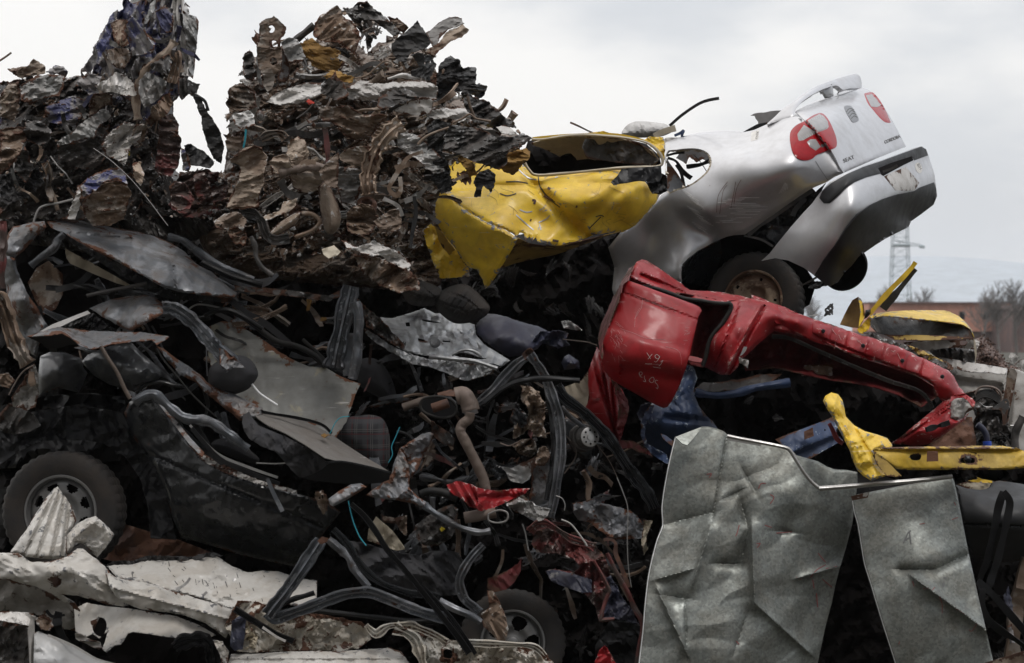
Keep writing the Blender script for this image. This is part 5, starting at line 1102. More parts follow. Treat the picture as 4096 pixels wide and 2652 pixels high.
sheet('bracket', 'M', [(1460, 1350), (1500, 1330), (1555, 1290), (1570, 1275), (1590, 1275), (1605, 1300), (1602, 1340), (1580, 1440), (1560, 1460), (1555, 1380), (1540, 1350)], M['s_dark'], T, Y=12.5, tilt=(.2, .2), sp=6, holes=[[(1572, 1292), (1586, 1290), (1590, 1304), (1576, 1308)]])
sweep('bolt', 'M', [(1610, 1462), (1650, 1462), (1685, 1460)], 17, M['steel'], 'tube', T, Y=12.5, sm=False)
sweep('blue_hose', 'M', [(1385, 1450), (1420, 1480), (1445, 1520), (1452, 1570)], 44, M['navy'], 'tube', Y=12.3, cr=.05, label='thick dark blue hose with a bright blue collar above the yellow beam', cat='hose')
sweep('hose_collar', 'M', [(1452, 1568), (1455, 1612)], 60, M['bluebit'], 'tube', Y=12.28, cr=.02, sm=False, label='ribbed bright blue collar on the end of the dark blue hose', cat='collar')
sheet('brown_panel', 'M', [(1130, 1520), (1200, 1470), (1300, 1400), (1350, 1400), (1360, 1480), (1375, 1541), (1380, 1640), (1100, 1640), (1040, 1600)], M['s_rust'], Y=12.05, tilt=(0, .3), sp=8, cr=(.02, 80), label='rust brown panel behind the lower arm of the red hatch', cat='panel')
for i, (p, w_, mt) in enumerate([([(1310, 1490), (1340, 1560), (1360, 1640)], 14, 's_dark'), ([(1400, 1300), (1440, 1330), (1490, 1330)], 6, 'steel'), ([(1540, 1500), (1600, 1560), (1640, 1660)], 10, 'rubber'), ([(1700, 1400), (1650, 1500), (1640, 1640)], 60, 's_dark')]):
    sweep('cable' if w_ < 12 else 'strut', 'M', p, w_, M[mt], 'tube', T, Y=12.45, cr=.2)
# black bumper lower right
T = thing('black_bumper', 'smooth black plastic bumper behind the narrow galvanised sheet', 'bumper', 'L', 1400, 900, 11.9)
sheet('cover', 'L', [(1170, 385), (1240, 410), (1330, 420), (1370, 412), (1395, 395), (1410, 372), (1440, 362), (1500, 366), (1580, 378), (1640, 390), (1700, 400), (1700, 860), (1620, 880), (1500, 890), (1380, 880), (1270, 860), (1240, 760), (1200, 560)], M['blackplastic'], T,
      ctl=[(1170, 385, 11.95), (1440, 362, 12.05), (1640, 390, 12.05), (1620, 470, 11.85), (1300, 480, 11.8), (1400, 640, 11.72), (1640, 640, 11.74), (1300, 860, 11.95), (1620, 860, 11.95)], extra=lambda x, y: .02 * np.exp(-((y - (640 + (x - 1200) * .05)) / 6.) ** 2) + .02 / (1 + np.exp((y - 455 - (x - 1400) * .1) / 5.)), sp=8, roll=(8, .03))
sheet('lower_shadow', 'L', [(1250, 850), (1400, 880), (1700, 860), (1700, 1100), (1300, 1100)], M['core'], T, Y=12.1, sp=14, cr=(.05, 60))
for i, p in enumerate([[(1478, 430), (1450, 520), (1425, 640), (1400, 760), (1370, 880), (1330, 1000), (1345, 1100)], [(1478, 430), (1520, 500), (1500, 620), (1470, 760), (1440, 880), (1400, 1000), (1380, 1060)], [(1310, 1010), (1400, 1090), (1500, 1200), (1620, 1340), (1700, 1440)], [(1340, 1060), (1345, 1200), (1420, 1300), (1560, 1390), (1700, 1500)]]):
    sweep('seat_belt' if i < 2 else 'rubber_strap', 'L', p, 44 if i < 2 else 48, M['black'], 'flat', Y=11.6 - .05 * i, cr=.25, tw=.8 * (i - 1),
          label=['black strap looping down over the black bumper, left strand', 'black strap looping down over the black bumper, right strand', 'broad black rubber strap slanting down to the right edge, upper', 'black rubber strap sagging to the right edge, lower'][i], cat='strap')
shard('bent_plate', 'L', 1510, 1140, 11.7, 90, 170, M['navy'], 10, 20, -10, seed=51, label='bent dark blue plate with rusty top near the right edge', cat='metal plate')
shard('bent_plate', 'L', 1520, 1360, 11.65, 80, 150, M['greycar'], 8, -30, 10, seed=52, label='bright grey blade of metal under the rubber straps at the right edge', cat='metal plate')
sweep('timber_post', 'L', [(1640, 860), (1600, 1060), (1560, 1200), (1540, 1400), (1530, 1700)], 90, M['s_brown'], 'box', Y=11.9, cr=.2, label='dirty brown post leaning at the right edge below the black bumper', cat='post')
sheet('yellow_strip', 'L', [(1250, 362), (1320, 345), (1300, 335), (1340, 350), (1420, 366), (1500, 364), (1400, 375), (1300, 372)], M['yellow'], Y=12.15, sp=5, rag=2, cr=(.01, 30), label='thin torn yellow strip above the black bumper', cat='metal strip')
sheet('cream_strip', 'L', [(1180, 385), (1250, 368), (1400, 378), (1380, 412), (1330, 425), (1250, 412)], M['cream'], Y=12.1, sp=6, cr=(.01, 40), label='cream metal strip under the thin yellow strip', cat='metal strip')
sheet('pink_brown_block', 'L', [(1340, 1545), (1480, 1505), (1620, 1460), (1700, 1450), (1700, 1700), (1340, 1700)], M['s_tan'], Y=11.0, sp=10, cr=(.02, 100), label='out of focus pinkish brown lump at the lower right corner', cat='scrap')
bpy.data.objects['pink_brown_block'].name = 'scrap_lump'
# ================================================================ crushed grey car, left
T = thing('grey_car', 'crushed grey car with rusty creases and an empty window frame at the left edge', 'car', 'E', 800, 1300, 12)
sheet('roof_panel', 'E', [(318, 60), (420, 50), (560, 58), (700, 90), (850, 115), (960, 135), (1050, 160), (1130, 190), (1200, 225), (1270, 270), (1300, 310), (1340, 350), (1400, 385), (1450, 405), (1520, 470), (1580, 520), (1625, 552), (1605, 580), (1500, 578), (1350, 560), (1215, 542), (1100, 505), (1000, 445), (850, 362), (700, 285), (600, 240), (500, 182), (440, 140), (350, 105)],
      M['greycar'], T, ctl=[(318, 60, 12.0), (420, 50, 12.1), (850, 115, 12.2), (1200, 225, 12.2), (1340, 350, 12.1), (1625, 555, 12.0), (440, 140, 11.85), (850, 362, 11.75), (1215, 542, 11.72), (900, 230, 11.95), (1180, 400, 11.82), (1400, 500, 11.85), (1300, 400, 11.93)],
      extra=lambda x, y: .05 * np.exp(-((y - (145 + (x - 500) * .10)) / 14.) ** 2) * (x > 480) * (x < 900) + .05 * np.exp(-np.abs(x - 1190 - (y - 400) * .05) / 14.) * (y > 350) - .03 * np.exp(-np.abs(y - (360 + (x - 1200) * .05)) / 12.) * (x > 1180), cr=((.03, 130), (.010, 50)), sp=8, rag=2, ew=.02, roll=(10, .04))
sheet('roof_lip', 'E', [(430, 140), (500, 185), (610, 248), (850, 372), (1000, 455), (1100, 515), (1215, 550), (1600, 588), (1600, 612), (1440, 612), (1240, 600), (1230, 625), (1100, 570), (950, 500), (800, 420), (640, 310), (500, 215)], M['darkcar'], T, Y=11.9, tilt=(0, -.8), cr=(.02, 50), sp=8, rag=3)
sheet('corner', 'E', [(90, 95), (160, 78), (250, 62), (305, 60), (315, 100), (285, 140), (240, 170), (200, 215), (165, 262), (100, 312), (60, 300), (15, 285), (40, 200), (60, 140)], M['greycar'], T, Y=11.75, tilt=(-.3, .3), cr=((.03, 80), (.01, 35)), sp=7, rag=3, roll=(12, .04))
sheet('pillar', 'E', [(8, 285), (60, 300), (105, 315), (115, 380), (150, 470), (180, 540), (205, 590), (250, 640), (290, 720), (325, 770), (300, 850), (270, 900), (245, 985), (190, 960), (130, 820), (80, 700), (50, 560), (30, 430), (10, 340)], M['greycar'], T,
      ctl=[(8, 285, 11.8), (105, 315, 11.7), (205, 590, 11.75), (325, 770, 11.85), (245, 985, 11.9), (50, 560, 11.95), (150, 600, 11.7)], cr=((.03, 70), (.01, 30)), sp=7, rag=3, roll=(12, .04))
sweep('window_post', 'E', [(210, 365), (290, 300), (370, 240), (400, 180), (440, 150)], 55, M['railgrey'], 'hat', T, Y=11.9, cr=.2)
sheet('pale_lining', 'E', [(448, 248), (470, 262), (600, 330), (760, 420), (930, 520), (800, 485), (640, 420), (480, 350), (455, 310)], M['cream'], T, Y=12.1, tilt=(0, -.5), cr=(.02, 60), sp=8)
sheet('door_lining', 'E', [(190, 480), (250, 380), (330, 330), (430, 420), (430, 560), (380, 660), (300, 700), (240, 600)], M['s_brown'], T, Y=12.4, cr=(.02, 80), sp=9)
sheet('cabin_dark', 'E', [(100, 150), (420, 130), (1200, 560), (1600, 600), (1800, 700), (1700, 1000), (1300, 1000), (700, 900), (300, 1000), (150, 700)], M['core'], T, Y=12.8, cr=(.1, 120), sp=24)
sweep('bar', 'E', [(595, 570), (700, 545), (1005, 485)], 24, M['s_dark'], 'tube', T, Y=11.9, sm=False)
sheet('bulged_panel', 'E', [(610, 655), (680, 625), (760, 595), (900, 568), (1000, 566), (1060, 580), (1112, 622), (1115, 690), (1060, 730), (980, 770), (905, 812), (840, 790), (760, 745), (680, 700)], M['greycar'], T,
      ctl=[(610, 655, 12.1), (900, 568, 12.05), (1112, 622, 11.8), (905, 812, 11.7), (760, 745, 11.85), (1000, 680, 11.65), (800, 650, 11.9)], cr=((.03, 80), (.01, 35)), sp=7, rag=2, roll=(10, .04))
sheet('air_grille', 'E', [(420, 782), (500, 740), (610, 695), (640, 690), (700, 745), (765, 800), (700, 805), (560, 800), (430, 790)], M['black'], T, Y=11.85, tilt=(0, .5), sp=5, cr=((.02, 14), (.02, 30)), label='black plastic air grille')
sheet('pale_edge', 'E', [(270, 815), (360, 765), (500, 710), (600, 672), (620, 690), (520, 730), (430, 775), (330, 815)], M['steel'], T, Y=11.82, tilt=(0, 1), sp=6)
sweep('bent_post', 'E', [(1115, 655), (1180, 655), (1260, 700), (1340, 770), (1420, 860), (1490, 940), (1560, 1010), (1600, 1060)], 105, M['railgrey'], 'dbl', T, Y=11.55, cr=.2, taper=(.9, 1.1))
sheet('post_tip', 'E', [(1500, 930), (1560, 940), (1610, 1000), (1680, 1066), (1610, 1060), (1560, 1082), (1510, 1040)], M['greycar'], T, Y=11.5, tilt=(.4, .3), sp=6, rag=2, cr=(.02, 30))
sheet('torn_strip', 'E', [(185, 850), (260, 825), (400, 782), (470, 790), (520, 798), (700, 815), (860, 818), (1000, 820), (1060, 830), (1155, 850), (1110, 880), (1075, 905), (1040, 872), (900, 885), (760, 900), (690, 920), (620, 936), (560, 915), (500, 870), (430, 828), (300, 845)], M['greycar'], T, ctl=[(185, 850, 11.5), (470, 790, 11.7), (1000, 820, 11.55), (1155, 850, 11.5), (620, 936, 11.45), (430, 830, 11.4), (900, 885, 11.48)],
      extra=lambda x, y: .04 * np.exp(-((x - 520 + (y - 840)) / 20.) ** 2), cr=((.03, 60), (.01, 25)), sp=6, rag=3)
sheet('strip_underside', 'E', [(190, 852), (300, 846), (430, 832), (500, 870), (560, 912), (480, 905), (400, 930), (320, 930), (290, 900)], M['black'], T, Y=11.6, tilt=(0, -1), sp=7)
for nm, pts, c in (('wing_panel', [(275, 985), (340, 955), (450, 960), (560, 1000), (570, 1060), (600, 1100), (570, 1170), (540, 1235), (400, 1200), (300, 1240), (265, 1270), (262, 1120)], [(275, 985, 11.8), (560, 1000, 11.85), (400, 1080, 11.62), (540, 1235, 11.85), (265, 1260, 11.8)]),
                   ('bonnet', [(560, 1020), (600, 975), (690, 935), (820, 895), (900, 890), (960, 950), (1040, 1020), (1120, 1090), (1200, 1160), (1280, 1195), (1180, 1180), (1100, 1152), (1010, 1165), (950, 1200), (925, 1232), (850, 1205), (750, 1180), (640, 1115), (590, 1060)], [(560, 1020, 11.85), (900, 890, 12.0), (1280, 1195, 11.9), (925, 1232, 11.8), (700, 1000, 11.68), (900, 1050, 11.62), (750, 1180, 11.85), (1050, 1110, 11.7)])):
    sheet(nm, 'E', pts, M['darkgrey'] if 'darkgrey' in M else M['darkcar'], T, ctl=c, cr=((.04, 120), (.008, 50)), sp=7, roll=(12, .05), ew=.012)
sweep('lower_edge', 'E', [(930, 1235), (1000, 1180), (1100, 1162), (1200, 1185), (1290, 1195)], 26, M['darkcar'], 'hat', T, Y=11.72, cr=.2)
sheet('lower_body', 'E', [(0, 1340), (80, 1300), (200, 1320), (270, 1260), (420, 1250), (600, 1240), (850, 1260), (900, 1500), (820, 1700), (-40, 1760), (-40, 1400)], M['black'], T, Y=12.2, cr=((.08, 120), (.03, 50)), sp=14)
sweep('broken_stick', 'E', [(690, 915), (740, 1000), (800, 1090), (850, 1200), (890, 1275)], 28, M['pipe'], 'tube', Y=11.45, cr=.1, label='thin brown stick leaning on the dark dented bonnet', cat='stick')
# long posts sweeping right
sheet('long_post', 'E', [(1070, 915), (1120, 930), (1190, 990), (1290, 1050), (1380, 1120), (1420, 1165), (1500, 1205), (1600, 1240), (1700, 1290), (1798, 1340), (1798, 1400), (1640, 1430), (1600, 1390), (1500, 1310), (1400, 1230), (1340, 1160), (1230, 1110), (1150, 1020)], M['greycar'], T,
      ctl=[(1070, 915, 11.75), (1290, 1050, 11.75), (1500, 1205, 11.65), (1798, 1340, 11.6), (1640, 1430, 11.55), (1400, 1230, 11.6), (1230, 1110, 11.65)], cr=((.04, 80), (.012, 30)), sp=7, rag=3, roll=(12, .04))
sweep('door_post', 'E', [(920, 1300), (980, 1262), (1050, 1245), (1110, 1285), (1180, 1350), (1270, 1410), (1360, 1420), (1450, 1440), (1540, 1500), (1620, 1560), (1700, 1620)], 66, M['railgrey'], 'hat', T, Y=11.5, cr=.3, k=4)
sweep('window_seal', 'E', [(1070, 930), (1120, 1010), (1220, 1130), (1300, 1230), (1400, 1330), (1480, 1400)], 14, M['rubber'], 'tube', T, Y=11.6)
# side strips at right of roof
for i, (p, w_, mt) in enumerate([([(1150, 165), (1250, 190), (1330, 250), (1400, 300), (1520, 370), (1640, 420), (1740, 460)], 46, 'railgrey'), ([(1380, 340), (1500, 400), (1620, 450), (1798, 500)], 40, 'black'), ([(1290, 665), (1350, 630), (1450, 640), (1560, 670)], 12, 'steel'), ([(1400, 710), (1500, 670), (1620, 690), (1798, 800)], 40, 'black')]):
    sweep('roof_strip', 'E', p, w_, M[mt], 'hat', T, Y=12.1 - i * .05, cr=.25)
# left brown strips
T = thing('brown_frame', 'dirty brown folded sheet metal strips at the left picture edge', 'scrap metal', 'E', 60, 1000, 11.7)
sweep('strip', 'E', [(-30, 560), (30, 660), (70, 800), (120, 920), (190, 1040)], 110, M['s_brown'], 'dbl', T, Y=11.5, cr=.3)
sweep('strip', 'E', [(15, 60), (20, 200), (5, 320), (0, 520)], 70, M['s_maroon'], 'hat', T, Y=11.7, cr=.4)
sheet('flap', 'E', [(-20, 1110), (60, 1100), (100, 1150), (60, 1200), (-20, 1180)], M['s_brown'], T, Y=11.5, cr=(.05, 40), rag=4, sp=7)
T = thing('cream_scrap', 'crumpled cream metal piece with a buckle beside the dark grey wing at the left', 'scrap metal', 'E', 170, 1320, 11.6)
sheet('sheet', 'E', [(205, 1080), (240, 1040), (262, 1100), (262, 1250), (240, 1330), (180, 1350), (90, 1330), (80, 1270), (130, 1200)], M['whitedirty'], T, Y=11.55, cr=((.05, 50), (.02, 20)), rag=4, sp=7)
sweep('buckle', 'E', [(220, 1090), (218, 1140), (228, 1190)], 34, M['s_brown'], 'box', T, Y=11.45, cr=.4)
sweep('cord', 'E', [(235, 1045), (170, 1080), (120, 1140), (60, 1250)], 10, M['pipe'], 'tube', Y=11.42, label='thin tan cord hanging beside the cream scrap at the left', cat='cord')
sheet('dirty_flap', 'E', [(0, 1370), (60, 1310), (150, 1330), (230, 1380), (280, 1460), (200, 1500), (90, 1520), (0, 1500)], M['s_dark'], Y=11.75, cr=(.04, 60), sp=8, rag=3, label='dark oily metal flap above the left tyre', cat='metal plate')
# ---- scratched plate
T = thing('metal_plate', 'big scratched grey metal plate with a rusty yellow top edge behind the headrest', 'metal plate', 'G', 300, 850, 11.9)
sheet('plate', 'G', [(-170, 240), (-100, 205), (0, 222), (60, 262), (170, 330), (260, 395), (340, 445), (440, 485), (540, 495), (640, 550), (700, 572), (762, 592), (730, 650), (700, 740), (670, 830), (600, 930), (480, 870), (330, 820), (160, 770), (60, 740), (-60, 700), (-140, 600), (-180, 420)], M['plate'], T,
      ctl=[(-170, 240, 12.15), (260, 395, 12.08), (762, 592, 11.95), (600, 930, 11.75), (0, 700, 11.85), (300, 600, 11.93), (-100, 500, 12.05)], cr=((.012, 160), (.004, 60)), rag=3, sp=8, ew=.03)
# headrests and seats
def puff(name, fr, pts, Y, mt, d, par=None, sp=7, cr=(.004, 60), **tg):
    f = FR[fr]; pp = resample(np.array(catmull([(f[0] + p[0] * f[2], f[1] + p[1] * f[2]) for p in pts], True, 5)), sp)
    R = max(np.ptp(pp[:, 0]), np.ptp(pp[:, 1])) * .28
    def dep(X, Yy):
        q = np.clip(bdist(X, Yy, pp) / R, 0, 1)
        return Y - d * np.sqrt(1 - (1 - q) ** 2)
    return sheet(name, fr, pts, M[mt], par, depth=dep, sm=1, sp=sp, cr=cr, th=.02, ew=.003, **tg)
T = thing('headrest', 'round charcoal headrest with two chrome rods in front of the scratched plate', 'headrest', 'E', 1600, 1240, 11.6)
puff('cushion', 'E', [(1425, 1150), (1440, 1060), (1520, 1005), (1620, 978), (1700, 995), (1750, 1050), (1768, 1110), (1740, 1165), (1690, 1215), (1600, 1245), (1510, 1225), (1450, 1195)], 11.75, 'fabric', .14, T)
sweep('rod', 'E', [(1725, 1175), (1760, 1220), (1800, 1255), (1900, 1320)], 16, M['scratch'], 'tube', T, Y=11.7)
sweep('rod', 'E', [(1415, 910), (1415, 1020), (1420, 1120)], 8, M['chrome'], 'tube', T, Y=11.72)
T = thing('car_seat', 'plaid car seat back beside the ribbed black box', 'seat', 'G', 800, 1100, 11.9)
puff('backrest', 'G', [(590, 880), (620, 820), (700, 795), (830, 785), (900, 815), (935, 900), (940, 1000), (930, 1090), (880, 1130), (760, 1060), (640, 980), (590, 930)], 12.0, 'plaid', .12, T)
T = thing('dark_seat', 'dark brown car seat back standing behind the plaid seat', 'seat', 'G', 850, 700, 12.1)
puff('backrest', 'G', [(735, 470), (780, 436), (850, 440), (910, 490), (950, 560), (975, 640), (980, 710), (900, 690), (800, 640), (745, 590)], 12.25, 'fabric', .12, T)
puff('cushion', 'F', [(1370, 120), (1420, 90), (1500, 92), (1600, 150), (1680, 220), (1640, 250), (1500, 210), (1400, 160)], 11.8, 'fabric', .08, label='small grey cushion squeezed under the long rusty post', cat='cushion')
# ribbed black box (boot tray)
T = thing('boot_tray', 'black box with a ribbed grey lid and torn charcoal cloth on its side', 'box', 'G', 500, 1200, 11.4)
sheet('ribbed_lid', 'G', [(60, 742), (130, 775), (250, 790), (400, 815), (520, 850), (560, 890), (650, 955), (780, 1040), (900, 1110), (942, 1138), (850, 1120), (740, 1092), (620, 1070), (540, 1050), (420, 970), (300, 900), (190, 850), (130, 810)], M['lid'], T,
      ctl=[(60, 742, 11.75), (520, 850, 11.85), (942, 1138, 11.55), (620, 1070, 11.25), (300, 900, 11.35), (130, 810, 11.5)], extra=lambda x, y: .008 * np.sin((y - x * .62) / 7.), sp=5, ew=.01)
sheet('cloth_side', 'G', [(28, 830), (35, 780), (62, 745), (90, 800), (130, 850), (200, 880), (300, 920), (420, 985), (500, 1040), (560, 1080), (520, 1120), (440, 1160), (380, 1172), (330, 1120), (280, 1060), (230, 1010), (150, 980), (70, 930), (40, 880)], M['fabric'], T,
      ctl=[(28, 830, 11.5), (62, 745, 11.65), (560, 1080, 11.3), (380, 1172, 11.4), (230, 940, 11.25), (100, 870, 11.35)], cr=((.03, 70), (.01, 30)), sp=7)
sheet('box_side', 'G', [(560, 1085), (640, 1072), (760, 1098), (942, 1140), (935, 1185), (880, 1205), (760, 1215), (600, 1205), (470, 1190), (390, 1172), (450, 1155), (520, 1120)], M['black'], T, Y=11.3, tilt=(0, -.4), sp=8)
sweep('rim', 'G', [(70, 745), (200, 775), (350, 800), (480, 830), (540, 858), (580, 900)], 18, M['black'], 'U', T, Y=11.62, cr=.1)
sweep('rim', 'G', [(540, 1078), (640, 1072), (780, 1098), (942, 1140)], 12, M['darkcar'], 'box', T, Y=11.22, cr=.1)
shard('rust_lump', 'G', 540, 905, 11.5, 60, 45, M['foam'], 20, 0, 30, seed=9, label='small yellow brown crumb lying on the ribbed lid', cat='scrap')
sweep('cyan_cord', 'G', [(690, 795), (640, 800), (605, 830), (580, 880), (570, 900)], 6, M['cyan'], 'tube', Y=11.55, label='thin cyan cord at the edge of the scratched plate', cat='cord')
sweep('cyan_cord', 'G', [(1000, 860), (975, 920), (950, 980), (955, 1030), (930, 1080)], 6, M['cyan'], 'tube', Y=11.5, label='thin cyan cord hanging right of the plaid seat', cat='cord')
sweep('cyan_cord', 'H', [(780, 205), (800, 300), (830, 400), (870, 490), (922, 560)], 10, M['cyan'], 'tube', Y=11.1, label='cyan cord hanging in the dark gap below the ribbed box', cat='cord')

# ================================================================ black car, lower left
T = thing('black_car', 'black crushed car lying above the white car with one front wheel', 'car', 'F', 1100, 1250, 11.9)
sheet('door', 'Z', [(288, 960), (300, 935), (325, 915), (345, 912), (372, 935), (400, 975), (440, 1030), (470, 1063), (520, 1092), (600, 1122), (700, 1150), (760, 1165), (792, 1190), (760, 1230), (720, 1280), (690, 1318), (640, 1308), (560, 1290), (470, 1262), (420, 1250), (400, 1200), (385, 1140), (360, 1085), (320, 1030), (292, 1000)], M['darkcar'], T,
      ctl=[(288, 960, 11.9), (345, 912, 11.75), (470, 1063, 11.55), (700, 1150, 11.5), (792, 1190, 11.6), (690, 1318, 11.8), (470, 1262, 11.7), (360, 1085, 11.75), (500, 1160, 11.5), (620, 1220, 11.58)],
      extra=lambda x, y: .03 / (1 + np.exp(-(y - (1175 + (x - 400) * .42)) / 4.)) + .02 * np.exp(-((y - (1080 + (x - 400) * .42)) / 6.) ** 2), cr=(.012, 60), sp=8, roll=(10, .05), seed=21)
sheet('front_wing', 'Z', [(288, 960), (320, 1030), (360, 1085), (385, 1140), (398, 1200), (410, 1255), (350, 1250), (345, 1180), (325, 1110), (290, 1060), (240, 1030), (180, 1020), (100, 1025), (40, 1050), (0, 1080), (-20, 1000), (60, 960), (180, 940)], M['black'], T, Y=11.85, tilt=(.2, .2), cr=(.03, 50), sp=9, seed=22)
sheet('belt_line', 'Z', [(345, 915), (372, 930), (402, 968), (445, 1020), (475, 1052), (470, 1062), (438, 1030), (398, 978), (370, 940)], M['greycar'], T, Y=11.5, tilt=(0, .8), sp=5, rag=1)
sheet('torn_edge', 'Z', [(440, 1035), (475, 1055), (530, 1085), (600, 1115), (690, 1140), (690, 1147), (600, 1125), (520, 1097), (470, 1070)], M['s_white'], T, Y=11.46, tilt=(0, .8), sp=4, rag=1.2, cr=(.02, 10)) 
for i, (p, w_, mt) in enumerate([([(1150, -10), (1290, 130), (1480, 290)], 22, 'darkcar'), ([(1230, 0), (1400, 180), (1600, 270), (1800, 340)], 16, 'steel'), ([(1240, 20), (1420, 215), (1620, 310), (1810, 380)], 26, 'black'), ([(1660, 245), (1790, 250), (1900, 240)], 8, 'steel')]):
    sweep('window_channel', 'F', p, w_, M[mt], 'box', T, Y=11.5 - .02 * i, cr=.1)
sheet('inner_wall', 'F', [(640, 860), (700, 700), (800, 640), (1000, 700), (1200, 760), (1380, 830), (1200, 880), (950, 870), (800, 900)], M['s_rust'], T, Y=12.3, sp=12, cr=(.03, 60))
ctr = W(420 * .6176, 1700 + 560 * .6176, 11.78)
wheel(None, ctr, (-.08, -.99, .05), .325, .2, M['rim'], 'slots', T)
for i, (p, w_) in enumerate([([(1730, 345), (1770, 440), (1830, 560)], 26), ([(205, 30), (250, 250), (300, 400)], 3)][:1]):
    sweep('loose_rod', 'F', p, w_, M['railgrey'], 'flat', Y=11.2, cr=.1, sm=False, label='grey flat rod leaning on the black door', cat='rod')

# ================================================================ white crushed car, bottom
T = thing('white_car', 'crushed white car with torn burnt edges at the bottom left', 'car', 'F', 900, 1600, 11.3)
sheet('folded_wing', 'F', [(68, 822), (110, 760), (170, 680), (215, 600), (255, 540), (310, 455), (350, 410), (375, 395), (405, 440), (430, 470), (460, 520), (485, 580), (495, 620), (470, 670), (430, 720), (425, 800), (430, 862), (340, 870), (250, 862), (130, 848)], M['white'], T,
      ctl=[(68, 822, 11.3), (350, 410, 11.45), (490, 600, 11.4), (430, 862, 11.25), (250, 860, 11.2), (280, 640, 11.3)], extra=lambda x, y: sum(.035 * np.exp(-((x - (c + (860 - y) * k_)) / 10.) ** 2) for c, k_ in ((150, .48), (235, .36), (330, .22), (405, .12))), cr=(.01, 50), sp=6, rag=2, roll=(10, .04))
sheet('burnt_patch', 'F', [(255, 540), (290, 470), (350, 405), (400, 440), (380, 500), (300, 520)], M['s_black'], T, Y=11.50, sp=8, rag=4) if False else None
sheet('folded_corner', 'F', [(430, 720), (470, 670), (500, 640), (560, 605), (620, 590), (650, 615), (700, 660), (742, 712), (710, 760), (680, 800), (630, 862), (600, 830), (540, 770), (490, 760), (430, 860), (425, 790)], M['white'], T, Y=11.22, cr=((.06, 80), (0.015, 30), (.006, 22)), sp=6, rag=2, roll=(8, .03))
sheet('front_panel', 'F', [(-60, 835), (0, 828), (115, 828), (150, 850), (200, 885), (320, 885), (430, 852), (500, 800), (540, 800), (600, 850), (640, 880), (685, 915), (700, 960), (705, 1040), (740, 1090), (800, 1130), (860, 1160), (800, 1175), (700, 1165), (600, 1130), (500, 1105), (400, 1098), (480, 1150), (420, 1150), (330, 1100), (240, 1050), (150, 1030), (60, 1005), (-60, 990)], M['white'], T,
      ctl=[(-60, 835, 11.3), (200, 885, 11.2), (540, 800, 11.2), (685, 915, 11.15), (860, 1160, 11.15), (400, 1100, 11.2), (240, 1050, 11.2), (-60, 990, 11.3), (300, 960, 11.0), (560, 980, 10.98), (100, 930, 11.1)], extra=lambda x, y: .06 * np.exp(-(((x - 440) / 45.) ** 2 + ((y - 980) / 35.) ** 2)), cr=((.05, 120), (0.018, 45), (.006, 22)), sp=7, rag=2, roll=(7, .02), an=(15, 2),
      holes=[[(342, 1000), (370, 988), (392, 1005), (392, 1035), (368, 1048), (342, 1030)]])
sheet('hole_backing', 'F', [(320, 980), (410, 975), (415, 1060), (325, 1060)], M['s_rust'], T, Y=11.12, sp=12)
sheet('sill', 'F', [(690, 925), (720, 965), (760, 990), (900, 1012), (1000, 1035), (1100, 1068), (1200, 1098), (1300, 1130), (1400, 1160), (1505, 1195), (1505, 1280), (1480, 1340), (1465, 1385), (1400, 1330), (1330, 1282), (1200, 1235), (1100, 1215), (1000, 1205), (900, 1190), (800, 1150), (740, 1100), (705, 1040)], M['white'], T,
      ctl=[(690, 925, 11.15), (900, 1012, 11.2), (1200, 1098, 11.2), (1505, 1195, 11.2), (1465, 1385, 11.15), (1200, 1235, 11.1), (900, 1190, 11.1), (1000, 1110, 10.95), (1300, 1200, 10.95), (750, 1040, 11.0)], extra=lambda x, y: -.03 * np.exp(-((y - (1045 + (x - 700) * .27)) / 10.) ** 2) * (x > 740), cr=((.02, 90), (0.012, 35), (.006, 22)), sp=7, rag=2, roll=(7, .02), an=(15, 2))
sheet('rear_wing', 'F', [(690, 915), (740, 905), (860, 905), (950, 872), (1050, 865), (1150, 872), (1250, 868), (1320, 850), (1385, 842), (1440, 870), (1500, 915), (1600, 955), (1700, 940), (1800, 950), (1900, 980), (2050, 1010), (2050, 1180), (1781, 1160), (1600, 1180), (1500, 1195), (1300, 1130), (1100, 1068), (900, 1012), (760, 990)], M['white'], T,
      ctl=[(690, 915, 11.5), (1050, 865, 11.62), (1385, 842, 11.6), (2050, 1010, 11.6), (2050, 1180, 11.3), (1500, 1195, 11.3), (900, 1012, 11.32), (1200, 980, 11.42), (1650, 1080, 11.35)], cr=((.025, 120), (0.015, 45), (.006, 22)), sp=8, rag=3, roll=(7, .02), an=(15, 2))
sheet('burnt_rim', 'F', [(690, 905), (740, 880), (860, 880), (940, 852), (1050, 845), (1150, 852), (1250, 850), (1320, 832), (1385, 822), (1440, 850), (1400, 850), (1320, 860), (1250, 876), (1050, 875), (950, 885), (860, 912), (760, 910)], M['s_black'], T, Y=11.58, sp=7, rag=4, cr=(.03, 30))
rs = random.Random(12)
for nm, (xa, xb, ya, yb), sl in (('rear_wing', (1080, 1760, 880, 1140), .1), ('sill', (760, 1480, 1050, 1150), .26)):
    o_ = bpy.data.objects[nm]
    stroke('scrapes', 'F', [[(x, y), (x + rs.uniform(4, 22), y + rs.uniform(10, 45))] for x, y in [(rs.uniform(xa, xb), 0) for _ in range(26)] for y in [rs.uniform(ya, yb) + (x - xa) * sl]], 4, M['s_black'], o_, T, .002)
stroke('bare_patches', 'F', [[(1120, 1065), (1170, 1050), (1210, 1020), (1232, 990)], [(850, 990), (862, 950)], [(1320, 1100), (1340, 1080)], [(1510, 1010), (1525, 995)], [(1380, 950), (1400, 990)]], 16, M['steel'], bpy.data.objects['rear_wing'], T, .002)
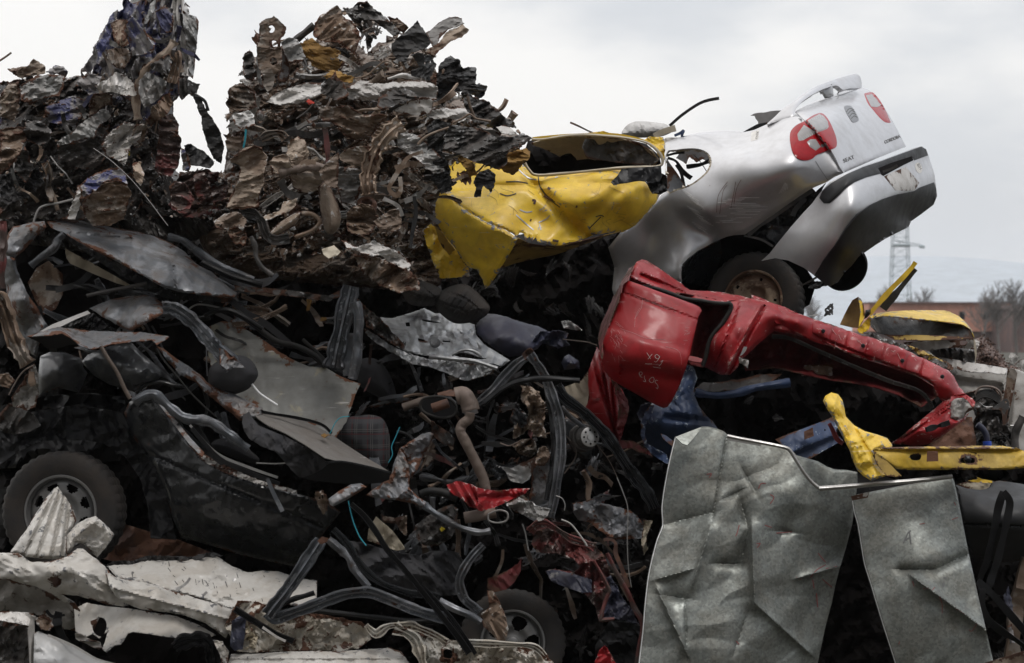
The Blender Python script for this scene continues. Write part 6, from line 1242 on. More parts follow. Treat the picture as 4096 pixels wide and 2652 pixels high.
sheet('recess', 'F', [(-60, 985), (60, 1000), (150, 1030), (240, 1050), (330, 1100), (480, 1150), (520, 1200), (500, 1300), (640, 1250), (600, 1350), (400, 1320), (220, 1220), (-60, 1210)], M['whitedirty'], T, Y=11.5, tilt=(0, -.6), sp=10, cr=(.03, 80))
sheet('window_surround', 'F', [(480, 1190), (560, 1150), (700, 1175), (860, 1190), (1000, 1215), (1150, 1240), (1300, 1300), (1400, 1360), (1300, 1390), (1200, 1385), (1080, 1370), (950, 1350), (860, 1338), (825, 1350), (800, 1395), (780, 1420), (740, 1425), (690, 1470), (660, 1450), (680, 1400), (700, 1330), (640, 1380), (600, 1350), (560, 1370), (490, 1340)], M['white'], T,
      ctl=[(480, 1190, 11.5), (1150, 1240, 11.4), (1400, 1360, 11.4), (860, 1338, 11.3), (690, 1470, 11.2), (600, 1300, 11.55)], sp=8, rag=1, cr=(.01, 60), holes=[[(600, 1290), (640, 1245), (680, 1260), (690, 1310), (660, 1370), (610, 1345)]])
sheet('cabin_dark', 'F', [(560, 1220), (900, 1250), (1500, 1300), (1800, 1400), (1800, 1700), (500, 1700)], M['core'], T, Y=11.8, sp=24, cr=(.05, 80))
sheet('near_edge', 'F', [(-60, 1212), (60, 1208), (160, 1212), (220, 1225), (205, 1260), (190, 1300), (100, 1285), (-60, 1250)], M['s_white'], T, Y=11.05, tilt=(0, .9), sp=7, rag=2, cr=(.03, 40))
sheet('near_side', 'F', [(-60, 1250), (100, 1290), (190, 1300), (215, 1380), (212, 1600), (-60, 1600)], M['s_dark'], T, Y=11.12, sp=9, cr=((.06, 80), (0.030, 35), (.006, 22)))
sweep('near_post', 'F', [(215, 1235), (205, 1300), (200, 1400), (205, 1600)], 40, M['s_white'], 'hat', T, Y=11.0, cr=.3)
sheet('near_flap', 'F', [(225, 1250), (280, 1240), (330, 1265), (345, 1300), (320, 1330), (270, 1320), (240, 1290)], M['s_brown'], T, Y=11.0, sp=6, rag=3, cr=(.04, 30), tilt=(.3, .5))
sheet('near_bonnet', 'F', [(222, 1345), (250, 1335), (310, 1360), (400, 1395), (480, 1428), (560, 1470), (620, 1508), (720, 1541), (900, 1600), (900, 1700), (215, 1700), (218, 1500)], M['silverpan'] if False else M['greywhite'], T,
      ctl=[(222, 1345, 11.0), (480, 1428, 11.05), (720, 1541, 11.05), (900, 1700, 10.9), (215, 1700, 10.85), (400, 1500, 10.88), (260, 1420, 10.9)], cr=((.02, 120), (0.009, 50), (.006, 22)), sp=8, ew=.012, roll=(7, .02), an=(15, 2))
sweep('near_bonnet_edge', 'F', [(310, 1362), (480, 1432), (620, 1512), (760, 1555)], 16, M['s_white'], 'flat', T, Y=10.96, cr=.3)
sheet('creased_lip', 'F', [(485, 1350), (520, 1355), (580, 1385), (650, 1410), (662, 1440), (640, 1455), (590, 1430), (520, 1400), (490, 1380)], M['white'], T, Y=11.2, tilt=(0, .5), extra=lambda x, y: .03 * np.sin(y / 7.), sp=5)
sheet('end_bracket', 'F', [(1500, 1270), (1560, 1230), (1590, 1250), (1585, 1350), (1570, 1450), (1520, 1462), (1490, 1430)], M['navy'], T, Y=11.05, tilt=(-.3, 0), sp=6, rag=2, cr=(.02, 40), label='dark painted end bracket')
sheet('yellowed_fold', 'F', [(1590, 1290), (1630, 1310), (1670, 1370), (1660, 1440), (1600, 1460), (1575, 1440), (1590, 1360)], M['cream'], T, Y=11.1, sp=6, rag=3, cr=((.06, 30), (0.030, 14), (.006, 22)))
sheet('pinched_strip', 'F', [(1380, 1395), (1440, 1400), (1480, 1470), (1478, 1541), (1450, 1600), (1430, 1500)], M['white'], T, Y=11.05, sp=6, rag=2, cr=(.03, 40))
sweep('black_loop', 'F', [(1130, 1440), (1180, 1410), (1260, 1390), (1320, 1390), (1370, 1440), (1390, 1520), (1400, 1600)], 90, M['black'], 'dbl', Y=11.2, cr=.3, label='black bent rubber moulding inside the white car opening', cat='moulding')
sweep('black_moulding', 'F', [(1520, 1190), (1600, 1240), (1680, 1290), (1781, 1350), (1900, 1400)], 40, M['black'], 'U', Y=10.95, cr=.25, label='black rubber moulding slanting across the end of the white sill', cat='moulding')
sweep('pale_trim', 'F', [(1700, 1310), (1790, 1370), (1850, 1400)], 18, M['s_white'], 'flat', Y=10.9, cr=.3, label='pale trim strip beside the slanting black moulding', cat='trim strip')
for i, (p, w_) in enumerate([([(380, 1210), (370, 1270), (390, 1340), (430, 1420)], 60), ([(300, 1200), (340, 1240), (420, 1230)], 16)]):
    sweep('hanging_lining', 'F', p, w_, M['black'], 'flat', T, Y=11.3, cr=.4)
# lower strip of white wreck, middle bottom
sheet('lower_wing', 'H', [(-100, 1000), (60, 1010), (200, 1060), (380, 1090), (600, 1110), (780, 1150), (860, 1160), (930, 1200), (960, 1300), (860, 1370), (700, 1400), (500, 1390), (300, 1395), (100, 1405), (-100, 1400), (-200, 1200)], M['rustwhite'], T, Y=11.1, tilt=(0, .2), cr=((.05, 90), (0.030, 35), (.006, 22)), sp=7, rag=4)
sheet('bottom_skin', 'H', [(-150, 1420), (100, 1415), (300, 1400), (500, 1395), (700, 1400), (900, 1385), (1100, 1370), (1200, 1400), (1260, 1480), (1300, 1560), (1300, 1700), (-200, 1700), (-180, 1500)], M['white'], T, ctl=[(-150, 1420, 11.1), (1100, 1370, 11.1), (1300, 1650, 10.9), (-200, 1650, 10.9), (500, 1480, 10.85)], extra=lambda x, y: -.02 * np.exp(-((y - 1450) / 10.) ** 2), cr=((.02, 100), (0.015, 40), (.006, 22)), sp=7, rag=2, roll=(8, .04))
for i, (p, w_, mt) in enumerate([([(920, 1190), (1000, 1260), (1100, 1200), (1250, 1190), (1350, 1220), (1480, 1280), (1560, 1330)], 60, 'rustwhite'), ([(1150, 1210), (1290, 1280), (1340, 1380), (1380, 1520)], 90, 'rustwhite'), ([(1700, 1330), (1900, 1340), (2100, 1345), (2250, 1360), (2350, 1450)], 50, 'rustwhite')]):
    sweep('rusted_flange', 'H', p, w_, M[mt], 'dbl', T, Y=11.0, cr=.4)
sheet('rusted_skin', 'H', [(1300, 1260), (1450, 1250), (1600, 1310), (1750, 1330), (1950, 1335), (2150, 1340), (2300, 1380), (2400, 1480), (2450, 1600), (2450, 1700), (1250, 1700), (1350, 1500), (1340, 1350)], M['rustwhite'], T, Y=11.08, cr=((.06, 80), (0.038, 30), (.006, 22)), sp=7, rag=5, holes=[[(1530, 1400), (1560, 1380), (1600, 1395), (1605, 1440), (1570, 1460), (1535, 1440)]])
shard('rust_lump', 'H', 760, 1360, 10.95, 150, 70, M['s_rust'], -5, 0, 30, seed=14, label='rust brown lump lying on the white skin at the bottom', cat='scrap')
# ================================================================ centre pieces
T = thing('floor_pan', 'shiny silver crumpled floor pan with holes in the centre of the pile', 'floor pan', 'G', 1200, 560, 12.2)
sheet('pan', 'G', [(880, 185), (960, 190), (1060, 160), (1150, 128), (1220, 160), (1290, 155), (1360, 200), (1465, 228), (1470, 290), (1520, 350), (1600, 400), (1680, 448), (1640, 480), (1560, 520), (1440, 470), (1300, 450), (1150, 420), (1020, 390), (930, 330), (900, 260)], M['silverpan'], T,
      ctl=[(880, 185, 12.6), (1150, 128, 12.75), (1465, 228, 12.65), (1680, 448, 12.25), (1560, 520, 12.0), (1150, 420, 11.95), (930, 330, 12.1), (1300, 300, 12.35)], cr=((.05, 80), (.02, 30)), sp=6, rag=3, roll=(8, .04),
      holes=[[(1035, 215), (1060, 212), (1065, 238), (1040, 240)], [(1140, 195), (1200, 205), (1265, 220), (1200, 216), (1145, 206)], [(1110, 310), (1150, 320), (1155, 332), (1115, 326)], [(1262, 325), (1310, 328), (1312, 338), (1266, 336)], [(1320, 408), (1400, 400), (1480, 425), (1540, 440), (1460, 440), (1360, 425)]])
sheet('front_lip', 'G', [(780, 255), (860, 300), (930, 350), (1040, 400), (1180, 440), (1320, 455), (1480, 480), (1600, 500), (1580, 520), (1520, 545), (1400, 575), (1300, 530), (1190, 490), (1080, 470), (950, 400), (860, 340), (790, 290)], M['silverpan'], T, Y=11.9, tilt=(0, .5), cr=((.04, 60), (.015, 25)), sp=6, rag=3)
sweep('rib', 'G', [(1180, 425), (1320, 440), (1460, 455), (1600, 500)], 26, M['silverpan'], 'hat', T, Y=11.85, cr=.2)
sweep('rib', 'G', [(1320, 415), (1390, 385), (1450, 390), (1510, 425)], 22, M['silverpan'], 'tube', T, Y=11.95, cr=.2)
s = FR['G']
lathe('stud', [(.03, 0), (.03, .01), (.024, .018), (.0001, .018)], M['silverpan'], T, W(s[0] + 1218 * s[2], s[1] + 343 * s[2], 12.1), (0, -1, .6), 20)
sheet('mossy_strip', 'G', [(730, 60), (780, 110), (840, 160), (900, 220), (960, 280), (1030, 360), (1030, 385), (960, 350), (880, 300), (800, 240), (770, 180), (740, 120)], M['s_dark'], T, Y=11.95, cr=((.06, 40), (.03, 18)), sp=6, rag=5)
T = thing('navy_panel', 'smooth dark navy car panel with peeling paint lying on the silver pan', 'panel', 'G', 1650, 450, 12)
sheet('panel', 'G', [(1468, 235), (1500, 195), (1540, 160), (1600, 165), (1700, 195), (1849, 240), (1920, 275), (1880, 330), (1849, 380), (1790, 400), (1740, 420), (1680, 430), (1600, 390), (1520, 330), (1475, 280)], M['navy'], T,
      ctl=[(1468, 235, 12.1), (1540, 160, 12.25), (1849, 240, 12.2), (1920, 275, 12.2), (1680, 430, 11.95), (1600, 280, 11.88), (1790, 340, 11.9)], cr=((.01, 90), (.004, 40)), sp=7, rag=3, roll=(10, .03))
sheet('torn_end', 'I', [(280, 385), (400, 380), (470, 400), (440, 440), (480, 480), (400, 500), (300, 470), (240, 500), (220, 460)], M['navy'], T, Y=11.95, cr=((.06, 50), (.02, 20)), rag=5, sp=6)
sheet('torn_tip', 'I', [(420, 320), (470, 312), (520, 340), (560, 380), (500, 375), (440, 365)], M['s_grey'], T, Y=11.95, cr=(.03, 30), rag=3, sp=5)
sheet('fabric_lump', 'I', [(440, 560), (470, 540), (540, 590), (545, 640), (440, 650), (420, 600)], M['navy'], Y=11.9, roll=(20, .1), sp=6, cr=(.03, 30), label='small dark navy lump under the torn end of the navy panel', cat='scrap')
# posts standing
T = thing('door_frame', 'two crossed grey door posts standing in front of the black cabin', 'door frame', 'G', 670, 560, 12)
sweep('post', 'G', [(700, -10), (670, 120), (640, 260), (610, 390), (590, 490)], 118, M['railgrey'], 'dbl', T, Y=11.8, cr=.18)
sweep('post', 'G', [(690, 280), (680, 400), (672, 545)], 46, M['railgrey'], 'flat', T, Y=11.85, cr=.2)
sweep('post', 'G', [(725, 90), (748, 180), (742, 300), (735, 430), (708, 565)], 62, M['railgrey'], 'hat', T, Y=11.75, cr=.2)
sheet('header', 'G', [(-20, -10), (150, 0), (350, 20), (560, 50), (700, -10), (690, 30), (560, 85), (380, 60), (150, 30), (-20, 20)], M['s_dark'], T, Y=12.1, tilt=(0, .6), cr=(.03, 50), rag=3, sp=7)
for i, (p, w_) in enumerate([([(0, 150), (100, 230), (240, 330), (360, 360), (480, 420), (540, 490)], 34), ([(400, 320), (480, 390), (540, 450)], 22), ([(310, 350), (400, 380), (520, 480)], 14)]):
    sweep('rubber_seal', 'G', p, w_, M['rubber'], 'tube', T, Y=12.0 + .05 * i, cr=.1)
sweep('seat_belt', 'G', [(-60, 60), (60, 160), (180, 230), (320, 345)], 40, M['fabric'], 'flat', Y=12.1, cr=.1, label='dark seat belt strap crossing the black cabin opening', cat='seat belt')
shard('rust_flake', 'G', 440, 110, 12.2, 30, 110, M['foam'], -10, 0, 0, seed=61, label='small rusty orange flake hanging in the black cabin opening', cat='scrap')
shard('rust_flake', 'G', 525, 195, 12.2, 60, 40, M['foam'], 35, 0, 0, seed=62, label='small rusty flake right of the first one in the cabin opening', cat='scrap')
# tyres fragments
def tread(x, y): return .006 * (np.abs(((x * .8 + y * .6) / 24.) % 1 - .5) < .12) + .008 * (np.abs(((x * .5 - y * .86 + 8 * np.sin(x / 30.)) / 42.) % 1 - .5) < .12)
sheet('tyre_fragment', 'Z', [(935, 668), (960, 655), (1000, 658), (1030, 680), (1020, 705), (990, 712), (955, 708), (938, 690)], M['tyre'], Y=12.0, extra=lambda x, y: tread(x * 1.7, y * 1.7), roll=(30, .15), sp=4.5, sm=1, label='torn tyre fragment with block tread, left of two', cat='tyre fragment')
sheet('tyre_fragment', 'Z', [(1012, 690), (1040, 668), (1080, 660), (1110, 680), (1138, 712), (1128, 735), (1100, 748), (1060, 752), (1030, 735), (1012, 712)], M['tyre'], Y=11.95, extra=lambda x, y: tread(x * 1.7, y * 1.7), roll=(34, .18), sp=4.5, sm=1, label='torn tyre fragment with block tread, right of two', cat='tyre fragment')
# exhaust, arm
T = thing('suspension_arm', 'dirty curved suspension arm with a fat rubber bush hanging to the red rag', 'suspension arm', 'G', 1500, 1250, 11.5)
sweep('arm', 'G', [(1435, 770), (1425, 810), (1385, 845), (1375, 890), (1405, 950), (1440, 1020), (1480, 1100), (1515, 1180), (1530, 1250)], 62, M['pipe'], 'tube', T, Y=11.45, cr=.07, k=6)
sweep('bush', 'G', [(1345, 670), (1390, 665), (1425, 710), (1440, 760)], 110, M['pipe'], 'tube', T, Y=11.5, cr=.04)
sweep('collar', 'G', [(1436, 758), (1444, 785)], 88, M['s_dark'], 'tube', T, Y=11.48, sm=False)
T = thing('oval_bracket', 'oval black rubber ring with a rusty pipe stub beside the suspension arm', 'bracket', 'G', 1240, 800, 11.7)
sweep('ring', 'G', [(1125, 720), (1150, 685), (1230, 672), (1310, 690), (1350, 740), (1330, 790), (1260, 805), (1180, 785), (1135, 755), (1125, 720)], 18, M['rubber'], 'tube', T, Y=11.65, cr=.05)
sheet('disc', 'G', [(1130, 720), (1160, 688), (1240, 678), (1310, 695), (1345, 745), (1320, 792), (1240, 798), (1160, 770)], M['black'], T, Y=11.72, sm=1, sp=6)
sweep('pipe_stub', 'G', [(1200, 745), (1250, 728), (1300, 712)], 60, M['s_rust'], 'tube', T, Y=11.6, cr=.05, sm=False)
sweep('bar', 'G', [(1020, 740), (1090, 715), (1180, 690)], 50, M['pipe'], 'tube', T, Y=11.8, cr=.1)
sheet('flange', 'G', [(1230, 650), (1320, 628), (1370, 640), (1350, 670), (1240, 668)], M['s_rust'], T, Y=11.75, tilt=(0, .7), sp=6, rag=2)
# red rag
sheet('red_bonnet_scrap', 'G', [(1290, 1215), (1320, 1205), (1350, 1192), (1390, 1200), (1440, 1215), (1500, 1240), (1560, 1248), (1640, 1250), (1700, 1240), (1800, 1238), (1770, 1275), (1700, 1300), (1640, 1330), (1580, 1360), (1500, 1378), (1440, 1350), (1390, 1310), (1340, 1280), (1310, 1255)], M['redchip'],
      ctl=[(1290, 1215, 11.5), (1390, 1200, 11.35), (1800, 1238, 11.5), (1500, 1378, 11.3), (1560, 1300, 11.38), (1400, 1290, 11.2)], extra=lambda x, y: .03 * np.sin((x - y * .6) / 9.) * (x < 1480) + .03 * np.exp(-((y - 1290) / 14.) ** 2) * (x > 1480), sp=5, rag=2, cr=(.02, 40), label='bright red crumpled metal scrap under the suspension arm', cat='scrap metal')
bpy.data.objects['red_bonnet_scrap'].name = 'red_scrap'
# rails under apex
T = thing('hatch_frame', 'rusty grey door frame folded to a sharp peak in the middle of the pile', 'door frame', 'I', 300, 1541, 11.8)
sweep('left_rail', 'I', [(215, 545), (130, 600), (40, 690), (-60, 800), (-180, 900), (-230, 960)], 62, M['railgrey'], 'dbl', T, Y=11.7, cr=.25)
sweep('right_rail', 'I', [(205, 545), (260, 620), (310, 700), (350, 810), (390, 930), (415, 1080), (415, 1230), (395, 1380), (370, 1541), (340, 1660)], 70, M['railgrey'], 'dbl', T, Y=11.6, cr=.2, k=4)
sweep('right_rail_inner', 'I', [(320, 760), (350, 900), (370, 1060), (372, 1220), (350, 1380), (320, 1541)], 50, M['darkcar'], 'hat', T, Y=11.68, cr=.25)
sheet('rail_web', 'I', [(240, 1280), (330, 1250), (375, 1200), (380, 1380), (350, 1541), (320, 1660), (250, 1660), (200, 1560), (215, 1420)], M['greycar'], T, Y=11.75, cr=((.03, 60), (.01, 25)), sp=7, rag=3)
sheet('peak', 'I', [(150, 545), (210, 500), (240, 540), (250, 590), (215, 580), (180, 590)], M['s_rust'], T, Y=11.6, cr=(.03, 20), rag=4, sp=6)
sheet('insulation', 'I', [(150, 765), (210, 770), (275, 800), (300, 860), (315, 960), (300, 1040), (330, 1120), (260, 1110), (200, 1050), (130, 1100), (95, 1110), (100, 1030), (180, 980), (190, 900), (140, 850)], M['s_tan'], Y=11.85, cr=((.07, 40), (.04, 18)), rag=7, sp=6, label='shredded brown insulation hanging inside the peaked door frame', cat='insulation')
sheet('grey_flap', 'I', [(0, 1310), (80, 1320), (160, 1290), (245, 1240), (230, 1330), (200, 1400), (150, 1430), (70, 1410), (40, 1350)], M['s_grey'], Y=11.7, cr=(.03, 60), sp=7, rag=2, label='grey brown torn flap at the foot of the peaked door frame', cat='metal plate')
sheet('blue_fold', 'I', [(60, 1000), (110, 880), (150, 930), (195, 960), (190, 1030), (140, 1050)], M['darkcar'], Y=11.85, cr=(.06, 40), sp=6, rag=2, label='dark folded metal beside the brown insulation', cat='metal plate')
sheet('wire_nest', 'I', [(90, 1170), (160, 1120), (230, 1130), (250, 1200), (220, 1250), (130, 1230)], M['s_brown'], Y=11.8, cr=((.08, 25), (.05, 12)), sp=5, rag=6, label='knot of torn brown cable below the brown insulation', cat='cable')
sheet('rust_patch_scrap', 'I', [(255, 1200), (290, 1170), (330, 1190), (345, 1250), (300, 1310), (240, 1300)], M['s_tan'], Y=11.66, cr=(.04, 30), sp=6, rag=4, label='tan paper scrap stuck on the peaked door frame', cat='scrap')
sweep('black_band', 'I', [(545, 722), (450, 715), (330, 708), (200, 715), (100, 738), (0, 790), (-110, 880)], 44, M['black'], 'hat', Y=11.5, cr=.2, label='black rubber band lying across the peaked door frame', cat='rubber strip')
sheet('cream_panel', 'I', [(420, 775), (500, 745), (560, 720), (600, 660), (612, 700), (608, 820), (590, 930), (540, 940), (480, 880), (430, 820)], M['cream'], Y=12.1, cr=(.02, 70), sp=8, label='pale cream panel squeezed left of the red crumpled wing', cat='panel')
sweep('black_beam', 'I', [(385, 760), (450, 850), (560, 930), (680, 1040), (760, 1140), (840, 1260), (920, 1380), (1000, 1480), (1060, 1600)], 84, M['darkcar'], 'dbl', Y=11.65, cr=.2, label='long black beam slanting down right past the brake hub', cat='beam')
sweep('thin_pillar', 'I', [(420, 900), (480, 970), (560, 1030), (600, 1060)], 30, M['railgrey'], 'hat', Y=11.7, cr=.2, label='short rusty grey strip beside the brake hub', cat='metal strip')
T = thing('brake_hub', 'round metal brake hub with a bolt circle on its grey backing plate', 'brake hub', 'I', 590, 1260, 11.8)
sheet('backing_plate', 'I', [(430, 990), (470, 975), (510, 1000), (560, 1030), (620, 1080), (650, 1150), (645, 1210), (610, 1260), (560, 1250), (500, 1200), (450, 1120), (425, 1050)], M['darkcar'], T, Y=11.8, tilt=(.3, .2), sp=6, roll=(10, .03), sm=1)
s = FR['I']; c = W(s[0] + 578 * s[2], s[1] + 1115 * s[2], 11.72); ax = (.35, -.9, .1)
lathe('flange', [(.075, -.04), (.075, .0), (.068, .012), (.06, .012), (.06, .03), (.045, .05), (.045, .07), (.0001, .07)], M['s_dark'], T, c, ax, 48)
c2 = tuple(np.array(c) + np.array(ax) / np.linalg.norm(ax) * .07)
lathe('hub_face', [(.052, 0), (.052, .008), (.048, .010), (.018, .010), (.018, .016), (.0001, .016)], M['steel'], T, c2, ax, 40)
axn = np.array(ax) / np.linalg.norm(ax); u = np.cross(axn, (0, 0, 1)); u /= np.linalg.norm(u); v = np.cross(u, axn)
for k in range(8):
    a = k * math.pi / 4
    lathe('bolt_hole', [(.0055, .0), (.0055, .0025), (.0001, .0025)], M['core'], T, tuple(np.array(c2) + axn * .0095 + (u * math.cos(a) + v * math.sin(a)) * .036), ax, 12)
for i, (p, w_, lb) in enumerate([([(450, 1000), (440, 1080), (500, 1160), (520, 1240), (440, 1360)], 7, 'thin brown brake cable curling down from the brake hub'), ([(660, 1160), (740, 1260), (800, 1380), (860, 1541)], 4, 'thin dark wire hanging right of the brake hub'), ([(430, 440), (520, 450), (600, 460), (665, 482)], 5, 'thin wire reaching the edge of the red panel'), ([(0, 1150), (60, 1170), (110, 1150), (150, 1130)], 9, 'short brown wire left of the peaked door frame')]):
    sweep('wire', 'I', p, w_, M['pipe'], 'tube', Y=11.7, label=lb, cat='wire')
# fabric, bent sheets, rails, lower centre
T = thing('bent_sheet', 'rusty grey sheet bent like an elbow right of the ribbed box', 'sheet metal', 'G', 1050, 1330, 11.5)
sheet('upper', 'G', [(1060, 950), (1130, 905), (1180, 890), (1210, 900), (1190, 960), (1150, 1030), (1110, 1120), (1075, 1180), (1060, 1120), (1030, 1050), (1000, 990)], M['greycar'], T, Y=11.5, tilt=(.6, .1), cr=((.04, 60), (.015, 25)), sp=6, rag=3, roll=(8, .03))
sheet('elbow', 'G', [(1000, 990), (1030, 1040), (1060, 1110), (1065, 1180), (1060, 1230), (1100, 1280), (1170, 1330), (1165, 1365), (1080, 1330), (980, 1310), (860, 1295), (790, 1280), (830, 1245), (900, 1200), (950, 1150), (960, 1090)], M['greycar'], T, Y=11.3, tilt=(-.2, .3), cr=((.05, 70), (.015, 28)), sp=6, rag=3, roll=(9, .04))
sweep('tail', 'G', [(1150, 1340), (1200, 1380), (1280, 1430), (1380, 1480), (1480, 1510), (1560, 1500)], 46, M['railgrey'], 'hat', T, Y=11.25, cr=.3)
sheet('upper_fin', 'G', [(1195, 820), (1240, 850), (1300, 890), (1340, 930), (1330, 985), (1260, 960), (1200, 910)], M['s_dark'], T, Y=11.6, cr=(.05, 50), sp=7, rag=3)
sheet('white_arm', 'H', [(620, 190), (700, 130), (800, 75), (880, 65), (930, 95), (860, 140), (760, 200), (660, 250), (635, 235)], M['greycar'], Y=11.0, tilt=(0, .4), cr=(.02, 60), sp=6, roll=(8, .03), label='bright grey curved blade of metal under the black box', cat='metal blade')
shard('rust_knot', 'H', 580, 210, 11.05, 130, 190, M['s_brown'], 10, 0, 10, seed=71, cramp=.3, label='knotted rusty metal at the left end of the bright grey blade', cat='scrap metal')
T = thing('folded_rail', 'grey rail folded into a sharp V in the lower middle of the pile', 'rail', 'H', 300, 1150, 11)
sweep('rail', 'H', [(560, 520), (480, 640), (380, 790), (280, 930), (190, 1040), (140, 1110)], 110, M['railgrey'], 'dbl', T, Y=10.95, cr=.15)
sweep('rail', 'H', [(135, 1095), (190, 1140), (300, 1110), (480, 1045), (640, 985), (760, 945), (880, 930), (960, 935), (1100, 985), (1260, 1050), (1400, 1100), (1560, 1140)], 92, M['railgrey'], 'dbl', T, Y=10.98, cr=.15, k=4)
sheet('rusty_tip', 'H', [(530, 520), (570, 490), (620, 500), (610, 530), (560, 550)], M['s_rust'], T, Y=10.9, sp=5, rag=2)
sweep('inner_rail', 'H', [(620, 510), (700, 580), (770, 640), (820, 740), (880, 820), (940, 890)], 60, M['railgrey'], 'hat', T, Y=11.1, cr=.25)
sweep('seal', 'H', [(200, 1060), (330, 990), (430, 960), (510, 935)], 40, M['black'], 'tube', T, Y=11.05, cr=.2)
sweep('seal', 'H', [(160, 1110), (300, 1080), (500, 1075), (750, 1100), (1000, 1130), (1300, 1160), (1500, 1150)], 44, M['black'], 'hat', T, Y=11.05, cr=.2)
for i, (p, w_, mt, pf, lb) in enumerate([([(800, 230), (900, 320), (1000, 450), (1080, 580), (1200, 720), (1300, 840), (1370, 930), (1450, 1030), (1560, 1170), (1660, 1300), (1740, 1415)], 44, 'black', 'U', 'long black window channel slanting across the lower middle'),
        ([(1360, 880), (1480, 1000), (1600, 1140), (1700, 1280), (1790, 1420)], 34, 'black', 'dbl', 'black window channel lying beside the long one, ending at the bottom'),
        ([(660, 430), (760, 530), (830, 640), (900, 740), (1000, 830), (1120, 890), (1280, 940), (1420, 950), (1510, 965)], 56, 'darkcar', 'dbl', 'dark curved window frame under the black window channel'),
        ([(1850, 555), (1760, 650), (1690, 760), (1660, 860), (1700, 980), (1780, 1050), (1820, 1090)], 74, 'railgrey', 'dbl', 'rusty pale curved bracket left of the lower right tyre'),
        ([(1500, 1000), (1620, 1060), (1740, 1110), (1830, 1170)], 60, 'railgrey', 'hat', 'short grey rail end lying under the pale curved bracket'),
        ([(1350, 150), (1440, 125), (1560, 150), (1640, 190)], 60, 'rubber', 'tube', 'thick dark hose looping left of the red scrap'),
        ([(1700, 340), (1820, 320), (1950, 300)], 90, 'pipe', 'tube', 'dirty exhaust pipe lying under the red scrap')]):
    sweep('window_channel' if 'channel' in lb else ('hose' if 'hose' in lb else ('exhaust_pipe' if 'exhaust' in lb else 'rail_piece')), 'H', p, w_, M[mt], pf, Y=[10.8, 10.82, 11.0, 11.0, 10.95, 11.4, 11.35][i], cr=.15, k=4, label=lb, cat=('hose' if 'hose' in lb else ('pipe' if 'pipe' in lb else 'rail')))
sweep('pipe_mouth', 'H', [(1890, 310), (1970, 280), (2040, 300), (2035, 360), (1960, 380), (1895, 360), (1890, 310)], 16, M['s_grey'], 'tube', Y=11.3, cr=.1, label='flattened oval pipe mouth at the end of the exhaust pipe', cat='pipe end')
sheet('seat_cloth', 'H', [(780, 520), (900, 540), (1040, 580), (1200, 620), (1350, 640), (1450, 600), (1560, 600), (1660, 620), (1690, 700), (1660, 800), (1640, 950), (1540, 960), (1400, 940), (1250, 930), (1080, 860), (940, 800), (850, 680)], M['fabric'], Y=11.35, cr=((.08, 110), (.02, 45)), sp=8, label='crumpled charcoal seat cloth under the long black window channel', cat='seat cloth')
sheet('beige_panel', 'H', [(1000, 330), (1060, 380), (1130, 440), (1190, 520), (1230, 590), (1160, 600), (1050, 560), (930, 520), (940, 430)], M['cream'], Y=11.7, cr=(.03, 60), sp=8, label='pale beige panel in the dark gap under the bent arm', cat='panel')
sheet('orange_scrap', 'H', [(1030, 310), (1080, 320), (1150, 340), (1240, 320), (1250, 480), (1200, 450), (1150, 390), (1070, 370)], M['s_tan'], Y=11.4, rag=6, cr=(.05, 40), sp=6, label='pinkish brown torn scrap above the pale beige panel', cat='scrap')
sheet('motor_cover', 'H', [(1310, 400), (1400, 330), (1500, 270), (1600, 230), (1650, 270), (1640, 380), (1600, 500), (1500, 560), (1380, 560), (1320, 500)], M['s_dark'], Y=11.7, cr=((.08, 60), (.03, 25)), sp=7, roll=(12, .05), label='dark grey motor cover left of the exhaust pipe', cat='motor cover')
shard('yellow_chip', 'H', 1525, 430, 11.45, 40, 40, M['yellowbit'], 10, seed=81, label='tiny yellow chip on the dark motor cover', cat='chip')
# lower right wheel
wheel('dark car tyre with a spoked rim at the bottom centre', (0.0, 11.75, CZ - (2569 - 1326) * K * 11.75), (.05, -.98, .12), .285, .19, M['rim'], 'spokes')
sheet('mud_flap', 'H', [(1880, 915), (1930, 920), (1980, 1010), (2020, 1100), (2050, 1220), (2030, 1320), (1980, 1340), (1930, 1270), (1850, 1200), (1830, 1100), (1900, 1050)], M['s_brown'], Y=11.35, tilt=(-.5, .1), cr=(.03, 60), sp=7, ew=.02, label='dirty brown mud flap covering the left half of the bottom tyre', cat='mud flap')
sheet('maroon_wing', 'J', [(0, 850), (60, 830), (150, 790), (250, 730), (280, 680), (270, 790), (220, 880), (150, 940), (60, 960), (0, 930)], M['darkred'], Y=11.6, cr=(.03, 70), sp=8, label='dark red wing piece above the bottom tyre', cat='panel')
# rust arc
T = thing('burnt_wing', 'burnt rusty wing frame arching over the bottom tyre', 'wing', 'J', 900, 1541, 11.6)
sweep('arc', 'J', [(350, 470), (400, 410), (480, 400), (560, 440), (680, 520), (800, 560), (880, 590)], 60, M['s_maroon'], 'dbl', T, Y=11.5, cr=.5)
sheet('web', 'J', [(380, 440), (470, 410), (620, 500), (820, 580), (900, 580), (960, 660), (1000, 780), (1000, 960), (960, 1100), (920, 1190), (880, 1080), (800, 980), (700, 930), (560, 880), (480, 790), (560, 770), (700, 800), (760, 760), (700, 680), (560, 640), (400, 640), (360, 560)], M['s_maroon'], T, Y=11.7, cr=((.08, 70), (.04, 28)), sp=7, rag=6)
sheet('panel', 'J', [(480, 785), (560, 775), (650, 800), (760, 830), (850, 860), (860, 960), (760, 960), (640, 920), (520, 870)], M['navy'], T, Y=11.6, tilt=(.1, .5), cr=(.03, 60), sp=7, rag=3)
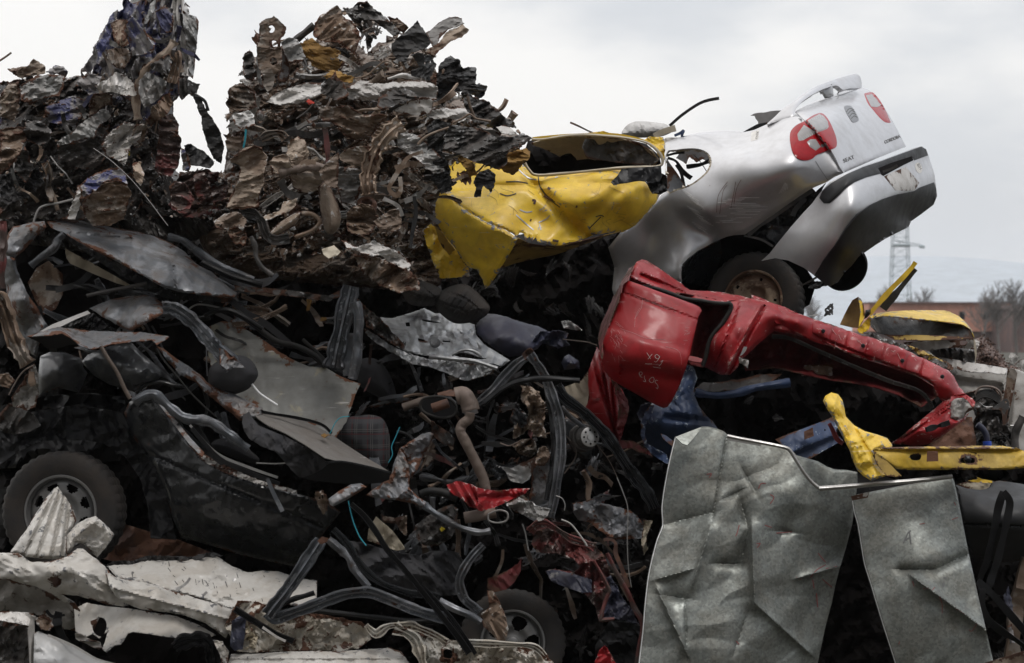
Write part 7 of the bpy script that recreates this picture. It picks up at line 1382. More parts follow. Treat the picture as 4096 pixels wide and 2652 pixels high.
sheet('panel', 'J', [(960, 850), (1010, 820), (1050, 900), (1100, 1000), (1180, 1100), (1240, 1220), (1150, 1200), (1050, 1180), (930, 1190), (940, 1100), (1000, 960)], M['navy'], T, Y=11.6, tilt=(.2, .3), cr=((.05, 60), (.02, 25)), sp=7, rag=4)
sweep('edge', 'J', [(870, 700), (940, 820), (1000, 950), (950, 1080), (925, 1190), (1040, 1180)], 34, M['s_maroon'], 'hat', T, Y=11.5, cr=.4, sm=False)
sweep('edge', 'J', [(980, 640), (1060, 800), (1150, 960), (1200, 1080), (1270, 1220), (1240, 1400), (1220, 1600)], 40, M['s_maroon'], 'hat', T, Y=11.5, cr=.4)
sheet('lower_panel', 'J', [(1000, 1190), (1150, 1210), (1260, 1240), (1250, 1400), (1230, 1600), (900, 1650), (880, 1400), (950, 1280)], M['black'], T, Y=11.8, cr=(.05, 70), sp=10)
sweep('edge', 'J', [(950, 530), (1010, 530), (1050, 560), (1050, 640), (1090, 740), (1160, 920)], 34, M['s_rust'], 'flat', T, Y=11.6, cr=.3)
sheet('red_corner', 'J', [(880, 1541), (920, 1440), (960, 1400), (1000, 1450), (1050, 1541), (1060, 1650), (870, 1650)], M['redchip'], Y=11.3, cr=(.04, 40), sp=6, rag=2, label='small bright red metal corner at the bottom beside the galvanised sheet', cat='scrap metal')
T = thing('torn_sill', 'torn grey sill piece with rust streaks left of the galvanised sheet', 'sill', 'J', 1000, 520, 11.7)
sheet('sheet', 'J', [(700, 230), (780, 215), (860, 200), (960, 230), (1060, 260), (1180, 300), (1260, 370), (1290, 450), (1270, 520), (1150, 520), (1040, 525), (980, 500), (900, 440), (830, 380), (740, 370), (700, 310)], M['greycar'], T, Y=11.75, tilt=(0, .4), cr=((.05, 70), (.02, 28)), sp=7, rag=4)
sheet('curl', 'J', [(1280, 380), (1350, 375), (1330, 430), (1300, 520), (1310, 600), (1280, 660), (1265, 560), (1270, 450)], M['cream'], T, Y=11.6, tilt=(.5, 0), rag=4, cr=(.04, 30), sp=6)
for i, (p, w_, mt, lb) in enumerate([([(605, 365), (680, 400), (740, 470), (790, 540), (815, 580)], 16, 's_white', 'thin pale curved strip lying on the burnt wing'), ([(1060, 20), (1110, 140), (1150, 280), (1145, 520), (1155, 760), (1180, 920)], 7, 'wire', 'long thin wire hanging left of the galvanised sheet'), ([(285, 400), (310, 480), (335, 620)], 14, 's_grey', 'thin grey rod hanging below the peaked door frame'), ([(560, 170), (610, 190), (635, 240), (630, 290)], 8, 'wire', 'small curled wire near the foot of the peaked frame')]):
    sweep('wire' if 'wire' in lb else 'rod', 'J', p, w_, M[mt], 'tube', Y=11.4, label=lb, cat='wire' if 'wire' in lb else 'rod')
sheet('bent_scrap', 'J', [(150, 235), (260, 180), (320, 200), (420, 260), (520, 280), (500, 330), (440, 380), (360, 350), (300, 330), (220, 290)], M['s_grey'], Y=11.4, cr=((.06, 50), (.02, 20)), sp=6, rag=5, label='jagged grey scrap between the exhaust pipe and the peaked frame', cat='scrap metal')
# ================================================================ shredded heaps: traced prominent pieces
def pieces(fr, tab):
    for row in tab:
        random.seed(row[6]); anis = (random.uniform(-35, 20), 2.6) if fr == 'B' else ((random.uniform(55, 95), 3.) if row[0] == 'tower_sheet' else (random.uniform(-40, 40), 2.4))
        nm, mt, Y, tl, a, pts, lb = row[:7]
        kw = row[7] if len(row) > 7 else {}
        k = dict(cr=((a, 60), (a * .55, 26), (a * .2, 12)), rag=5, sp=5, ew=.015, an=anis); k.update(kw)
        k['roll'] = None
        sheet(nm, fr, pts, M[mt], Y=Y - .13, tilt=tl, label=lb, cat=nm.replace('_', ' '), **k)
pieces('B', [
 ('steel_channel', 's_brown', 11.9, (-.2, .1), .02, [(262, 125), (300, 110), (345, 86), (385, 125), (410, 148), (405, 190), (378, 222), (388, 300), (382, 385), (350, 420), (332, 500), (305, 520), (285, 480), (278, 420), (258, 380), (250, 260), (262, 180)], 'upright brown channel with three round holes at the top left of the central heap',
   dict(holes=[[(310, 160), (318, 145), (332, 142), (346, 152), (348, 168), (338, 182), (322, 182)], [(322, 248), (334, 228), (352, 228), (364, 245), (362, 265), (348, 276), (332, 270)], [(322, 340), (332, 322), (350, 322), (362, 338), (358, 358), (345, 366), (330, 360)]])),
 ('metal_pod', 's_blue', 12.0, (.6, 0), .01, [(385, 270), (415, 320), (432, 380), (428, 440), (400, 458), (365, 440), (380, 380)], 'smooth purple grey metal pod beside the channel with three holes', dict(sm=1, rag=0)),
 ('metal_pod', 's_grey', 12.05, (-.7, 0), .01, [(250, 300), (266, 210), (262, 330), (268, 430), (285, 500), (262, 470), (245, 380)], 'thin pale blade left of the channel with three holes', {}),
 ('scrap_metal', 's_grey', 12.0, (.2, .3), .04, [(385, 235), (430, 208), (470, 225), (500, 260), (525, 320), (500, 345), (440, 355), (405, 300)], 'crumpled light grey metal between the channel and the yellow foam', {}),
 ('foam_block', 'foam', 12.05, (.1, .2), .03, [(490, 245), (520, 225), (560, 222), (640, 262), (710, 290), (735, 350), (690, 410), (630, 395), (560, 370), (520, 320)], 'big dirty yellow foam block under the brown dome of the central heap', dict(rag=7)),
 ('foam_block', 'foam', 11.85, (0, .5), .04, [(620, 430), (655, 395), (720, 402), (795, 432), (780, 455), (700, 460), (660, 445)], 'small frayed yellow foam chunk right of the dark shell', dict(rag=6)),
 ('scrap_metal', 's_brown', 11.95, (.3, .3), .05, [(565, 185), (575, 130), (600, 90), (650, 60), (700, 25), (722, 60), (730, 100), (780, 120), (822, 175), (830, 215), (800, 300), (822, 318), (760, 280), (700, 232), (630, 238), (572, 205)], 'brown dome of torn metal at the top of the central heap', dict(roll=(16, .12))),
 ('scrap_metal', 's_dark', 12.15, (-.2, .5), .06, [(725, 50), (780, 45), (805, 20), (865, 10), (900, 40), (960, 85), (1010, 130), (1062, 190), (1010, 200), (950, 150), (905, 130), (900, 220), (870, 290), (850, 180), (820, 270), (835, 190), (780, 110)], 'dark folded sheet arching over the gap at the top of the central heap', dict(rag=6)),
 ('scrap_metal', 's_brown', 12.2, (.4, .2), .04, [(980, 95), (1040, 100), (1098, 155), (1075, 185), (1020, 160)], 'small brown flap right of the dark arching sheet', {}),
 ('metal_blade', 's_grey', 12.1, (-.3, .5), .02, [(1195, 188), (1260, 135), (1325, 93), (1395, 98), (1412, 130), (1330, 160), (1270, 210), (1245, 270), (1222, 240)], 'light grey ribbed blade pointing right at the top of the central heap', {}),
 ('metal_blade', 's_tan', 12.0, (-.2, .3), .02, [(1180, 290), (1260, 240), (1330, 165), (1400, 140), (1438, 165), (1400, 200), (1330, 230), (1245, 312), (1215, 300)], 'pinkish brown blade just under the light grey ribbed blade', {}),
 ('scrap_plate', 's_black', 11.95, (.1, .2), .02, [(1005, 240), (1060, 195), (1110, 155), (1146, 116), (1185, 165), (1225, 235), (1205, 262), (1110, 295), (1085, 345), (1040, 350), (1015, 300)], 'black pointed plate left of the grey and brown blades', {}),
 ('scrap_plate', 's_black', 11.9, (0, 0), .03, [(1110, 310), (1150, 290), (1225, 310), (1252, 360), (1230, 400), (1215, 450), (1180, 440), (1115, 425), (1108, 395), (1165, 380)], 'black plate with two small holes under the black pointed plate', dict(holes=[[(1184, 350), (1194, 346), (1196, 358), (1186, 360)], [(1210, 342), (1222, 340), (1222, 352), (1212, 354)]])),
 ('charred_rubber', 's_black', 12.1, (0, .2), .05, [(1258, 430), (1272, 375), (1300, 335), (1332, 308), (1380, 340), (1408, 378), (1472, 382), (1490, 415), (1468, 470), (1500, 465), (1543, 480), (1520, 530), (1490, 555), (1450, 530), (1400, 560), (1395, 510), (1352, 495), (1325, 540), (1290, 590), (1262, 570), (1250, 500)], 'big charred black rubber rag at the right shoulder of the central heap', dict(rag=9)),
 ('scrap_plate', 's_brown', 12.0, (.3, .2), .03, [(1230, 400), (1258, 430), (1255, 480), (1235, 470), (1205, 430)], 'tan metal tongue left of the charred rubber rag', {}),
 ('crumpled_sheet', 's_white', 11.85, (0, .6), .05, [(740, 490), (830, 448), (900, 465), (1000, 462), (1100, 455), (1190, 447), (1262, 490), (1250, 560), (1180, 545), (1120, 565), (1060, 540), (950, 560), (850, 565), (760, 560)], 'whitish crumpled sheet running across the upper right of the central heap', dict(sp=5)),
 ('crumpled_sheet', 's_white', 11.88, (0, .7), .05, [(300, 575), (350, 520), (440, 490), (520, 470), (612, 462), (620, 500), (590, 545), (480, 580), (380, 592)], 'whitish crumpled strip running across the upper left of the central heap', dict(sp=5)),
 ('scrap_shell', 's_dark', 11.7, (-.2, .3), .03, [(605, 470), (640, 440), (668, 425), (690, 385), (700, 430), (735, 465), (762, 520), (750, 545), (690, 555), (640, 545), (608, 510)], 'dark shell like scrap with a pointed tip in the middle of the central heap', dict(roll=(16, .08))),
 ('scrap_metal', 's_dark', 11.75, (.2, .6), .03, [(930, 548), (990, 508), (1080, 498), (1130, 515), (1155, 545), (1090, 560), (1020, 595), (950, 620), (920, 590)], 'dark brown curled flap above the white plate', dict(roll=(10, .05))),
 ('scrap_plate', 's_white', 11.78, (.1, -.2), .015, [(1055, 595), (1110, 565), (1180, 545), (1242, 555), (1222, 635), (1150, 645), (1080, 640), (1012, 622)], 'clean white plate in the right part of the central heap', dict(rag=2)),
 ('scrap_metal', 's_white', 11.8, (0, .6), .04, [(1190, 640), (1240, 610), (1330, 600), (1420, 610), (1440, 650), (1380, 690), (1330, 660), (1250, 665)], 'orange edged pale crumple right of the white plate', {}),
 ('scrap_metal', 's_dark', 11.9, (.2, .2), .08, [(1400, 560), (1440, 530), (1520, 560), (1600, 620), (1680, 680), (1700, 720), (1600, 730), (1480, 690), (1420, 640)], 'dark jagged mass above the leathery lump', dict(rag=9)),
 ('scrap_plate', 's_white', 11.8, (.1, .8), .01, [(1585, 710), (1640, 702), (1705, 745), (1690, 755), (1620, 745)], 'small pale chip lying on the dark leathery lump', {}),
 ('leathery_scrap', 's_dark', 11.65, (.1, .4), .05, [(1300, 770), (1330, 700), (1400, 705), (1500, 722), (1590, 765), (1660, 770), (1740, 745), (1790, 775), (1745, 812), (1660, 838), (1650, 905), (1605, 945), (1500, 920), (1440, 895), (1380, 860), (1300, 830)], 'dark leathery crumpled lump overhanging the yellow car', dict(roll=(14, .08))),
 ('foam_block', 'foam', 11.85, (.2, 0), .05, [(1640, 860), (1700, 845), (1760, 830), (1785, 850), (1770, 890), (1740, 920), (1690, 975), (1635, 965), (1610, 930)], 'orange brown foam block at the right tip of the central heap', dict(rag=7)),
 ('foam_block', 'foam', 11.9, (0, 0), .05, [(1385, 870), (1425, 885), (1470, 930), (1480, 975), (1440, 990), (1410, 940), (1370, 900)], 'rust orange foam flap hanging over the yellow door', dict(rag=6)),
 ('rubber_rag', 's_black', 11.75, (0, 0), .04, [(1490, 960), (1540, 950), (1590, 980), (1580, 1030), (1560, 1075), (1520, 1040), (1505, 1100), (1470, 1100), (1480, 1050), (1460, 1020)], 'black torn rag dangling in front of the yellow door', dict(rag=7)),
 ('rubber_rag', 's_black', 11.8, (0, 0), .04, [(1200, 700), (1270, 660), (1340, 690), (1310, 760), (1290, 850), (1330, 960), (1340, 1060), (1280, 1080), (1230, 1000), (1200, 880)], 'black rubber lining hanging down the right side of the central heap', dict(rag=9)),
 ('scrap_sheet', 's_brown', 11.75, (-.1, -.3), .05, [(585, 610), (610, 588), (720, 600), (760, 592), (840, 640), (985, 645), (940, 690), (890, 760), (800, 790), (740, 760), (690, 690), (620, 680)], 'wide brown sheet with a rolled front edge in the middle of the central heap', dict(rag=5)),
 ('corrugated_scrap', 's_tan', 11.7, (-.2, .4), .02, [(890, 775), (920, 705), (985, 672), (1055, 682), (1010, 715), (965, 760), (935, 800)], 'tan corrugated scrap above the curved folded strip', dict(extra=lambda x, y: .012 * np.sin((y - x * .3) / 3.5), sp=5)),
 ('crumpled_sheet', 's_grey', 11.75, (.3, .1), .06, [(1030, 760), (1080, 735), (1160, 760), (1230, 830), (1290, 890), (1300, 960), (1240, 970), (1180, 920), (1100, 860), (1040, 820)], 'grey crumpled sheet right of the curved folded strip', {}),
 ('cone_scrap', 's_tan', 11.6, (.6, 0), .02, [(598, 960), (640, 910), (708, 850), (706, 960), (700, 1060), (650, 1045), (612, 1005)], 'smooth tan cone above the bone shaped pod', dict(rag=2)),
 ('tan_slab', 's_tan', 11.6, (-.2, .1), .035, [(95, 905), (150, 850), (235, 820), (275, 840), (305, 880), (290, 960), (285, 1040), (262, 1110), (262, 1160), (180, 1175), (100, 1175), (72, 1160), (110, 1090), (150, 1000), (155, 930)], 'long tan slab of dented metal on the left side of the central heap', dict(roll=(12, .06))),
 ('tan_slab', 's_tan', 11.62, (.2, .2), .03, [(315, 915), (360, 870), (440, 860), (430, 900), (450, 950), (400, 970), (335, 975)], 'squarish tan slab left of the brown pipe', {}),
 ('tan_slab', 's_tan', 11.7, (.3, .1), .04, [(430, 800), (480, 760), (515, 780), (540, 850), (520, 920), (470, 940), (440, 900), (410, 860)], 'tall tan slab above the brown pipe', {}),
 ('tan_slab', 's_tan', 11.66, (.1, -.2), .03, [(430, 985), (500, 965), (600, 960), (625, 1010), (590, 1060), (520, 1085), (450, 1050)], 'grey tan slab below the brown pipe', {}),
 ('tan_slab', 's_tan', 11.62, (0, .6), .04, [(280, 1210), (370, 1180), (400, 1130), (480, 1110), (470, 1150), (420, 1190), (330, 1225), (300, 1240)], 'flat tan slab lying above the long tan pod', {}),
 ('rusty_plate', 's_tan', 11.68, (.1, -.4), .02, [(705, 870), (760, 832), (820, 818), (890, 822), (870, 895), (830, 932), (760, 918), (715, 895)], 'rusty pinkish plate right of the tan cone', dict(rag=2)),
 ('scrap_sheet', 's_grey', 11.72, (.2, .3), .06, [(700, 935), (790, 935), (850, 960), (830, 1060), (800, 1150), (720, 1130), (700, 1040)], 'pale crumpled sheet right of the bone shaped pod', {}),
 ('scrap_sheet', 's_tan', 11.6, (.4, .3), .04, [(905, 1240), (960, 1200), (1045, 1168), (1062, 1225), (1055, 1275), (1010, 1295), (940, 1300)], 'dented tan panel at the lower right of the central heap', {}),
 ('scrap_sheet', 's_brown', 11.65, (0, .3), .07, [(750, 1190), (820, 1140), (900, 1150), (930, 1220), (900, 1300), (820, 1330), (760, 1290)], 'knot of brown metal around the rusty ring', dict(rag=6)),
 ('cream_block', 'cream', 11.5, (.3, .6), .015, [(612, 1395), (680, 1375), (718, 1410), (700, 1430), (650, 1448), (622, 1425)], 'small cream block under the bone shaped pod', dict(rag=1)),
 ('crumpled_sheet', 's_white', 11.55, (0, .5), .07, [(720, 1340), (820, 1380), (900, 1350), (960, 1380), (1050, 1410), (1110, 1480), (1100, 1520), (1020, 1480), (930, 1430), (840, 1420), (760, 1400)], 'frayed whitish crumpled edge at the foot of the central heap', dict(rag=7, sp=5)),
 ('scrap_sheet', 's_brown', 11.6, (0, .1), .08, [(780, 1420), (860, 1430), (960, 1450), (1060, 1500), (1140, 1541), (1160, 1620), (1040, 1640), (900, 1580), (820, 1500)], 'brown torn mass hanging below the frayed whitish edge', dict(rag=9)),
 ('scrap_sheet', 's_tan', 11.55, (-.2, .4), .05, [(5, 1240), (60, 1200), (140, 1180), (190, 1230), (170, 1290), (120, 1260), (80, 1290), (20, 1275)], 'tan crumpled cap at the left foot of the central heap', dict(rag=6)),
 ('scrap_sheet', 's_brown', 11.6, (0, .2), .06, [(80, 1290), (160, 1260), (200, 1320), (180, 1380), (120, 1360)], 'tangled brown scrap under the tan crumpled cap', dict(rag=8)),
 ('scrap_sheet', 's_dark', 11.9, (-.4, .2), .06, [(165, 330), (210, 275), (235, 320), (240, 400), (220, 460), (180, 430)], 'dark jagged stump at the upper left of the central heap', dict(rag=8)),
 ('scrap_sheet', 's_brown', 11.85, (-.3, .2), .07, [(90, 490), (160, 460), (240, 510), (250, 600), (180, 620), (100, 640), (80, 580)], 'dirty brown knob at the left side of the central heap', dict(rag=7)),
 ('scrap_sheet', 's_grey', 11.75, (-.2, .3), .05, [(110, 640), (200, 618), (235, 640), (240, 700), (160, 725), (120, 690)], 'grey brown flap under the dirty brown knob', dict(rag=5)),
 ('scrap_sheet', 's_tan', 11.8, (-.3, .1), .03, [(75, 790), (110, 762), (165, 770), (170, 840), (110, 850), (80, 830)], 'small tan box like scrap at the left edge of the central heap', {}),
])
def pod(fr, pts, Y, mt, d, lb, nm='metal_pod'): puff(nm, fr, pts, Y, mt, d, None, 6, (.008, 50), label=lb, cat='pod')
pod('B', [(603, 1040), (640, 1015), (668, 1060), (700, 1130), (720, 1210), (712, 1270), (680, 1310), (640, 1305), (615, 1240), (600, 1130)], 11.65, 's_tan', .14, 'bone shaped grey tan pod standing in the lower middle of the central heap')
pod('B', [(320, 1305), (350, 1270), (400, 1230), (470, 1190), (500, 1190), (470, 1250), (410, 1295), (340, 1325)], 11.6, 's_tan', .1, 'long tan pod lying at the lower left of the central heap')
pod('B', [(245, 630), (265, 615), (290, 635), (292, 665), (270, 680), (248, 662)], 11.7, 's_grey', .05, 'small round grey cap at the left of the central heap', 'round_cap')
for i, (fr, p, w_, mt, pf, Y, lb) in enumerate([
  ('B', [(370, 975), (440, 955), (530, 940), (600, 935), (668, 950)], 46, 'pipe', 'tube', 11.5, 'brown bent pipe sticking out to the left in the central heap'),
  ('B', [(495, 918), (540, 908), (580, 912)], 26, 's_brown', 'flat', 11.46, 'curled rust flake lying on the brown bent pipe'),
  ('B', [(1060, 690), (1010, 725), (950, 790), (910, 860), (885, 930), (870, 1000), (880, 1090)], 96, 's_tan', 'dbl', 11.55, 'curved folded strip running down the middle of the central heap'),
  ('B', [(1180, 850), (1100, 880), (1060, 930), (1010, 1010), (990, 1060), (1030, 1095), (1055, 1060), (1050, 990)], 22, 's_brown', 'flat', 11.6, 'looped thin metal strap right of the curved folded strip'),
  ('B', [(160, 1195), (230, 1195), (275, 1240), (300, 1310), (350, 1345), (430, 1335)], 50, 's_dark', 'dbl', 11.5, 'dark double strip looping at the lower left of the central heap'),
  ('B', [(215, 1325), (240, 1380), (245, 1440), (280, 1500), (340, 1545)], 26, 's_dark', 'tube', 11.45, 'grey hose hanging below the central heap on the left'),
  ('B', [(780, 440), (860, 425), (910, 385), (960, 345), (1000, 350), (1010, 380)], 9, 's_brown', 'tube', 11.7, 'thin brown cable lying on the yellow foam chunk'),
  ('B', [(1150, 810), (1190, 770), (1250, 740), (1325, 715)], 14, 's_tan', 'tube', 11.6, 'brown cable reaching the dark leathery lump'),
  ('B', [(1345, 690), (1400, 665), (1440, 640), (1480, 665), (1560, 680)], 14, 's_brown', 'tube', 11.6, 'brown cable curled over the dark leathery lump'),
  ('B', [(1430, 540), (1445, 600), (1470, 665)], 16, 's_brown', 'tube', 11.7, 'short upright brown cable above the dark leathery lump'),
  ('B', [(470, 665), (520, 630), (560, 590), (580, 560)], 10, 's_dark', 'tube', 11.65, 'dark cable beside the small red chip'),
  ('B', [(630, 720), (640, 800), (645, 880), (635, 930)], 30, 's_maroon', 'flat', 11.6, 'thin maroon strip hanging above the tan cone'),
  ('B', [(465, 225), (520, 180), (570, 140)], 40, 's_dark', 'hat', 12.2, 'dark strut leaning on the brown dome'),
  ('B', [(270, 780), (320, 755), (380, 750), (410, 780)], 50, 's_brown', 'dbl', 11.65, 'brown curled flange above the squarish tan slab'),
  ('B', [(1130, 1100), (1140, 1200), (1120, 1300), (1110, 1390)], 20, 's_black', 'flat', 11.7, 'black strip hanging at the right foot of the central heap'),
  ('B', [(460, 1330), (560, 1290), (600, 1240), (560, 1200), (500, 1195)], 26, 's_brown', 'hat', 11.55, 'brown curled flange around the dark hollow'),
  ('B', [(380, 1010), (420, 1080), (490, 1110)], 44, 's_dark', 'flat', 11.55, 'dark curved blade left of the bone shaped pod'),
  ('A', [(-5, 418), (40, 388), (78, 360)], 12, 's_brown', 'tube', 12.3, 'thin brown twig of metal poking in at the left edge'),
  ('A', [(1222, -20), (1215, 100), (1230, 220), (1250, 330), (1262, 440), (1255, 520)], 84, 's_white', 'dbl', 12.05, 'pale folded rail running down the right side of the tall blue tower'),
  ('A', [(945, 820), (930, 700), (945, 590), (985, 490), (1060, 425), (1140, 370), (1195, 280)], 62, 's_tan', 'hat', 11.95, 'long rusty strip arching across the tall blue tower'),
  ('A', [(1195, 360), (1215, 420), (1195, 500), (1180, 570)], 66, 's_brown', 'dbl', 11.95, 'rusty toothed strip under the arching strip of the tower'),
  ('A', [(640, 1015), (760, 1100), (880, 1210), (960, 1300), (1040, 1400), (1100, 1480), (1150, 1545)], 5, 'wire', 'tube', 11.5, 'fine pale wire slanting down across the left heap'),
  ('A', [(230, 1520), (260, 1440), (300, 1410), (400, 1390), (500, 1365)], 12, 's_grey', 'tube', 11.9, 'thin grey cable at the foot of the left heap'),
  ('A', [(1330, 650), (1370, 670), (1400, 690), (1415, 720), (1425, 760)], 20, 's_black', 'flat', 12.1, 'curled black strip at the top of the hanging strap'),
]):
    sweep('metal_strip' if mt not in ('pipe', 'wire') and 'cable' not in lb and 'hose' not in lb else ('metal_pipe' if mt == 'pipe' else ('hose' if 'hose' in lb else ('wire' if mt == 'wire' else 'cable'))), fr, p, w_, M[mt], pf, Y=Y, cr=.3, label=lb, cat='pipe' if mt == 'pipe' else ('cable' if ('cable' in lb or 'wire' in lb) else 'metal strip'))
shard('red_chip', 'B', 548, 572, 11.6, 56, 34, M['redbit'], -15, seed=91, label='small bright red chip on the whitish crumpled strip', cat='chip')
shard('yellow_chip', 'A', 872, 1045, 11.9, 36, 50, M['yellowbit'], 40, seed=92, label='small bright yellow chip in the left heap', cat='chip')
sweep('cyan_strip', 'B', [(187, 725), (183, 780), (172, 830)], 12, M['cyan'], 'flat', Y=11.7, label='thin teal strip at the left of the central heap', cat='plastic strip')
s = FR['B']; lathe('rusty_ring', [(.055, 0), (.055, .03), (.048, .04), (.030, .04), (.026, .03), (.026, -.02)], M['s_rust'], None, W(s[0] + 862 * s[2], s[1] + 1165 * s[2], 11.62), (.1, -.7, .6), 32, label='rusty round ring at the lower right of the central heap', cat='ring')
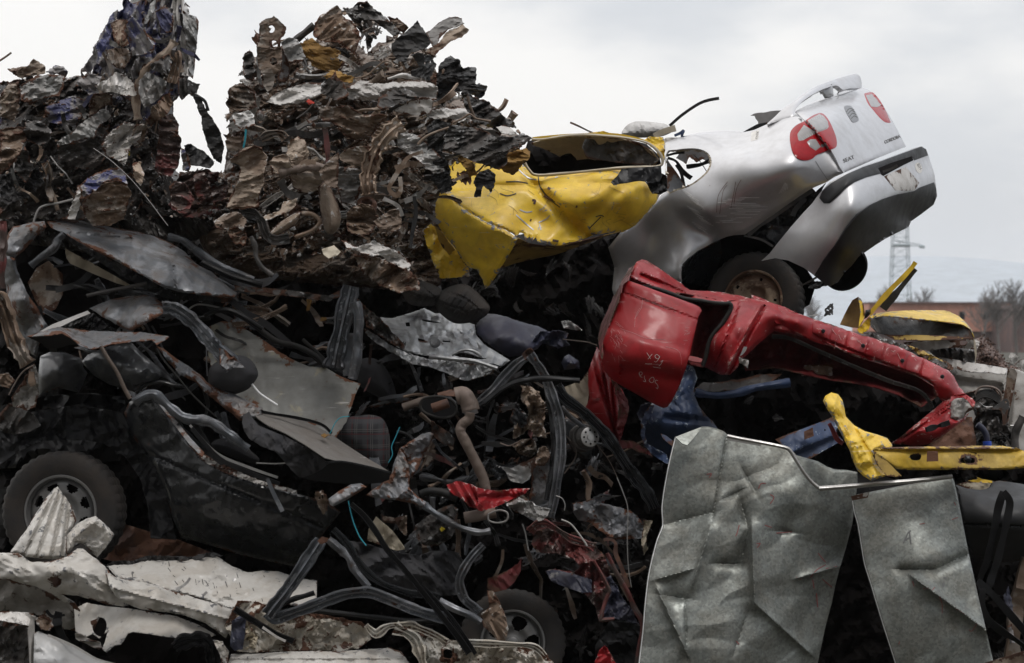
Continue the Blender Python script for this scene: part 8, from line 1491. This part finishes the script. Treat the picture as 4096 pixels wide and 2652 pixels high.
pieces('A', [
 ('torn_panel', 's_grey', 12.0, (0, .5), .04, [(385, 975), (440, 935), (500, 895), (560, 840), (625, 790), (700, 745), (745, 760), (758, 800), (700, 850), (650, 905), (642, 950), (560, 955), (480, 980), (410, 985)], 'large pale torn panel sloping across the left heap'),
 ('torn_panel', 's_dark', 12.05, (0, -.4), .05, [(390, 985), (500, 980), (640, 955), (700, 1000), (740, 1060), (700, 1120), (640, 1160), (560, 1160), (480, 1120), (400, 1090)], 'dark dented panel hanging under the large pale torn panel'),
 ('torn_panel', 's_tan', 12.0, (.2, 0), .05, [(612, 790), (615, 700), (640, 645), (700, 640), (768, 655), (765, 710), (700, 740), (650, 770)], 'tan folded flap above the large pale torn panel'),
 ('torn_panel', 's_grey', 12.1, (-.1, .4), .05, [(130, 590), (200, 545), (260, 520), (340, 510), (440, 515), (432, 600), (400, 650), (300, 672), (200, 720), (145, 690)], 'smooth grey dented panel at the upper left of the left heap'),
 ('torn_panel', 's_tan', 12.2, (-.2, .4), .04, [(55, 472), (120, 465), (185, 452), (230, 405), (265, 420), (305, 460), (310, 500), (240, 520), (150, 535), (90, 510)], 'pale twisted crest at the far upper left'),
 ('torn_panel', 's_blue', 12.25, (.1, .4), .07, [(310, 490), (380, 440), (440, 460), (478, 490), (440, 520), (360, 515)], 'small frayed blue crest beside the pale twisted crest', dict(rag=8)),
 ('torn_panel', 's_tan', 12.0, (-.2, .3), .06, [(0, 640), (60, 580), (130, 560), (140, 640), (130, 760), (100, 830), (0, 800)], 'stack of folded tan metal at the left edge of the left heap', dict(rag=6)),
 ('torn_panel', 's_brown', 11.9, (.2, .3), .05, [(0, 890), (80, 870), (170, 880), (180, 960), (120, 1080), (60, 1160), (0, 1190)], 'brown ribbed sheet at the left edge of the left heap', dict(extra=lambda x, y: .015 * np.sin((y + x * .4) / 12.))),
 ('torn_panel', 's_dark', 11.95, (-.3, .2), .07, [(170, 840), (270, 820), (330, 870), (358, 905), (335, 965), (270, 1000), (200, 960), (170, 1000), (230, 1150), (180, 1250), (90, 1160), (150, 1000), (165, 900)], 'dark torn leaf hanging left of the large pale panel', dict(rag=6)),
 ('torn_panel', 's_black', 12.0, (0, .4), .06, [(0, 1200), (120, 1180), (260, 1150), (300, 1250), (200, 1350), (60, 1400), (0, 1420)], 'black sheet in the lower left of the left heap', dict(rag=5)),
 ('torn_panel', 's_blue', 12.15, (.1, .2), .06, [(310, 730), (400, 690), (520, 660), (590, 690), (560, 800), (520, 880), (420, 860), (340, 840), (300, 790)], 'dark blue hollow panel in the left heap'),
 ('torn_panel', 's_blue', 12.1, (.1, .5), .05, [(515, 560), (560, 530), (640, 500), (700, 520), (680, 580), (650, 640), (610, 650), (560, 600)], 'scuffed blue patch left of the tower foot', dict(rag=5)),
 ('tower_sheet', 's_grey', 12.15, (.5, 0), .04, [(1245, 95), (1300, 100), (1345, 110), (1364, 150), (1355, 240), (1345, 340), (1335, 440), (1322, 538), (1285, 510), (1280, 400), (1270, 250)], 'smooth grey flap forming the right edge of the tall blue tower', dict(rag=3)),
 ('tower_sheet', 's_grey', 12.2, (.2, .3), .06, [(1250, -20), (1280, 40), (1300, 90), (1250, 100), (1230, 30), (1200, -20)], 'dark curled top right corner of the tall blue tower'),
 ('tower_sheet', 's_blue', 12.0, (-.3, .2), .05, [(895, 110), (940, 130), (960, 180), (1010, 230), (1065, 280), (1050, 340), (990, 370), (900, 380), (890, 290), (850, 210), (870, 150)], 'deep blue folded sheet in the upper tower', dict(rag=3)),
 ('tower_sheet', 's_blue', 12.0, (.2, .1), .04, [(1065, 75), (1120, 40), (1180, 60), (1190, 140), (1180, 220), (1100, 235), (1090, 150)], 'blue panel with rust spots near the tower top', dict(rag=4)),
 ('tower_sheet', 's_grey', 12.05, (-.4, .1), .04, [(975, 160), (1010, 100), (1030, 30), (1060, 0), (1060, 60), (1035, 120), (1000, 165)], 'narrow grey fold near the tower top', dict(rag=3)),
 ('tower_sheet', 's_tan', 12.05, (.3, .2), .06, [(760, 160), (820, 130), (870, 130), (860, 220), (880, 300), (840, 330), (780, 280)], 'tan crumple on the left face of the tower', dict(rag=6)),
 ('tower_sheet', 's_blue', 11.98, (-.1, .2), .05, [(940, 400), (1020, 370), (1060, 340), (1070, 380), (1000, 440), (960, 480), (940, 540), (905, 530), (900, 480)], 'bright blue band across the middle of the tower', dict(rag=4)),
 ('tower_sheet', 's_dark', 12.0, (.1, .1), .05, [(1030, 440), (1090, 400), (1160, 370), (1180, 420), (1150, 520), (1100, 500), (1040, 480)], 'dark hollow sheet under the arching strip', dict(rag=3)),
 ('tower_sheet', 's_grey', 11.98, (.2, .1), .05, [(950, 560), (1010, 490), (1100, 530), (1140, 560), (1130, 630), (1060, 700), (990, 740), (950, 660)], 'scuffed grey blue sheet inside the arch of the tower', dict(rag=3)),
 ('tower_sheet', 's_blue', 12.1, (-.6, .2), .05, [(555, 485), (600, 420), (640, 370), (660, 300), (700, 215), (770, 100), (800, 70), (790, 140), (760, 220), (740, 300), (700, 380), (640, 450), (620, 510)], 'long scuffed blue slope on the left side of the tower', dict(rag=6)),
 ('tower_sheet', 's_brown', 12.0, (.1, .2), .07, [(720, 345), (800, 330), (880, 330), (890, 400), (850, 470), (780, 460), (740, 400)], 'brown torn patch on the left face of the tower', dict(rag=7)),
 ('tower_sheet', 's_white', 11.98, (0, .4), .07, [(650, 590), (740, 540), (800, 490), (870, 520), (920, 580), (930, 650), (860, 660), (780, 640), (700, 620)], 'pale crumpled metal at the foot of the tower', dict(rag=6)),
 ('tower_sheet', 's_brown', 12.0, (.1, .1), .07, [(1010, 830), (1040, 730), (1100, 660), (1160, 640), (1180, 700), (1150, 780), (1080, 830), (1040, 870)], 'rusty brown folds at the lower right of the tower', dict(rag=7)),
 ('tower_sheet', 's_dark', 12.05, (.4, -.1), .03, [(1225, 530), (1290, 545), (1370, 575), (1350, 640), (1290, 650), (1245, 685), (1225, 640)], 'dark folded corner sticking out right of the tower', dict(rag=4)),
 ('maroon_column', 's_maroon', 12.1, (.3, 0), .04, [(1090, 800), (1130, 790), (1185, 780), (1215, 840), (1225, 920), (1242, 970), (1235, 1080), (1215, 1150), (1180, 1210), (1110, 1195), (1060, 1160), (1075, 1060), (1085, 940)], 'dark maroon crushed column under the tower', dict(roll=(16, .12))),
 ('maroon_lump', 's_maroon', 11.9, (.1, .3), .05, [(1160, 1270), (1200, 1240), (1260, 1250), (1310, 1310), (1328, 1370), (1300, 1430), (1220, 1440), (1180, 1400), (1170, 1330)], 'pinkish maroon crumpled lump under the maroon column', dict(roll=(12, .08))),
 ('maroon_lump', 's_maroon', 12.05, (.2, .3), .06, [(1320, 1200), (1400, 1180), (1440, 1290), (1470, 1400), (1400, 1430), (1340, 1330)], 'dark maroon folds right of the pinkish maroon lump', dict(rag=6)),
 ('hanging_strap', 's_black', 12.15, (.1, 0), .02, [(1320, 655), (1375, 665), (1400, 740), (1450, 800), (1490, 870), (1520, 940), (1537, 1000), (1525, 1060), (1512, 1118), (1460, 1085), (1420, 1000), (1395, 900), (1372, 800), (1345, 720)], 'black hanging strap bridging the sky gap beside the tower', dict(rag=5)),
 ('charred_sheet', 's_black', 12.2, (0, .6), .04, [(1262, 1000), (1310, 985), (1370, 1020), (1430, 1060), (1475, 1105), (1440, 1150), (1360, 1140), (1290, 1130), (1270, 1060)], 'black charred sheet lying below the sky gap', dict(rag=5)),
 ('scrap_tongue', 's_blue', 12.1, (-.2, 0), .03, [(1235, 1000), (1262, 1030), (1290, 1080), (1310, 1140), (1290, 1170), (1255, 1160), (1240, 1080)], 'pale blue painted tongue left of the black charred sheet', dict(rag=5)),
 ('crumpled_bonnet', 's_blue', 11.85, (0, .6), .04, [(540, 1270), (600, 1215), (680, 1180), (760, 1148), (830, 1150), (860, 1190), (872, 1260), (800, 1230), (720, 1240), (660, 1290), (600, 1350), (555, 1380), (550, 1320)], 'blue edged crumpled bonnet in the lower left heap', dict(rag=4)),
 ('crumpled_bonnet', 's_brown', 11.9, (.1, -.3), .05, [(560, 1390), (640, 1310), (720, 1250), (800, 1240), (870, 1270), (900, 1330), (870, 1420), (850, 1500), (760, 1545), (640, 1545), (580, 1480)], 'brown underside below the blue edged crumpled bonnet', dict(rag=5)),
 ('crumpled_bonnet', 's_white', 11.8, (-.4, .2), .05, [(455, 1500), (480, 1420), (520, 1330), (535, 1270), (560, 1300), (560, 1380), (540, 1440), (510, 1500)], 'pale scuffed rim left of the blue edged bonnet', dict(rag=5)),
 ('crumpled_sheet', 's_white', 11.9, (.2, .3), .08, [(695, 985), (740, 910), (800, 880), (850, 830), (920, 860), (972, 870), (965, 950), (900, 1000), (870, 1060), (850, 1130), (790, 1090), (720, 1060)], 'pale scuffed crumpled sheet in the middle of the left heap', dict(rag=7)),
 ('crumpled_sheet', 's_tan', 11.85, (.1, .2), .05, [(910, 1120), (960, 1110), (990, 1190), (960, 1270), (920, 1220)], 'small tan crumple right of the blue edged bonnet', dict(rag=5)),
 ('brown_stack', 's_brown', 12.0, (.1, .2), .08, [(980, 840), (1010, 870), (990, 960), (920, 1000), (900, 920), (930, 860)], 'stacked brown layers between the pale sheet and the maroon column', dict(rag=6)),
 ('tan_slab', 's_tan', 11.75, (.1, .3), .04, [(1570, 1110), (1640, 1030), (1720, 1000), (1798, 1010), (1760, 1080), (1700, 1130), (1640, 1110)], 'tan flap crowning the long tan slab', {}),
])

# ================================================================ loose torn scrap filling the heaps
rsf = random.Random(99)
def fill(fr, poly, n, sizes, Yr, mats, lab, group, asp=(.3, .8), lean=45, grow=0, nm='torn_scrap', cramp=.30, bend=1.5, rag=.5, hol=.14, dr=0, spread=90):
    P = np.array(poly, float); lo, hi = P.min(0), P.max(0); k = 0
    pts = []
    for _ in range(n * 30):
        if k >= n: break
        x, y = rsf.uniform(lo[0], hi[0]), rsf.uniform(lo[1], hi[1])
        xa = np.array([x]); ya = np.array([y])
        if not inside(xa, ya, P)[0]: continue
        d = float(bdist(xa, ya, P)[0])
        L = rsf.uniform(*sizes) if rsf.random() < .75 else rsf.uniform(sizes[0], (sizes[0] + sizes[1]) / 2)
        L = min(L, 2.0 * d + sizes[0] * .8 + grow)
        if any((x - q[0]) ** 2 + (y - q[1]) ** 2 < (.30 * (L + q[2]) * .7) ** 2 for q in pts): continue
        pts.append((x, y, L)); k += 1
        mt, lw = rsf.choices(mats, [m[2] for m in mats])[0][:2]
        Yv = rsf.uniform(*Yr)
        res = max(10, min(24, int(L / 2.6)))
        ar = rsf.uniform(*asp) if rsf.random() < .6 else rsf.uniform(.12, .3)
        shard(nm, fr, x, y, Yv, L, L * ar, M[mt], dr + rsf.uniform(-spread, spread), rsf.uniform(-lean, lean), rsf.uniform(-20, lean + 10), bend=bend, cramp=cramp, rag=rag, holes=hol, n=res + 3, m=res,
              label=lw + ' ' + lab, cat='scrap metal', group=lw + ' ' + group)
BR = [('s_brown', 'brown', 5), ('s_tan', 'tan', 3), ('s_grey', 'grey', 3), ('s_dark', 'dark', 4), ('s_white', 'whitish', 2), ('s_black', 'black', 1.2), ('s_rust', 'rusty', 1)]
CHP = [(530, 260), (528, 215), (560, 190), (565, 130), (600, 130), (605, 70), (630, 50), (655, 75), (660, 130), (700, 100), (750, 60), (790, 20), (850, 15), (905, 45), (960, 80), (1000, 110), (1010, 150), (1060, 180), (1110, 250), (1170, 285), (1225, 320), (1200, 370), (1130, 400), (1050, 430), (1000, 480), (975, 530), (985, 580), (940, 640), (880, 610), (800, 600), (740, 590), (640, 600), (560, 550), (500, 530), (450, 500), (500, 430), (530, 380)]
LHP = [(0, 250), (20, 200), (70, 175), (130, 180), (180, 190), (225, 135), (255, 60), (290, 5), (425, 5), (440, 60), (440, 190), (405, 240), (395, 290), (400, 400), (470, 400), (520, 430), (500, 500), (330, 510), (120, 505), (0, 500)]
fill('Z', CHP, 125, (30, 110), (11.95, 12.3), BR, 'torn scrap pressed into the tall central heap', 'torn scrap in the central heap', dr=-8, spread=55)
LB = [('s_brown', 'brown', 3), ('s_blue', 'blue', 4), ('s_grey', 'grey', 3), ('s_dark', 'dark', 4), ('s_tan', 'tan', 2), ('s_white', 'whitish', 1)]
fill('Z', [(215, 165), (255, 60), (290, -5), (425, -5), (440, 60), (440, 190), (405, 235), (360, 290), (250, 270)], 34, (28, 90), (12.1, 12.35), LB, 'torn scrap pressed into the tall blue tower', 'torn scrap in the tower', dr=75, spread=40)
fill('Z', [(0, 250), (20, 200), (70, 175), (130, 180), (200, 200), (260, 270), (340, 310), (395, 400), (470, 400), (510, 440), (490, 500), (330, 510), (120, 505), (0, 500)], 46, (40, 110), (12.1, 12.4), [('s_brown', 'brown', 3), ('s_blue', 'blue', 2), ('s_dark', 'dark', 6), ('s_tan', 'tan', 1.5), ('s_black', 'black', 3)], 'torn scrap lodged low in the left heap', 'torn scrap low in the left heap')
DK = [('deep', 'shade-coloured', 10), ('s_black', 'black', 3), ('s_maroon', 'maroon', .4)]  # dark mix puts the shade of the hollows into the scrap colour
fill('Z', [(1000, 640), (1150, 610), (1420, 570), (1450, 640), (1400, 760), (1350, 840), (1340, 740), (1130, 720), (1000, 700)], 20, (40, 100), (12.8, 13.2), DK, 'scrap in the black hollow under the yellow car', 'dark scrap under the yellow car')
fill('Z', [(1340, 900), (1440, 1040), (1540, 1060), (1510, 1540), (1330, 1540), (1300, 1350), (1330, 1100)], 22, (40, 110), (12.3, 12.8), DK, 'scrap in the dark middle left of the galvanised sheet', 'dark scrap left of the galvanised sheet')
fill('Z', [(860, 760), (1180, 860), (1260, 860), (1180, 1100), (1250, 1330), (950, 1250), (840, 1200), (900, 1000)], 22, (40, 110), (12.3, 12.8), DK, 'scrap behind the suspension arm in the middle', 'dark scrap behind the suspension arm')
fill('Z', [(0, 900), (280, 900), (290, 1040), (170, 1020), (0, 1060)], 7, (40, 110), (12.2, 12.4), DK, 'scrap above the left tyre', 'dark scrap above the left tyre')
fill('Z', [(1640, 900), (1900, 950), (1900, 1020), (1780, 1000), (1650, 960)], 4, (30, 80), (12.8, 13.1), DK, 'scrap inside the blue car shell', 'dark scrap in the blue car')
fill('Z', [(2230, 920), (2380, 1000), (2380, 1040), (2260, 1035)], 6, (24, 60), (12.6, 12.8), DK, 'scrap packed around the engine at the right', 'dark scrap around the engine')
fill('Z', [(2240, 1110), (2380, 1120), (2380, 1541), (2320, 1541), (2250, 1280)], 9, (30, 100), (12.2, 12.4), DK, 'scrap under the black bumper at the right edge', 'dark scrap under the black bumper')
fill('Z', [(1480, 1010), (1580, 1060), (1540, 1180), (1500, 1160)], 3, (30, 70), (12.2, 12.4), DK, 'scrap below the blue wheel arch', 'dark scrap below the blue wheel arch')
# crumbs too small to count
def crumbs(name, fr, poly, n, size, Yr, mt, lb):
    f = FR[fr]; P = np.array(poly, float); lo, hi = P.min(0), P.max(0); VV = []; FF = []; o = 0; k = 0
    while k < n:
        x, y = rsf.uniform(lo[0], hi[0]), rsf.uniform(lo[1], hi[1])
        if not inside(np.array([x]), np.array([y]), P)[0]: continue
        k += 1; L = rsf.uniform(*size) * f[2] * K * 12
        V, F, _ = shard_mesh(L, L * rsf.uniform(.3, .8), rsf.randrange(9999), 1.6, .3, .4, 0, 6, 4)
        V = V @ np.array(Matrix.Rotation(rsf.uniform(0, 6), 3, (rsf.uniform(-1, 1), rsf.uniform(-1, 1), rsf.uniform(-1, 1) + .01))).T + np.array(W(f[0] + x * f[2], f[1] + y * f[2], rsf.uniform(*Yr)))
        VV.append(V); FF += [[i + o for i in q] for q in F]; o += len(V)
    return mk(name, np.vstack(VV), FF, M[mt], None, np.full(o, .3), label=lb, kind='stuff', cat='scrap')
crumbs('scrap_crumbs', 'Z', CHP, 700, (8, 26), (11.85, 12.15), 's_brown', 'fine brown metal crumbs all over the central heap')
crumbs('scrap_crumbs', 'Z', CHP, 350, (6, 20), (11.82, 12.1), 's_grey', 'fine grey metal crumbs all over the central heap')
crumbs('scrap_crumbs', 'Z', LHP, 350, (8, 24), (12.0, 12.3), 's_dark', 'fine dark metal crumbs all over the left heap')
crumbs('scrap_crumbs', 'Z', LHP, 250, (6, 20), (12.0, 12.25), 's_tan', 'fine tan metal crumbs all over the left heap')
crumbs('scrap_crumbs', 'Z', [(1330, 900), (1440, 1040), (1540, 1060), (1510, 1540), (1000, 1540), (900, 1200), (870, 800)], 260, (8, 24), (12.0, 12.5), 'deep', 'fine dark debris in the hollows of the lower pile')
# far heap behind on the right
t = []
V = []
def fh(x, y): return 0
crumbs('far_scrap', 'Z', [(2262, 870), (2268, 790), (2285, 775), (2310, 800), (2340, 835), (2380, 850), (2400, 870)], 420, (6, 15), (19.5, 20.5), 's_rust', 'distant brown heap of fine scrap behind the yellow roof corner')
sheet('far_heap', 'Z', [(2255, 900), (2262, 790), (2285, 782), (2310, 806), (2340, 842), (2400, 860), (2400, 960), (2255, 960)], M['s_rust'], Y=20.6, cr=((.2, 20), (.1, 8)), sp=6, rag=4, roll=(20, 1.5), label='distant low brown scrap heap in front of the brick building', cat='scrap heap')
for i, (x, y, L) in enumerate([(2270, 798, 22), (2268, 812, 18), (2355, 830, 30), (2345, 848, 14), (2376, 852, 40)]):
    shard('pale_scrap', 'Z', x, y, 19.3, L * .8, L, M['s_white'], 20 * i, 10, 20, seed=200 + i, label=['pale scrap at the left top of the distant heap', 'pale scrap just under the topmost pale one of the distant heap', 'tall cream scrap at the right end of the distant heap', 'small pale scrap left of the tall cream one', 'white lump at the right edge beyond the van panel'][i], cat='scrap')

# ================================================================ compacted inner mass behind everything
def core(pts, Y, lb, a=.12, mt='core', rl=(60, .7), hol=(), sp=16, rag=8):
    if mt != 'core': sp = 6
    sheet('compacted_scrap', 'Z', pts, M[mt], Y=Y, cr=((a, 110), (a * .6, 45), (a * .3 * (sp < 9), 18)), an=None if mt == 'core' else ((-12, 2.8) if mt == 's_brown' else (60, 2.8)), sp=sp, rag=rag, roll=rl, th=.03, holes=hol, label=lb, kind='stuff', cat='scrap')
core([(-40, 280), (20, 215), (70, 190), (130, 195), (185, 205), (230, 150), (262, 60), (285, 25), (330, -40), (425, -40), (436, 60), (435, 190), (405, 235), (398, 290), (408, 400), (520, 410), (560, 540), (200, 600), (-40, 560)], 12.66, 'compacted dark scrap inside the left heap', .12, 's_dark', (30, .3), [[(332, 345), (345, 330), (352, 350), (345, 372), (335, 365)]])
core([(520, 400), (535, 280), (535, 215), (570, 190), (572, 135), (610, 130), (640, 110), (690, 110), (740, 90), (790, 60), (830, 100), (850, 125), (880, 100), (920, 90), (990, 120), (1010, 160), (1040, 210), (1110, 255), (1170, 290), (1215, 325), (1190, 370), (1120, 395), (1060, 430), (1030, 480), (1060, 520), (1060, 600), (1010, 680), (500, 640), (430, 480)], 12.65, 'compacted brown scrap inside the central heap', .16, 's_brown', (30, .3))
core([(-40, 500), (300, 500), (560, 520), (1000, 600), (1010, 580), (1190, 548), (1330, 520), (1440, 495), (1500, 520), (1500, 640), (1700, 760), (1750, 1100), (1700, 1620), (-40, 1620)], 13.45, 'shade-black compacted scrap behind the lower pile', .15)
core([(1450, 720), (1700, 690), (1880, 740), (2000, 790), (2200, 860), (2320, 900), (2440, 900), (2440, 1620), (1450, 1620)], 13.7, 'shade-black compacted scrap behind the red and blue cars', .15)
core([(1700, 1040), (1900, 1080), (2100, 1120), (2300, 1140), (2440, 1160), (2440, 1620), (1500, 1620), (1560, 1150)], 12.5, 'shade-black compacted scrap in the gap between the galvanised sheets', .08)

# broad folded sheets of the tower and the left heap
def vf(x, y): return .05 * np.abs(((x + .35 * y + 30 * np.sin(y / 70.)) / 75.) % 2 - 1) + .03 * np.abs(((x + .30 * y + 14 * np.sin(y / 31.)) / 31.) % 2 - 1)
pieces('A', [
 ('tower_sheet', 's_blue', 12.22, (-.2, .1), .05, [(640, 340), (700, 215), (770, 110), (835, 60), (850, -30), (900, 20), (1000, 0), (1250, -30), (1275, 200), (1270, 500), (1210, 660), (1100, 760), (1040, 860), (960, 810), (900, 700), (760, 620), (640, 520)], 'big blue grey sheet with upright folds wrapping the tall tower', dict(extra=vf, rag=8)),
 ('torn_panel', 's_dark', 12.3, (0, .2), .09, [(0, 560), (300, 540), (600, 520), (700, 640), (900, 720), (1000, 900), (1080, 1200), (900, 1500), (0, 1500)], 'wide dark folded sheet filling the lower left heap', dict(rag=8, sp=7)),
 ('torn_panel', 's_maroon', 12.2, (0, .3), .07, [(1230, 1180), (1400, 1160), (1560, 1200), (1560, 1400), (1400, 1500), (1250, 1480), (1160, 1400)], 'maroon brown folded sheet between the two heaps', dict(rag=7)),
])
# long torn strips threaded through the pile
def strips(poly, n, Lr, wr, Yr, mats, lb, seed, dr=0, sd=60, nm='torn_strip'):
    r = random.Random(seed); P = np.array(poly, float); lo, hi = P.min(0), P.max(0); k = 0
    while k < n:
        x, y = r.uniform(lo[0], hi[0]), r.uniform(lo[1], hi[1])
        if not inside(np.array([x]), np.array([y]), P)[0]: continue
        k += 1; L = r.uniform(*Lr); a = math.radians(dr + r.uniform(-sd, sd)); Yv = r.uniform(*Yr); mt, lw = r.choice(mats); pts = []
        for i in range(4):
            pts.append((x, y, Yv + r.uniform(-.06, .06))); x += math.cos(a) * L / 3; y += math.sin(a) * L / 3; a += r.uniform(-.55, .55)
        sweep(nm, 'Z', pts, r.uniform(*wr), M[mt], r.choice(('flat', 'dbl', 'hat', 'U', 'flat')), cr=.5, tw=r.uniform(-1.5, 1.5), k=3, sm=r.random() < .5, label=lw + ' torn strip threaded through ' + lb, cat='metal strip', group=lw + ' torn strips in ' + lb)
strips([(540, 230), (700, 130), (960, 120), (1180, 320), (980, 480), (900, 600), (540, 520)], 92, (30, 110), (4, 16), (11.75, 12.1), (('s_tan', 'tan'), ('s_grey', 'grey'), ('s_white', 'whitish'), ('s_brown', 'brown'), ('s_dark', 'dark')), 'the central heap', 5, -8, 38)
strips([(240, 60), (430, 20), (430, 200), (340, 330), (200, 480), (20, 460), (20, 230), (180, 220)], 50, (30, 100), (4, 14), (11.9, 12.2), (('s_tan', 'tan'), ('s_grey', 'grey'), ('s_blue', 'blue'), ('s_brown', 'brown'), ('s_dark', 'dark')), 'the left heap', 6, 70, 50)
strips([(850, 780), (1250, 860), (1420, 1050), (1450, 1450), (1250, 1300), (1000, 1250), (860, 1150)], 80, (40, 140), (4, 16), (11.9, 12.3), (('railgrey', 'rusty grey'), ('s_black', 'black'), ('s_brown', 'brown'), ('s_maroon', 'maroon')), 'the dark middle of the pile', 7, 40, 70)
strips([(40, 560), (560, 640), (800, 700), (820, 850), (500, 1000), (100, 850)], 56, (50, 150), (4, 16), (12.1, 12.4), (('railgrey', 'rusty grey'), ('s_black', 'black'), ('s_brown', 'brown')), 'the crushed grey car', 8, 30, 50)

DP = [('darkgrey', 'dark grey', 3), ('greycar', 'rusty grey', 2), ('darkcar', 'black painted', 3), ('s_brown', 'brown', 1)]
fill('Z', [(120, 560), (560, 620), (820, 720), (860, 800), (1000, 1000), (1150, 1150), (1000, 1200), (600, 1000), (100, 880)], 34, (60, 150), (12.15, 12.5), DP, 'bent panel jammed between the crushed cars on the left', 'bent panels on the left', asp=(.25, .6), nm='bent_sheet', dr=25, spread=40)
fill('Z', [(850, 1100), (1250, 900), (1400, 1050), (1440, 1400), (1200, 1330), (950, 1300)], 24, (50, 130), (12.0, 12.4), DP, 'bent panel jammed in the middle of the pile', 'bent panels in the middle', asp=(.25, .6), nm='bent_sheet', dr=40, spread=50)

_last = set("base top body stem shade head leg seat back arm cord door side front rear panel frame face lid cap foot blade pane tyre tire rim roof trunk beam sill strip column pillar plate bar post moulding".split())
for o in list(bpy.data.objects):
    if o.parent is None and o.get('category'):
        if 'kind' not in o: o['kind'] = 'thing'
        st = o.name.split('.')[0]
        if st.split('_')[-1] in _last: o.name = st + '_scrap'
print('objects', len(bpy.data.objects))
